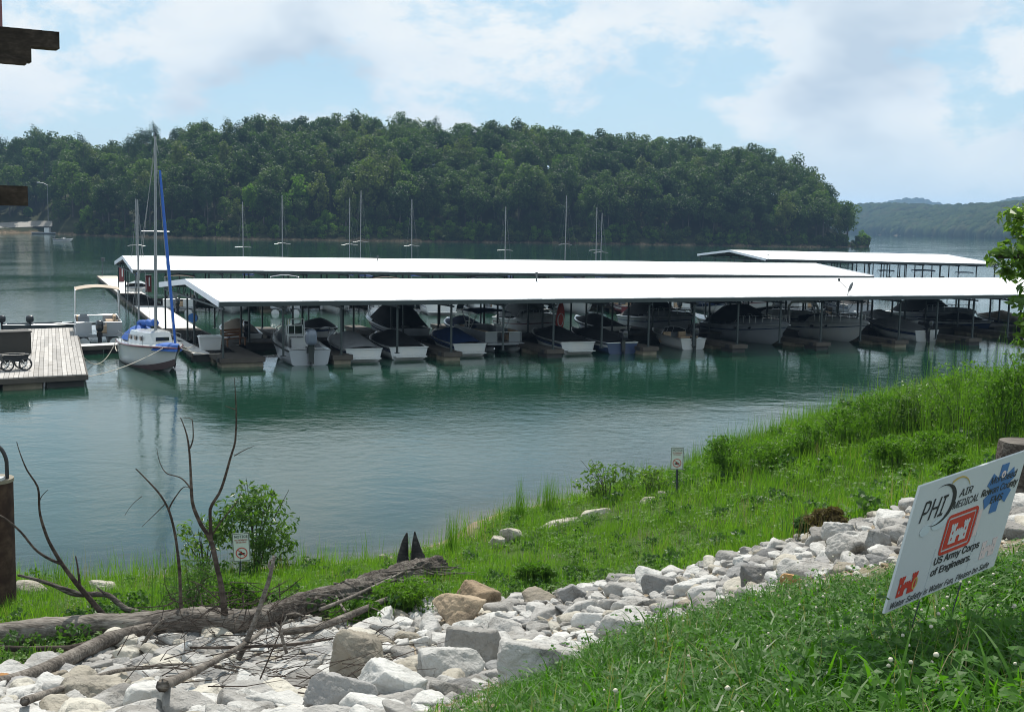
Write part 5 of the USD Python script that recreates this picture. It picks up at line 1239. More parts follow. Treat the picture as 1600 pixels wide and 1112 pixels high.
# ------------------------------------------------------------------ plants that stand by themselves
def bush(name, label, px, py, top, wpx, leaf, seed, leafsize=0.10, lobes=22, per=45, aspect=0.45, stems=7, dx=0.8, cat='bush', bare=0.0):
    g = G(px, py); k = g[1] / F_PX; hgt = (py - top) * k; w = wpx * k / 2; rr = np.random.default_rng(seed)
    t = thing(name, label, cat, g)
    sm = MB()
    for i in range(stems):
        a = rr.uniform(0, 6.28); e = np.array([math.cos(a) * w * rr.uniform(0.3, 0.9), math.sin(a) * w * dx * rr.uniform(0.3, 0.9), hgt * rr.uniform(0.6, 0.97)])
        sm.tube([[0.05 * w * math.cos(a), 0.05 * w * math.sin(a), -0.1], e * [0.35, 0.35, 0.5], e], np.array([0.018, 0.012, 0.004]) * (0.6 + 0.35 * hgt), 5)
    put(t, 'stems', sm, 'bark_grey' if bare == 0 else 'stem')
    put(t, 'leaves', crown(rr, np.array([0, 0, hgt * 0.52]), np.array([w, w * dx, hgt * 0.52]), int(lobes * 1.6), int(per * 1.5), leafsize, 0.40, 0.5, 0.1, aspect), leaf)
    if bare: data(put(t, 'stalks', tuple(blades(rr, int(40 + 60 * w), hgt * 1.18, w * 0.55, 0.016, 0.3, 0.2)), leaf), kind='stuff')
    return t
bush('willow_bush', 'leafy willow bush at the water edge behind the nearer notice sign', 400, 893, 742, 150, 'willow', 41, 0.17, 26, 24, 0.36)
bush('willow_bush', 'low pale willow shoots left of the big willow bush', 318, 900, 806, 95, 'willow', 42, 0.15, 12, 20, 0.34)
bush('willow_bush', 'small willow bush by the water left of the farther notice sign', 948, 784, 713, 100, 'willow', 43, 0.15, 14, 16, 0.36)
bush('willow_bush', 'low willow shrub between the small bush and the farther notice sign', 1012, 775, 727, 76, 'willow', 44, 0.14, 10, 14, 0.36)
for i, (px, py, top, w, leaf, lab) in enumerate([
    (1135, 745, 676, 76, 'weed', 'feathery yellow-green weed clump right of the farther notice sign'), (1195, 735, 684, 90, 'weed', 'low weed clump on the bank edge, second right of the farther notice sign'),
    (1262, 715, 660, 80, 'weed', 'bushy weed clump on the bank edge left of the bushes'), (1318, 700, 636, 90, 'weed', 'bright weed clump at the left foot of the right hand bushes'),
    (1385, 690, 605, 110, 'weed', 'leafy bush at the left end of the bushes on the right bank'), (1442, 680, 586, 120, 'willow', 'lighter leafy bush, second of the bushes on the right bank'),
    (1500, 690, 562, 130, 'weed', 'tall green bush in the middle of the right bank bushes'), (1560, 700, 556, 140, 'weed', 'dense green bush above the lawn sign'),
    (1612, 690, 536, 140, 'weed', 'large green bush at the right picture edge behind the stump'), (1470, 730, 670, 110, 'weed', 'low leafy bush in front of the right bank bushes'),
    (1400, 735, 672, 90, 'weed', 'low bright bush nearest the grass slope on the right bank'), (1505, 765, 712, 80, 'weed', 'small leafy weed in the grass above the lawn sign'),
    (1290, 840, 792, 70, 'weed_brown', 'brownish dead weed at the upper riprap edge left of the lawn sign'), (1262, 838, 800, 60, 'weed_dark', 'dark weed at the upper riprap edge'),
    (835, 922, 880, 66, 'weed', 'broad leaved weed behind the riprap in the middle'), (640, 950, 902, 110, 'weed', 'green weeds in front of the big log end'), (560, 972, 940, 90, 'weed', 'low weeds below the broken log'),
    (905, 905, 884, 56, 'weed_dark', 'bluish weed in the grass above the riprap'), (370, 960, 905, 80, 'weed', 'leafy weed around the foot of the nearer notice sign'), (300, 962, 868, 110, 'weed_dark', 'feathery dark weeds behind the fallen trunk')]):
    bush('weed_clump' if py - top < 75 else 'bank_bush', lab, px, py, top, w, leaf, 60 + i, 0.085 if i != 19 else 0.05, 20 if w > 100 else 14, 46, 0.42, 8, cat='bush' if py - top >= 75 else 'weed', bare=1.0)
def reed_tuft(label, px, py, top, wpx, seed, leaf='weed', n=70):
    g = G(px, py); k = g[1] / F_PX; h_ = (py - top) * k; rr = np.random.default_rng(seed)
    single('reed_tuft', (blades(rr, n, h_, wpx * k / 4, 0.014, 0.22, 0.1)[0] + g, blades(np.random.default_rng(seed), n, h_, wpx * k / 4, 0.014, 0.22, 0.1)[1]), leaf, label, 'reeds')
reed_tuft('tall narrow reed tuft right of the split black snag', 705, 866, 792, 26, 1)
reed_tuft('tallest thin reeds at the waterline beside the cream slab', 811, 812, 742, 26, 2)
reed_tuft('thick round reed tuft at the waterline in the middle', 857, 800, 738, 36, 3, n=130)
reed_tuft('low reed tuft between the cream slabs', 850, 832, 802, 40, 4)
reed_tuft('upright grass stalks at the bank edge left of the right bushes', 1312, 690, 626, 40, 5)

# the tree at the right: trunk outside the picture, lower boughs inside it
rt = thing('leafy_tree', 'broad leaved tree reaching into the picture from the right edge', 'tree', [5.35, 9.3, float(ground(5.35, 9.3)) - 0.1])
base = np.array([5.35, 9.3, float(ground(5.35, 9.3)) - 0.1])
tk = np.array([[0, 0, 0], [0.05, 0.1, 1.5], [-0.1, 0.0, 3.2], [0.1, 0.1, 5.2], [0.0, 0, 7.0]])
put(rt, 'trunk', MB().tube(tk, [0.17, 0.15, 0.12, 0.08, 0.03], 9), 'bark_grey', smooth=True)
rr = np.random.default_rng(91)
def bough(path, r0, clumps, size):
    path = np.asarray(path, float) - base
    b = put(rt, 'bough', MB().tube(path, np.linspace(r0, r0 * 0.2, len(path)), 6), 'bark_grey', smooth=True)
    C, N = [], []
    for (c, r, n) in clumps:
        e = rr.normal(size=(n, 3)); e /= np.linalg.norm(e, axis=1, keepdims=True); C.append(np.asarray(c) - base + e * r * rr.uniform(0.2, 1, (n, 1)) ** 0.5 * [1.1, 1, 0.7]); N.append(e * 0.5 + rr.normal(size=(n, 3)) * 0.5 + [0, 0, 0.5])
    put(b, 'leaves', leaf_quads(np.vstack(C), np.vstack(N), size * rr.uniform(0.7, 1.25, sum(len(c) for c in C)), rr, 0.6), 'willow')
def cl(px, py, d, r, n): return (D(px, py, d), r, n)
bough([base + tk[1], D(1680, 440, 9.4), D(1610, 400, 9.3), D(1560, 402, 9.2)], 0.05, [cl(1556, 402, 9.2, 0.10, 26), cl(1580, 395, 9.2, 0.14, 46), cl(1585, 425, 9.3, 0.12, 36), cl(1610, 400, 9.3, 0.18, 70), cl(1605, 370, 9.4, 0.12, 40), cl(1575, 418, 9.2, 0.10, 24), cl(1640, 420, 9.3, 0.25, 90)], 0.085)
bough([base + tk[1] * 1.2, D(1690, 380, 9.6), D(1620, 345, 9.5), D(1580, 338, 9.4)], 0.045, [cl(1582, 338, 9.4, 0.11, 34), cl(1600, 352, 9.4, 0.14, 44), cl(1610, 330, 9.5, 0.13, 44), cl(1640, 345, 9.5, 0.25, 90)], 0.085)
bough([base + tk[1] * 0.8, D(1670, 520, 9.1), D(1620, 480, 9.0), D(1588, 472, 9.0)], 0.04, [cl(1592, 474, 9.0, 0.09, 24), cl(1612, 486, 9.0, 0.13, 36), cl(1602, 450, 9.0, 0.07, 16), cl(1640, 500, 9.0, 0.2, 60), cl(1598, 505, 9.0, 0.05, 9)], 0.08)
bough([base + tk[0] + [0, 0, 0.9], D(1670, 590, 8.8), D(1625, 545, 8.8), D(1592, 530, 8.8)], 0.03, [cl(1597, 530, 8.8, 0.07, 18), cl(1620, 548, 8.8, 0.12, 34), cl(1603, 512, 8.8, 0.06, 12), cl(1640, 560, 8.8, 0.2, 50)], 0.08)
hi = [(np.array(c), r, n) for c, r, n in (((1.0, 7.6, 10.6), .42, 320), ((1.45, 8.1, 10.6), .45, 360), ((1.75, 7.7, 10.7), .5, 420), ((1.3, 7.35, 10.6), .45, 360), ((1.35, 8.5, 10.7), .4, 280), ((2.0, 8.4, 10.9), .5, 380), ((2.3, 8.9, 10.9), .5, 340), ((1.25, 7.5, 10.5), .5, 300), ((1.9, 7.4, 10.7), .6, 380), ((2.6, 7.3, 10.9), .6, 360), ((2.3, 8.1, 11.3), .6, 340), ((3.2, 7.7, 11.2), .7, 360), ((2.0, 6.9, 10.2), .4, 200), ((2.9, 6.8, 10.4), .5, 240), ((4.0, 7.9, 11.4), .9, 380), ((4.8, 8.6, 11.8), 1.0, 400), ((5.6, 9.4, 12.2), 1.1, 420), ((6.4, 9.0, 11.4), 1.0, 360), ((4.9, 7.4, 10.9), .9, 320))]
bough([base + tk[2], base + tk[3] + [-0.6, -0.8, -0.4], [3.3, 7.7, 10.9], [2.3, 7.6, 10.9], [1.4, 7.5, 10.6]], 0.08, hi, 0.12)

# ------------------------------------------------------------------ fallen trunks, branches, snags
def bark_look(name, c0, c1, c2, sx=26.0, depth=0.03):
    look(name, {'tc': ('texture_coordinate', {}), 'm': ('mapping', {'scale': (0.16, 1.0, 1.0), 'rotation': (0, 0, -0.25)}), 'n': ('noise_texture', {'scale': sx, 'detail': 7.0, 'roughness': 0.65}), 'n2': ('noise_texture', {'scale': 2.4, 'detail': 5.0}),
        'a': ('math', {'math_type': 'multiply_add', 'value2': 0.65}), 'h': ('math', {'math_type': 'multiply', 'value2': 0.45}), 'ra': ('rgb_ramp', {'ramp': [(0.36, c0), (0.52, c1), (0.68, c2)]}), 'b': ('bump', {'strength': 1.0, 'distance': depth}), 'p': ('principled_bsdf', {'roughness': 0.9, 'specular_ior_level': 0.2})},
        [('tc.object', 'm.vector'), ('m.vector', 'n.vector'), ('tc.object', 'n2.vector'), ('n2.fac', 'h.value1'), ('h.value', 'a.value3'), ('n.fac', 'a.value1'), ('a.value', 'ra.fac'), ('ra.color', 'p.base_color'), ('n.fac', 'b.height'), ('b.normal', 'p.normal')], surface='p.BSDF')
bark_look('log_bark', (0.018, 0.014, 0.012), (0.075, 0.063, 0.054), (0.22, 0.20, 0.175), 30.0, 0.06)
bark_look('dead_wood', (0.030, 0.025, 0.021), (0.115, 0.10, 0.086), (0.26, 0.235, 0.205), 26.0, 0.03)
bark_look('dark_twig', (0.014, 0.010, 0.008), (0.04, 0.031, 0.025), (0.10, 0.08, 0.065), 18.0, 0.006)
bark_look('char_wood', (0.006, 0.006, 0.006), (0.02, 0.019, 0.018), (0.07, 0.065, 0.06), 14.0, 0.02)
def spline(pts, n):
    pts = np.asarray(pts, float); d = np.r_[0, np.cumsum(np.linalg.norm(np.diff(pts, axis=0), axis=1))]
    from scipy.interpolate import PchipInterpolator
    return PchipInterpolator(d / d[-1], pts)(np.linspace(0, 1, n))
def knotty(pts, r, n=14, m_=16, rough=0.12, seed=0, freq=3.0, ridges=0.0):
    """a limb with bumps and knots; ridges: depth of furrows that run along it"""
    p = spline(pts, n); rad = np.interp(np.linspace(0, 1, n), np.linspace(0, 1, len(r)), r)
    b = MB().tube(p, rad, m_); v, f = b.get(); cen = np.vstack([np.repeat(p, m_, 0), p[:1], p[-1:]]); o = v - cen
    k = 1 + (meshkit.fbm(v * freq + seed, 3) - 0.5) * 2 * rough
    if ridges:
        th = np.r_[np.tile(np.arange(m_) * 2 * math.pi / m_, n), 0, 0]; al = np.r_[np.repeat(np.linspace(0, 1, n), m_), 0, 1] * n * 0.09
        tw = th + 0.5 * np.sin(al * 1.3 + seed); q = np.stack([np.cos(tw) * 5.5, np.sin(tw) * 5.5, al], -1)
        k += (np.abs(meshkit.fbm(q + seed, 3) - 0.5) * 2 - 0.3) * ridges
    return MB().add(cen + o * k[:, None], f)
def lying(pix, lift): return [G(a, b) + [0, 0, lift] for a, b in pix]
def upright(pix, d0, d1=None): return [D(a, b, d0 + ((d1 or d0) - d0) * i / (len(pix) - 1)) for i, (a, b) in enumerate(pix)]
fa = thing('fallen_log', 'long smooth grey fallen trunk with limbs at the lower left', 'log', (0, 0, 0))
put(fa, 'trunk', knotty(lying([(-110, 1028), (0, 1012), (90, 1003), (180, 995), (260, 992), (340, 990), (420, 985)], 0.20), [0.13, 0.17, 0.20, 0.17, 0.19, 0.23, 0.15], 70, 30, 0.24, 3, 2.2, 0.26), 'dead_wood', smooth=True)
put(fa, 'limb', knotty(lying([(-60, 1090), (40, 1075), (110, 1045), (170, 1015), (235, 998)], 0.16), [0.06, 0.08, 0.10, 0.11, 0.10], 14, 12, 0.15, 7), 'dead_wood', smooth=True)
put(fa, 'limb', knotty(lying([(-20, 1020), (30, 1028), (100, 1027), (150, 1015)], 0.14), [0.03, 0.045, 0.04, 0.04], 10, 8, 0.1, 9), 'dark_twig', smooth=True)
put(fa, 'limb', knotty([G(260, 995) + [0, 0, .2], D(240, 975, 17.6), D(190, 978, 17.8), D(160, 985, 17.9)], [0.12, 0.09, 0.07, 0.05], 8, 9, 0.1, 4), 'dead_wood', smooth=True)
lg = thing('broken_log', 'thick dark weathered log with shredded bark and a broken right end', 'log', (0, 0, 0))
put(lg, 'trunk', knotty(lying([(405, 985), (460, 968), (530, 950), (600, 928), (650, 912), (686, 902)], 0.20), [0.17, 0.22, 0.24, 0.25, 0.27, 0.24], 60, 44, 0.16, 12, 4.0, 0.55), 'log_bark', smooth=40)
rr = np.random.default_rng(4)
for k in range(26):       # strips of bark hanging off
    a = rr.uniform(0.05, 0.98); p = spline(lying([(405, 985), (530, 950), (686, 902)], 0.32), 50)[int(a * 49)] + [rr.normal(0, .06), -0.12 - rr.random() * 0.14, rr.normal(-0.06, .09)]
    put(lg, 'bark_strip', MB().tube([p, p + [rr.normal(0.25, .2), rr.normal(.02, .03), rr.normal(0.05, .06)], p + [rr.normal(0.5, .3), rr.normal(0, .05), rr.normal(0.03, .12)]], [0.014, 0.02, 0.006], 5), ['log_bark', 'dead_wood'][k % 2])
sn = thing('split_snag', 'black split snag of two pointed spikes behind the broken log', 'stump', G(641, 905))
s0 = G(641, 905)
for pts, r in (([(634, 900), (630, 870), (632, 850), (636, 832)], [0.13, 0.12, 0.09, 0.015]), ([(650, 900), (652, 872), (650, 852), (648, 830)], [0.15, 0.15, 0.09, 0.012])):
    put(sn, 'spike', knotty([q - s0 for q in upright(pts, s0[1])], r, 12, 10, 0.25, 5, 6.0), 'char_wood', smooth=30)
def branch(name, label, paths, look_='dark_twig', cat='branch'):
    t = thing(name, label, cat, (0, 0, 0))
    for i, (pts, r) in enumerate(paths): put(t, 'stem' if i == 0 else 'side_branch', knotty(pts, r, max(8, 4 * len(pts)), 7, 0.12, i + 2), look_, smooth=True)
branch('bare_sapling', 'tall dead leafless sapling forking upward in front of the willow bush', [
    (upright([(352, 972), (348, 930), (338, 880), (330, 845), (312, 815), (300, 780), (297, 720), (294, 690), (282, 652)], 17.3), [0.060, 0.046, 0.040, 0.036, 0.030, 0.024, 0.020, 0.015, 0.006]),
    (upright([(330, 842), (328, 800), (345, 765), (360, 715), (368, 685), (369, 640), (366, 590)], 17.3, 17.0), [0.030, 0.025, 0.022, 0.018, 0.015, 0.010, 0.004]),
    (upright([(297, 762), (280, 745), (262, 740), (245, 700)], 17.3, 17.6), [0.014, 0.009, 0.007, 0.003]), (upright([(366, 712), (378, 705), (398, 696)], 17.1), [0.008, 0.006, 0.003]), (upright([(369, 640), (360, 637), (352, 634)], 17.0), [0.008, 0.006, 0.004]), (upright([(332, 835), (345, 815), (372, 780), (380, 758)], 17.3, 17.0), [0.014, 0.01, 0.007, 0.003]), (upright([(297, 700), (302, 680), (300, 655), (286, 652)], 17.3), [0.012, 0.010, 0.007, 0.004])])
branch('bare_sapling', 'thin dead sapling bending left beside the taller leafless sapling', [
    (upright([(283, 965), (281, 900), (276, 850), (265, 800), (252, 775), (232, 752), (212, 732)], 17.6), [0.032, 0.027, 0.024, 0.022, 0.018, 0.014, 0.009]),
    (upright([(264, 795), (275, 775), (290, 760), (300, 765)], 17.6), [0.014, 0.011, 0.008, 0.004]), (upright([(258, 787), (240, 805), (222, 822)], 17.6), [0.008, 0.006, 0.003]), (upright([(222, 775), (205, 790), (195, 805)], 17.6), [0.006, 0.004, 0.003])])
branch('bare_branch', 'long arching dead branch rising left above the fallen trunk', [
    (upright([(172, 972), (140, 935), (115, 905), (90, 870), (72, 835), (62, 800), (60, 765), (40, 730), (26, 690)], 17.8, 17.0), [0.05, 0.044, 0.038, 0.03, 0.024, 0.02, 0.016, 0.011, 0.005]),
    (upright([(95, 880), (60, 862), (30, 828), (0, 805), (-30, 795)], 17.5), [0.024, 0.02, 0.017, 0.014, 0.01]), (upright([(63, 800), (62, 785), (75, 765)], 17.2), [0.01, 0.007, 0.004]), (upright([(125, 918), (122, 890), (118, 868)], 17.6), [0.022, 0.017, 0.010])])
branch('dead_limb', 'crooked dead limb lying in the grass at the left', [
    (upright([(236, 958), (200, 952), (165, 928), (120, 928), (80, 912), (28, 898)], 18.2, 18.6), [0.045, 0.05, 0.045, 0.04, 0.032, 0.02]), (upright([(128, 928), (105, 920), (72, 910)], 18.3), [0.03, 0.026, 0.02]), (upright([(163, 926), (152, 917)], 18.3), [0.02, 0.012])], 'log_bark')
branch('pale_stick', 'pale peeled stick leaning up from the rocks below the willow bush', [(upright([(372, 1030), (392, 985), (412, 930), (424, 890), (428, 868)], 15.2, 15.6), [0.04, 0.04, 0.035, 0.03, 0.022]), (upright([(424, 890), (420, 880), (424, 874)], 15.6), [0.02, 0.015, 0.01])], 'dead_wood')
branch('fallen_branch', 'thick fallen branch sloping up to the right over the weeds', [(lying([(440, 1012), (490, 1005), (545, 985), (600, 960), (628, 950)], 0.24), [0.05, 0.06, 0.055, 0.05, 0.045]), (lying([(500, 992), (560, 965), (615, 935), (650, 915)], 0.40), [0.03, 0.026, 0.022, 0.014]), (lying([(540, 985), (528, 965), (520, 945)], 0.30), [0.02, 0.018, 0.014]), (lying([(560, 968), (585, 975), (600, 985)], 0.25), [0.012, 0.01, 0.006])], 'dead_wood')
branch('fallen_branch', 'long pale branch lying over the rocks at the bottom left', [(lying([(255, 1130), (300, 1095), (345, 1065), (385, 1040), (412, 1018)], 0.32), [0.055, 0.05, 0.045, 0.038, 0.032])], 'dead_wood')
branch('fallen_branch', 'thin branch lying flat over the rocks below the fallen trunk', [(lying([(298, 1045), (360, 1045), (430, 1042), (520, 1030)], 0.30), [0.018, 0.022, 0.022, 0.014])], 'dark_twig')
branch('fallen_branch', 'grey branch lying along the bottom left rocks', [(lying([(40, 1140), (110, 1108), (180, 1082), (240, 1072), (300, 1068)], 0.26), [0.045, 0.04, 0.034, 0.026, 0.015])], 'dead_wood')
branch('peeled_stick', 'short white peeled stick standing in the brush by the fallen branch', [(upright([(448, 1020), (442, 1000), (436, 980), (430, 972)], 14.4), [0.022, 0.022, 0.02, 0.012]), (upright([(437, 982), (444, 970), (448, 962)], 14.4), [0.014, 0.01, 0.006])], 'dead_wood')
branch('short_stick', 'short stick leaning on the fallen trunk', [(upright([(222, 1010), (238, 985), (256, 968)], 16.4), [0.028, 0.028, 0.024])], 'dead_wood')
tw = MB(); rr = np.random.default_rng(17)
for _ in range(230):
    px, py = rr.uniform(180, 600), rr.uniform(985, 1105)
    if abs(px - 400) > 190 - 60 * rr.random() and rr.random() < 0.6: continue
    p = G(px, py) + [0, 0, rr.uniform(0.12, 0.36)]; a = rr.normal(0.2, 0.7); l = rr.uniform(0.25, 1.0); e = p + [math.cos(a) * l, math.sin(a) * l * 0.8, rr.normal(0.02, 0.12) + 0.15 * math.sin(a)]
    tw.tube([p, (p + e) / 2 + rr.normal(0, 0.03, 3), e], np.array([1, 0.8, 0.3]) * rr.uniform(0.003, 0.009), 4)
single('brushwood', tw, 'dark_twig', 'tangle of thin dry twigs strewn over the rocks at the lower left', 'brushwood', kind='stuff')

tg = MB()
for _ in range(150):
    px, py = rr.uniform(262, 440), rr.uniform(938, 1000)
    p = G(px, min(py + 20, 1004)) + [0, 0, rr.uniform(0.08, 0.62)]; a = rr.uniform(0, 6.28); l = rr.uniform(0.2, 0.75); e = p + [math.cos(a) * l, math.sin(a) * l * 0.5, rr.normal(-0.02, 0.22)]
    tg.tube([p, (p + e) / 2 + rr.normal(0, 0.07, 3), e], np.array([1, 0.8, 0.4]) * rr.uniform(0.004, 0.011), 4)
single('vine_tangle', tg, 'dark_twig', 'dark tangle of dead vines over the trunk below the leafless sapling', 'vines', kind='stuff')

# stump at the right edge
g = G(1594, 776); st = thing('tree_stump', 'sawn dark stump with a flat top at the right edge behind the lawn sign', 'stump', g)
k = g[1] / F_PX; r_ = 40 * k; hh = 88 * k
put(st, 'bark', knotty([[0, 0, -0.2], [0, 0, hh * 0.5], [0.01, 0, hh]], [r_ * 1.08, r_, r_ * 0.98], 14, 48, 0.05, 3, 5, 0.3), 'log_bark', smooth=40)
put(st, 'cut_top', MB().prism(np.stack([np.cos(np.arange(18) * math.pi / 9) * r_ * 0.9, np.sin(np.arange(18) * math.pi / 9) * r_ * 0.9], 1), hh - 0.02, hh + 0.012), 'dead_wood')

# rusty pile with its pipe
bark_look('rust', (0.018, 0.010, 0.008), (0.038, 0.022, 0.015), (0.075, 0.048, 0.032), 5.0, 0.004)
pg = G(-6, 946); kk = pg[1] / F_PX; rp_ = 31 * kk; ph = D(-6, 752, pg[1])[2] - pg[2]
pl = thing('mooring_pile', 'thick rusty brown steel pile at the left edge with a curved black pipe', 'pile', pg)
put(pl, 'shaft', MB().tube([[0, 0, -0.5], [0, 0, ph]], rp_, 28, False), 'rust', smooth=True)
put(pl, 'cap', MB().prism(np.stack([np.cos(np.arange(28) * math.pi / 14) * rp_ * 1.04, np.sin(np.arange(28) * math.pi / 14) * rp_ * 1.04], 1), ph, ph + 0.06), 'float_tan')
put(pl, 'bolt_plate', MB().box((rp_ * 0.45, -rp_ * 0.4, ph + 0.085), (0.2, 0.16, 0.05)).box((rp_ * 0.45, -rp_ * 0.4, ph + 0.13), (0.06, 0.06, 0.06)), 'alu')
put(pl, 'pipe', MB().tube(spline([np.array([24 * kk, 0, ph + 0.03]), np.array([24 * kk, 0, ph + 30 * kk]), np.array([19 * kk, 0, ph + 48 * kk]), np.array([5 * kk, 0, ph + 62 * kk]), np.array([-30 * kk, 0, ph + 85 * kk])], 16), 0.036, 8), 'rubber', smooth=True)

# weathered beams reaching in at the top left
bark_look('old_timber', (0.012, 0.009, 0.007), (0.030, 0.023, 0.018), (0.07, 0.053, 0.042), 16.0, 0.006)
tf = thing('timber_frame', 'dark weathered beam ends of a porch at the top left corner', 'timber frame', (0, 0, 0))
du = unit([-0.85, -0.52]); cross = np.array([-du[1], du[0], 0])
def beam_end(px, y0, y1, d, length, depth, name):
    a, b = D(px, y0, d), D(px, y1, d); c = (a + b) / 2; q = c + np.array([*du, 0]) * length
    put(tf, name, MB().box((c + q) / 2 + cross * depth / 2, (length, depth, abs(a[2] - b[2])), [[*du, 0], cross, [0, 0, 1]]), 'old_timber')
beam_end(87, 54, 80, 10.0, 2.6, 0.16, 'beam'); beam_end(45, 72, 100, 9.85, 2.4, 0.12, 'beam'); beam_end(38, 94, 103, 9.8, 2.3, 0.10, 'batten'); beam_end(42, 291, 322, 9.9, 2.4, 0.05, 'board')
pt = D(-190, 60, 9.0); put(tf, 'post', MB().box([pt[0], pt[1], (pt[2] + 4.5) / 2 + 0.1], (0.2, 0.2, pt[2] - 4.3)), 'old_timber')
pr_ = D(-20, 30, 9.72); put(tf, 'upright', MB().box(pr_ + [0, 0.02, 0.1], (0.175, 0.12, 0.36)), 'vinyl_red')

# ------------------------------------------------------------------ signs
plain('sign_white', (0.46, 0.485, 0.49), 0.55, 0.04, 2.0)
plain('sign_pale', (0.50, 0.55, 0.50), 0.5, 0.05, 2.0)
plain('ink_black', (0.012, 0.012, 0.014), 0.6, 0.1, 4)
plain('ink_red', (0.42, 0.035, 0.02), 0.6, 0.1, 4)
plain('ink_blue', (0.045, 0.13, 0.30), 0.6, 0.1, 4)
plain('ink_gold', (0.42, 0.30, 0.08), 0.6, 0.1, 4)
plain('ink_smudge', (0.46, 0.52, 0.54), 0.6, 0.08, 4)
plain('ink_pink', (0.58, 0.47, 0.45), 0.6, 0.06, 4)
TL, BL = D(1437, 760, 5.48), D(1381.5, 958.5, 5.48); BR, TR = D(1552, 884, 6.07), D(1606, 703, 6.07)
ls = thing('lawn_sign', 'white tilted lawn sign with emergency service emblems standing in the grass', 'sign', BL)
U = ((TR - TL) + (BR - BL)) / 2; Vv = ((TL - BL) + (TR - BR)) / 2; SW, SH = np.linalg.norm(U), np.linalg.norm(Vv); Nn = np.cross(U, Vv); Nn /= np.linalg.norm(Nn)
if Nn @ (EYE - BL) < 0: Nn = -Nn
uu, vv = U / SW, Vv / SH
def S(x, y, lift=0.0): return np.array(x)[..., None] * uu * 1.0 + np.array(y)[..., None] * vv + Nn * lift       # metres on the board from its lower left corner
cor = [S(0, 0), S(SW, 0), S(SW, SH), S(0, SH)]
bd = MB().add([*cor, *[c - Nn * 0.012 for c in cor]], [[0, 1, 2, 3], [7, 6, 5, 4], [0, 4, 5, 1], [1, 5, 6, 2], [2, 6, 7, 3], [3, 7, 4, 0]]); put(ls, 'board', bd, 'sign_white')
def flat(name, polys, mat, lift, label=None):
    m2 = MB()
    for p in (polys.geoms if hasattr(polys, 'geoms') else [polys]):
        if p.is_empty: continue
        t = trimesh.creation.extrude_polygon(p, 0.0008, engine='earcut'); m2.add(S(t.vertices[:, 0], t.vertices[:, 1], 0) + t.vertices[:, 2:3] * Nn + Nn * lift, t.faces)
    put(ls, name, m2, mat, label=label)
def text(name, s, x, y, h_, mat, bold=False, slant=0.0, squeeze=1.0, width=None):
    t = meshkit.text_mesh(s, h_, 0.0008, bold); v = t.vertices.copy()
    if width: squeeze = width / (v[:, 0].max() - v[:, 0].min())
    X, Y = v[:, 0] * squeeze + v[:, 1] * slant + x, v[:, 1] + y
    put(ls, name, MB().add(S(X, Y, 0) + v[:, 2:3] * Nn + Nn * 0.0022, t.faces), mat)
sx = lambda u: u * SW
sy = lambda v: v * SH
from shapely.geometry import box as sbox
from shapely import affinity
from shapely.ops import unary_union
# round emblem with letters, upper left
ring = affinity.scale(Point(0, 0).buffer(1, 48), sx(0.14), sy(0.165)); ring = ring.difference(affinity.translate(affinity.scale(Point(0, 0).buffer(1, 48), sx(0.125), sy(0.158)), -sx(0.018), 0)); ring = affinity.translate(ring, sx(0.235), sy(0.78))
flat('emblem_arc', ring.intersection(sbox(sx(0.16), 0, SW, SH)), 'ink_black', 0.0018)
arc = Point(sx(0.36), sy(0.76)).buffer(sx(0.14), 40).difference(Point(sx(0.368), sy(0.755)).buffer(sx(0.133), 40)); flat('gold_arc', arc.intersection(sbox(sx(0.30), sy(0.72), sx(0.48), sy(0.97))), 'ink_gold', 0.0016)
flat('smudge', unary_union([affinity.scale(Point(sx(0.16), sy(0.60)).buffer(1, 12), sx(0.045), sy(0.045)), affinity.scale(Point(sx(0.28), sy(0.62)).buffer(1, 12), sx(0.07), sy(0.05))]), 'ink_smudge', 0.0012)
text('lettering', 'PHI', sx(0.07), sy(0.685), sy(0.165), 'ink_black', False, 0.15, width=sx(0.20))
text('lettering', 'AIR', sx(0.40), sy(0.79), sy(0.062), 'ink_black', False, 0.15, width=sx(0.115)); text('lettering', 'MEDICAL', sx(0.365), sy(0.70), sy(0.062), 'ink_black', False, 0.15, width=sx(0.235))
# six-armed star with lettering, upper right
arm = sbox(-sx(0.036), -sy(0.205), sx(0.036), sy(0.205)); star = unary_union([affinity.rotate(arm, a, origin=(0, 0)) for a in (0, 60, 120)]); star = affinity.translate(star, sx(0.80), sy(0.74)); flat('star', star, 'ink_blue', 0.0016)
flat('star_mark', Point(sx(0.805), sy(0.855)).buffer(sx(0.020), 16).difference(Point(sx(0.805), sy(0.85)).buffer(sx(0.009), 12)), 'ink_pink', 0.0026)
text('lettering', 'Morehead', sx(0.685), sy(0.80), sy(0.058), 'ink_black', True, 0.12, width=sx(0.25)); text('lettering', 'Rowan County', sx(0.625), sy(0.715), sy(0.058), 'ink_black', True, 0.12, width=sx(0.35)); text('lettering', 'EMS', sx(0.735), sy(0.625), sy(0.058), 'ink_black', True, 0.12, width=sx(0.12))
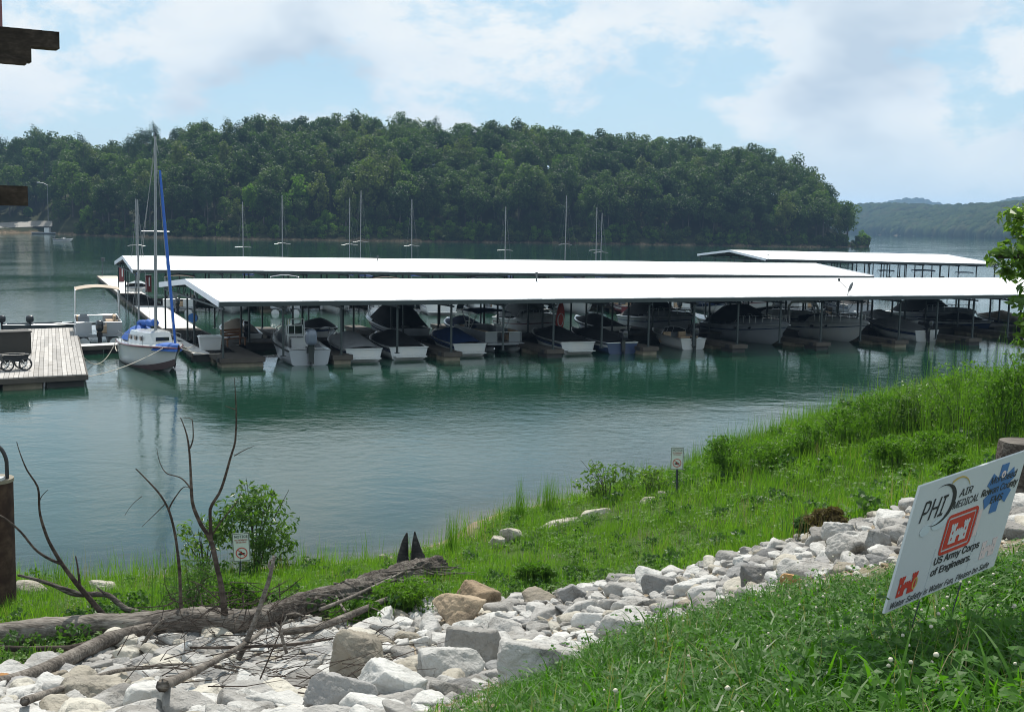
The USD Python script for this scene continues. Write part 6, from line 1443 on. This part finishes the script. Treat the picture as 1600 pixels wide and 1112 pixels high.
# castle badge in the middle
def castle(x, y, w, h_):
    a = [sbox(0, 0, .26, 1), sbox(.74, 0, 1, 1), sbox(.26, 0, .74, .62), sbox(-.03, .88, .07, 1.08), sbox(.12, .88, .19, 1.08), sbox(.23, .88, .30, 1.08), sbox(.70, .88, .77, 1.08), sbox(.81, .88, .88, 1.08), sbox(.93, .88, 1.03, 1.08), sbox(.34, .62, .42, .72), sbox(.58, .62, .66, .72), sbox(.46, .62, .54, .72)]
    c = unary_union(a).difference(unary_union([sbox(.40, -.01, .60, .26), Point(.5, .26).buffer(.10), sbox(.09, .5, .17, .68), sbox(.83, .5, .91, .68), sbox(.09, .18, .17, .34), sbox(.83, .18, .91, .34)]))
    return affinity.affine_transform(c, [w, 0, 0, h_, x, y])
rb_ = sbox(sx(0.385), sy(0.365), sx(0.615), sy(0.605)).buffer(sx(0.03)); rin = sbox(sx(0.385), sy(0.365), sx(0.615), sy(0.605)).buffer(sx(0.012)); rin2 = sbox(sx(0.385), sy(0.365), sx(0.615), sy(0.605)).buffer(sx(0.002))
flat('badge', rb_.difference(rin).union(rin2), 'ink_red', 0.0016); flat('badge_castle', castle(sx(0.42), sy(0.395), sx(0.16), sy(0.155)), 'sign_white', 0.0028)
flat('badge_smudge', sbox(sx(0.655), sy(0.38), sx(0.69), sy(0.60)), 'ink_pink', 0.0012)
text('lettering', 'US Army Corps', sx(0.335), sy(0.255), sy(0.058), 'ink_black', True, 0, width=sx(0.42)); text('lettering', 'of Engineers.', sx(0.335), sy(0.165), sy(0.058), 'ink_black', True, 0, width=sx(0.37))
flat('castle_mark', castle(sx(0.06), sy(0.10), sx(0.15), sy(0.15)), 'ink_red', 0.0016); flat('castle_tint', affinity.scale(Point(sx(0.205), sy(0.165)).buffer(1, 16), sx(0.022), sy(0.05)).difference(affinity.scale(Point(sx(0.205), sy(0.165)).buffer(1, 16), sx(0.012), sy(0.035))), 'ink_gold', 0.0018)
flat('castle_ghost', castle(sx(0.80), sy(0.13), sx(0.14), sy(0.14)), 'ink_pink', 0.0012)
text('lettering', 'Water Safety is Water Fun, Please be Safe', sx(0.025), sy(0.022), sy(0.05), 'ink_black', False, 0.25, width=sx(0.90))
for u_ in (0.32, 0.70):
    flat('flute_line', sbox(sx(u_) - 0.0012, sy(0.0), sx(u_) + 0.0012, sy(0.40)), 'ink_smudge', 0.0010)
    b0 = S(sx(u_), sy(0.35)) - Nn * 0.006; b1 = S(sx(u_), -0.02) - Nn * 0.006; gb = BL + S(sx(u_), -0.22); gz = float(ground(gb[0], gb[1])) - BL[2] - 0.05; e1 = b1 + (b1 - b0) / np.linalg.norm(b1 - b0) * abs((b1[2] - gz) / max(vv[2], .3))
    put(ls, 'wire_leg', MB().tube([b1 + Nn * 0.0, e1], 0.0035, 6), 'steel_dark')

def notice(label, px, py, w_px, top_py, bot_py, post_py, d, yaw, lean):
    c = D(px, (top_py + bot_py) / 2, d); k = d / F_PX; w, h_ = w_px * k, (bot_py - top_py) * k
    base = D(px + lean, post_py, d); base[2] = min(base[2], float(ground(base[0], base[1])))
    t = thing('notice_sign', label, 'sign', base, 0); c = c - base
    ax = np.array([math.cos(yaw), math.sin(yaw), 0]); nn = np.array([ax[1], -ax[0], 0]); zz = np.array([0, 0, 1.0]); tl = math.radians(3.0 if lean else 0); ax2 = ax * math.cos(tl) + zz * math.sin(tl); zz2 = zz * math.cos(tl) - ax * math.sin(tl)
    put(t, 'panel', MB().box(c, (w, 0.004, h_), [ax2, -nn, zz2]), 'sign_pale')
    put(t, 'post', MB().beam([0, 0, -0.3], c + [0, 0, h_ * 0.35] - nn * 0.03, 0.045, 0.03), 'steel_dark')
    def put2(name, v2, f, mat, lift=0.004):
        v2 = np.asarray(v2); put(t, name, MB().add(c + v2[:, :1] * ax2 + v2[:, 1:2] * zz2 + nn * lift, f), mat)
    def rect(name, x0, y0, x1, y1, mat, lift=0.004): put2(name, np.array([[x0, y0], [x1, y0], [x1, y1], [x0, y1]]) * [w / 2, h_ / 2], [[0, 1, 2, 3]], mat, lift)
    for a, b, cc, dd in ((-.97, .93, .97, .97), (-.97, -.97, .97, -.93), (-.97, -.93, -.90, .93), (.90, -.93, .97, .93)): rect('border_line', a, b, cc, dd, 'ink_black')
    def txt(s, y, hgt, wid, mat):
        tt = meshkit.text_mesh(s, hgt, 0.001, True); v = tt.vertices; ex = v[:, 0].max() - v[:, 0].min(); put2('lettering', np.c_[(v[:, 0] - ex / 2) * wid / ex, v[:, 1] + y], tt.faces, mat, 0.005)
    txt('NOTICE', h_ * 0.33, h_ * 0.085, w * 0.78, 'ink_black'); txt('NO SWIMMING', h_ * 0.23, h_ * 0.05, w * 0.74, 'ink_red'); txt('OR DIVING', h_ * 0.15, h_ * 0.05, w * 0.6, 'ink_red')
    R = w * 0.34; cy = -h_ * 0.20; a = np.arange(40) * math.pi / 20; o = np.stack([np.cos(a), np.sin(a)], 1); vv2 = np.vstack([o * R + [0, cy], o * R * 0.84 + [0, cy]]); i = np.arange(40)
    put2('ban_ring', vv2, np.stack([i, (i + 1) % 40, (i + 1) % 40 + 40, i + 40], 1), 'ink_red', 0.006)
    q = rotz2(np.array([[-R * .9, -R * .075], [R * .9, -R * .075], [R * .9, R * .075], [-R * .9, R * .075]]), -0.75) + [0, cy]; put2('ban_bar', q, [[0, 1, 2, 3]], 'ink_red', 0.0065)
    fig = np.array([[-.62, -.25], [-.2, -.38], [.25, -.3], [.62, -.2], [.5, .02], [.15, .05], [.05, .3], [-.2, .34], [-.15, .05], [-.5, -.02]]) * R + [0, cy]; put2('swimmer_mark', np.vstack([fig, fig.mean(0)]), [[j, (j + 1) % 10, 10] for j in range(10)], 'ink_black', 0.0055)
notice('pale notice sign with red ban ring in front of the willow bush', 377, 0, 27, 831, 878, 905, float(G(374, 905)[1]), 0.15, -3)
notice('pale notice sign with red ban ring farther along the shore, on the right', 1058, 0, 20, 698, 734, 778, float(G(1058, 778)[1]), -0.02, 0)

# ------------------------------------------------------------------ small things on the docks
def on_deck(px, py, z=DECK): return P(px, py, z)
c = on_deck(328, 546); ax = [[*nu, 0], [-nu[1], nu[0], 0], [0, 0, 1]]
bx = thing('storage_box', 'white plastic storage box on the left end of the nearest dock', 'box', c, ang(nu))
bodym = MB(); bodym.add([[x * (1.0 if z else 0.88), y * (1 if z else 0.9), z * 0.72] for z in (0, 1) for x in (-0.62, 0.62) for y in (-0.34, 0.34)], [[0, 1, 3, 2], [4, 6, 7, 5], [0, 4, 5, 1], [2, 3, 7, 6], [0, 2, 6, 4], [1, 5, 7, 3]])
put(bx, 'body', bodym, 'gel_white'); put(bx, 'lid', MB().box((0, 0, 0.76), (1.34, 0.76, 0.07)).box((0, 0, 0.81), (1.2, 0.62, 0.04)), 'gel_white')
plain('bench_wood', (0.17, 0.075, 0.03), 0.6, 0.2, 4)
c = on_deck(366, 540); bn = thing('wooden_bench', 'brown wooden bench behind the white box on the nearest dock', 'bench', c, ang(nu) + 0.5)
for k in range(3): put(bn, 'seat_slat', MB().box((0, -0.2 + 0.17 * k, 0.45), (1.5, 0.14, 0.04)), 'bench_wood'); put(bn, 'back_slat', MB().box((0, 0.32, 0.6 + 0.16 * k), (1.5, 0.035, 0.13)), 'bench_wood')
for x in (-0.65, 0.65): put(bn, 'leg', MB().box((x, -0.2, 0.21), (0.07, 0.07, 0.42)).box((x, 0.28, 0.5), (0.07, 0.07, 1.0)), 'bench_wood')
c = on_deck(303, 524); bl = thing('blue_drum', 'blue hose drum hanging on a post at the left end of the nearest dock', 'hose drum', [c[0], c[1], DECK], 0)
put(bl, 'post', MB().box((0, 0, 0.8), (0.09, 0.09, 1.6)), 'steel_dark'); put(bl, 'drum', MB().tube([[0, -0.26, 1.15], [0, -0.04, 1.15]], [0.30, 0.30], 16), 'blue_paint', smooth=35); put(bl, 'handle', MB().tube([[0.05, -0.26, 1.3], [0.2, -0.35, 1.5]], 0.03, 6), 'blue_paint')
for (px, py, lab) in ((232, 456, 'red cabinet standing on the walkway under the middle roof'), (190, 440, 'dark red pump at the far end of the walkway under the middle roof')):
    c = on_deck(px, py); cbt = thing('red_cabinet', lab, 'cabinet', c, ang(nu)); put(cbt, 'body', MB().box((0, 0, 0.85), (0.55, 0.45, 1.6)).box((0, 0, 0.03), (0.65, 0.55, 0.06)), 'vinyl_red'); put(cbt, 'panel', MB().box((0.08, -0.23, 1.05), (0.12, 0.02, 0.9)), 'gel_white'); put(cbt, 'hood', MB().box((0, 0, 1.70), (0.66, 0.56, 0.09)), 'steel_dark')
c = on_deck(872, 528); ky = thing('red_kayak', 'red kayak standing on end against a dock post', 'kayak', c, 0.2, tilt=(0, 4, 0)); kk2 = np.linspace(0, 1, 16)
put(ky, 'hull', MB().tube(np.stack([0.02 * np.sin(kk2 * 3.14), 0.1 * np.cos(kk2 * 3.14 * 1.0) * 0, 0.05 + 2.5 * kk2], -1), 0.30 * np.sin(np.clip(kk2, 0.03, 0.97) * 3.14) ** 0.7, 12), 'red_paint', smooth=True); put(ky, 'seat_rim', MB().tube(np.stack([0.19 * np.cos(np.linspace(0, 6.28, 16)), np.full(16, -0.25), 1.25 + 0.42 * np.sin(np.linspace(0, 6.28, 16))], -1), 0.03, 5), 'gel_white')
c = on_deck(160, 431); pd = thing('dock_lamp', 'small grey lamp post on the far end of the walkway', 'lamp post', c); put(pd, 'post', MB().tube([[0, 0, 0], [0.1, 0, 1.9]], 0.05, 8), 'steel_grey'); put(pd, 'head', MB().box((0.1, 0, 2.05), (0.35, 0.35, 0.42)).box((0.1, 0, 2.29), (0.45, 0.45, 0.06)), 'steel_grey')
# satellite dish and vents on the roofs
_, A0, u0, w0, L0, W0 = near_dock
def roof_pt(dock, px, up):
    _, A_, u_, w_, L_, W_ = dock; d_ = ray(px, 450)[:2]; d_ = d_ / d_[1]; fa_ = A_ + w_ * up; tt_ = np.linalg.solve(np.stack([d_, -u_], 1), fa_)[0]; c_ = d_ * tt_
    return np.array([*c_, EZ + (4.29 - EZ) * up / (W_ / 2)])
c = roof_pt(near_dock, 1325, 0.25); sd_ = thing('satellite_dish', 'small satellite dish on the near edge of the nearest white roof', 'satellite dish', c)
put(sd_, 'mast', MB().tube([[0, 0, -0.02], [0.03, 0, 0.25], [0.06, 0, 0.45]], 0.03, 7), 'steel_dark')
aa = np.linspace(0, 2 * math.pi, 17); rr_ = np.linspace(0, 0.34, 5); gg = np.stack([np.stack([0.10 + 0.9 * r * np.cos(aa) * 0.35 + 0.8 * r * r, r * np.sin(aa), 0.62 + r * np.cos(aa) * 0.95 - 0.2 * r * r], -1) for r in rr_])
put(sd_, 'dish', MB().grid(gg), 'steel_grey', smooth=True); put(sd_, 'feed_arm', MB().tube([[0.06, 0, 0.40], [-0.35, 0, 0.72], [-0.62, 0, 0.98]], 0.018, 5), 'steel_dark'); put(sd_, 'feed_horn', MB().box((-0.63, 0, 1.04), (0.12, 0.1, 0.18)), 'steel_dark')
for px, dk, u9, lab in ((838, near_dock, 8.3, 'thin vent pipe on the ridge of the nearest roof'), (1198, far_dock, 0.6, 'dark vent cowl on the left corner of the farthest roof'), (590, mid_dock, 7.6, 'thin vent pipe on the ridge of the middle roof')):
    c = roof_pt(dk, px, u9); vp = thing('vent_pipe', lab, 'vent', c); put(vp, 'pipe', MB().tube([[0, 0, -0.05], [0, 0, 0.55]], 0.05, 8), 'steel_grey' if px != 1198 else 'steel_dark'); put(vp, 'cap', MB().tube([[0, 0, 0.50], [0, 0, 0.62]], [0.10, 0.08], 8), 'steel_grey' if px != 1198 else 'steel_dark')
# cabinet and cart on the plank platform
c = P(4, 553, PZ); cb2 = thing('dark_cabinet', 'long dark brown cabinet on the plank platform at the left edge', 'cabinet', c, ang(pu_))
plain('cabinet_brown', (0.016, 0.014, 0.010), 0.7, 0.25, 3)
put(cb2, 'body', MB().box((0.4, 0.3, 0.62), (3.4, 1.1, 1.16)), 'cabinet_brown'); put(cb2, 'lid', MB().box((0.4, 0.3, 1.23), (3.5, 1.2, 0.06)), 'cabinet_brown'); 
for x in (-0.8, 0.4, 1.6): put(cb2, 'door', MB().box((x, -0.27, 0.6), (1.05, 0.03, 0.95)) if ang(pu_) else MB(), 'cabinet_brown')
c = P(30, 556, PZ); single('loose_board', MB().box(c + [-0.1, 0, 0.06], (1.1, 0.25, 0.10), [[*pu_, 0], [*pv, 0], [0, 0, 1]]), 'deck_tan', 'short pale board lying on the plank platform beside the cabinet', 'board')
c = P(22, 578, PZ); ct = thing('garden_cart', 'black two wheeled garden cart with spoked wheels on the plank platform', 'cart', c, ang(-pu_) + 0.05)
put(ct, 'tray', MB().add([[x * (1 if z else .85), y * (1 if z else .8), 0.42 + 0.34 * z] for z in (0, 1) for x in (-0.62, 0.62) for y in (-0.38, 0.38)], [[0, 1, 3, 2], [0, 4, 5, 1], [2, 3, 7, 6], [0, 2, 6, 4], [1, 5, 7, 3]]), 'canvas_black')
put(ct, 'tray_rim', MB().tube([[-0.62, -0.38, 0.76], [0.62, -0.38, 0.76], [0.62, 0.38, 0.76], [-0.62, 0.38, 0.76], [-0.62, -0.38, 0.76]], 0.025, 6), 'rubber')
put(ct, 'handle', MB().tube([[-0.6, 0, 0.5], [-1.1, 0, 0.72], [-1.5, 0, 0.85]], 0.025, 6), 'steel_dark'); put(ct, 'axle', MB().tube([[0.42, -0.45, 0.31], [0.42, 0.45, 0.31]], 0.02, 6).box((0.42, 0, 0.37), (0.08, 0.5, 0.1)).box((-0.4, 0, 0.37), (0.08, 0.5, 0.1)).tube([[-0.4, -0.45, 0.31], [-0.4, 0.45, 0.31]], 0.02, 6), 'steel_dark')
for x in (0.42, -0.4):
    for y in (-0.46, 0.46):
        a = np.linspace(0, 2 * math.pi, 21); wpath_ = np.stack([x + 0.28 * np.cos(a), np.full(21, y), 0.31 + 0.28 * np.sin(a)], -1); wh = put(ct, 'wheel', MB().tube(wpath_, 0.04, 6, False), 'rubber', smooth=True)
        sk = MB()
        for q_ in range(6): sk.tube([[x, y, 0.31], [x + 0.26 * math.cos(q_ * 1.047), y, 0.31 + 0.26 * math.sin(q_ * 1.047)]], 0.018, 5)
        put(wh, 'spokes', sk, 'alu')

# ------------------------------------------------------------------ the far shore's small things
def isl(px, t): return island(px, t)[()] if np.ndim(px) else island(np.array(px), np.array(t))
rd_ = MB(); pxs = np.linspace(-300, 82, 60); rows = []
for q_ in pxs:
    w_ = (q_ + 300) / 382; t0_, t1_ = 0.004 + 0.040 * w_ ** 3, 0.030 + 0.068 * w_ ** 1.3
    rows.append([island(q_, t0_ + (t1_ - t0_) * k_ / 7) + [0, 0, 0.30] for k_ in range(8)])
rd_.grid(np.array(rows)); plain('concrete', (0.24, 0.23, 0.21), 0.85, 0.12, 0.3); single('boat_ramp', rd_, 'concrete', 'pale concrete launching ramp on the far shore at the left', 'ramp', kind='structure')
stage.GetPrimAtPath('/World/boat_ramp').ClearCustomDataByKey('category')
lp = island(76.0, 0.10); k = lp[1] / F_PX; hl = (352 - 296) * k
la = thing('street_lamp', 'tall grey street lamp beside the launching ramp on the far shore', 'street lamp', lp); put(la, 'pole', MB().tube([[0, 0, -0.5], [0, 0, hl]], 0.16, 8), 'galvanised'); put(la, 'arm', MB().tube([[0, 0, hl - 0.1], [-1.6, 0, hl + 0.7], [-3.6, 0, hl + 1.1]], 0.12, 6), 'galvanised'); put(la, 'lamp_head', super_blob((-4.2, 0, hl + 1.05), (1.5, 0.6, 0.4), 0.8), 'gel_white', smooth=True)
c = P(72, 365.5, 0); k = c[1] / F_PX; fd = thing('swim_dock', 'little floating dock with a white box by the launching ramp', 'dock', c); put(fd, 'deck', MB().box((0, 0, 0.55), (42 * k, 3.5, 0.3)), 'gel_grey'); put(fd, 'float', MB().box((0, 0, 0.15), (40 * k, 3.2, 0.6)), 'float_dark'); put(fd, 'box', MB().box((2 * k, 0.3, 0.7 + 3.5 * k), (8 * k, 2.0, 7 * k)), 'gel_white')
c = P(99, 377.5, 0); jb_ = thing('motorboat', 'small white motorboat under way on the open water at the left', 'motorboat', c, -0.2, proto=None); runabout(jb_, 6.2, 2.3, 'gel_white', 'gel_navy')
from math import cos, sin
import manifold3d as m3
def figure(label, loc_, yaw, shirt):
    J = {'hip': (0, 0, .45, .15), 'waist': (0.02, 0, .65, .14), 'chest': (0.03, 0, .85, .165), 'sl': (0.02, .19, .95, .065), 'sr': (0.02, -.19, .95, .065), 'neck': (0.03, 0, 1.02, .055), 'head': (0.05, 0, 1.17, .10), 'chin': (0.09, 0, 1.10, .065),
         'el': (.20, .24, .72, .045), 'er': (.20, -.24, .72, .045), 'hl': (.42, .16, .80, .038), 'hr': (.42, -.16, .80, .038), 'kl': (.42, .12, .48, .07), 'kr': (.42, -.12, .48, .07), 'al': (.46, .12, .08, .045), 'ar': (.46, -.12, .08, .045), 'fl': (.60, .12, .04, .035), 'fr': (.60, -.12, .04, .035)}
    bones = [('hip', 'waist'), ('waist', 'chest'), ('chest', 'sl'), ('chest', 'sr'), ('chest', 'neck'), ('neck', 'head'), ('head', 'chin'), ('sl', 'el'), ('sr', 'er'), ('el', 'hl'), ('er', 'hr'), ('hip', 'kl'), ('hip', 'kr'), ('kl', 'al'), ('kr', 'ar'), ('al', 'fl'), ('ar', 'fr')]
    sp = lambda n_: m3.Manifold.sphere(J[n_][3], 16).translate(J[n_][:3]); body = m3.Manifold.batch_boolean([m3.Manifold.batch_hull([sp(a), sp(b)]) for a, b in bones], m3.OpType.Add).refine_to_length(0.05); mm = body.to_mesh()
    t_ = trimesh.Trimesh(mm.vert_properties[:, :3], mm.tri_verts); t_ = trimesh.smoothing.filter_taubin(t_, iterations=6)
    p_ = thing('person', label, 'person', loc_, yaw); put(p_, 'body', (t_.vertices, t_.faces), shirt, smooth=True); hd_ = trimesh.creation.icosphere(2, 0.108); hv_ = hd_.vertices * [1, .9, 1.0] + [0.035, 0, 1.20]; ff = hd_.faces[(hv_[hd_.faces].mean(1)[:, 2] > 1.17)]; put(p_, 'hair', (hv_, ff), 'canvas_black', smooth=True)
figure('person in dark clothing seated at the wheel of the small white motorboat', c + [0.1, 0.15, 0.12], -0.2, 'shirt_dark')
c = P(757, 377.0, 0); pb = thing('pontoon_boat', 'pontoon boat with a pale top moored at the far wooded shore', 'pontoon boat', c, 0.3, proto=BOATS['tan_pontoon'])
for i, (px, base_t, top_py, lab) in enumerate(((44, 0.13, 322, 'bright yellow-green young tree beside the launching ramp'), (93, 0.09, 307, 'rounded green young tree right of the street lamp on the far shore'))):
    b_ = island(float(px), base_t); hgt = D(px, top_py, b_[1])[2] - b_[2]; t_ = thing('young_tree', lab, 'tree', b_); rr = np.random.default_rng(70 + i); put(t_, 'trunk', trunk_mesh(rr, hgt * 0.8, 0.16, 4, 2.0), 'bark_grey', smooth=True); put(t_, 'crown', crown(rr, np.array([0, 0, hgt * 0.55]), np.array([hgt * 0.36, hgt * 0.36, hgt * 0.47]), 30, 40, 0.7), ['leaf_light', 'leaf_maple'][i])
b_ = P(1349, 385, 0) + [0, 2, 0.3]; t_ = thing('young_tree', 'small yellow-green tree standing alone on the point of the peninsula', 'tree', b_); rr = np.random.default_rng(75); put(t_, 'trunk', trunk_mesh(rr, 5.5, 0.16, 5, 2.0), 'bark_grey', smooth=True); put(t_, 'crown', crown(rr, np.array([0, 0, 4.8]), np.array([2.6, 2.6, 3.0]), 16, 30, 0.6), 'leaf_light')
# ------------------------------------------------------------------ haze
look_h = LOOKS['air'] = usdkit.material(stage, '/World/Looks/air', {'v': ('principled_volume', {'color': (0.42, 0.66, 1.0), 'density': 0.000115, 'anisotropy': 0.0})}, [], volume='v.volume')
single('haze', MB().box((0, 2900, 72), (9000, 6300, 160)), 'air', None, None, kind='stuff')
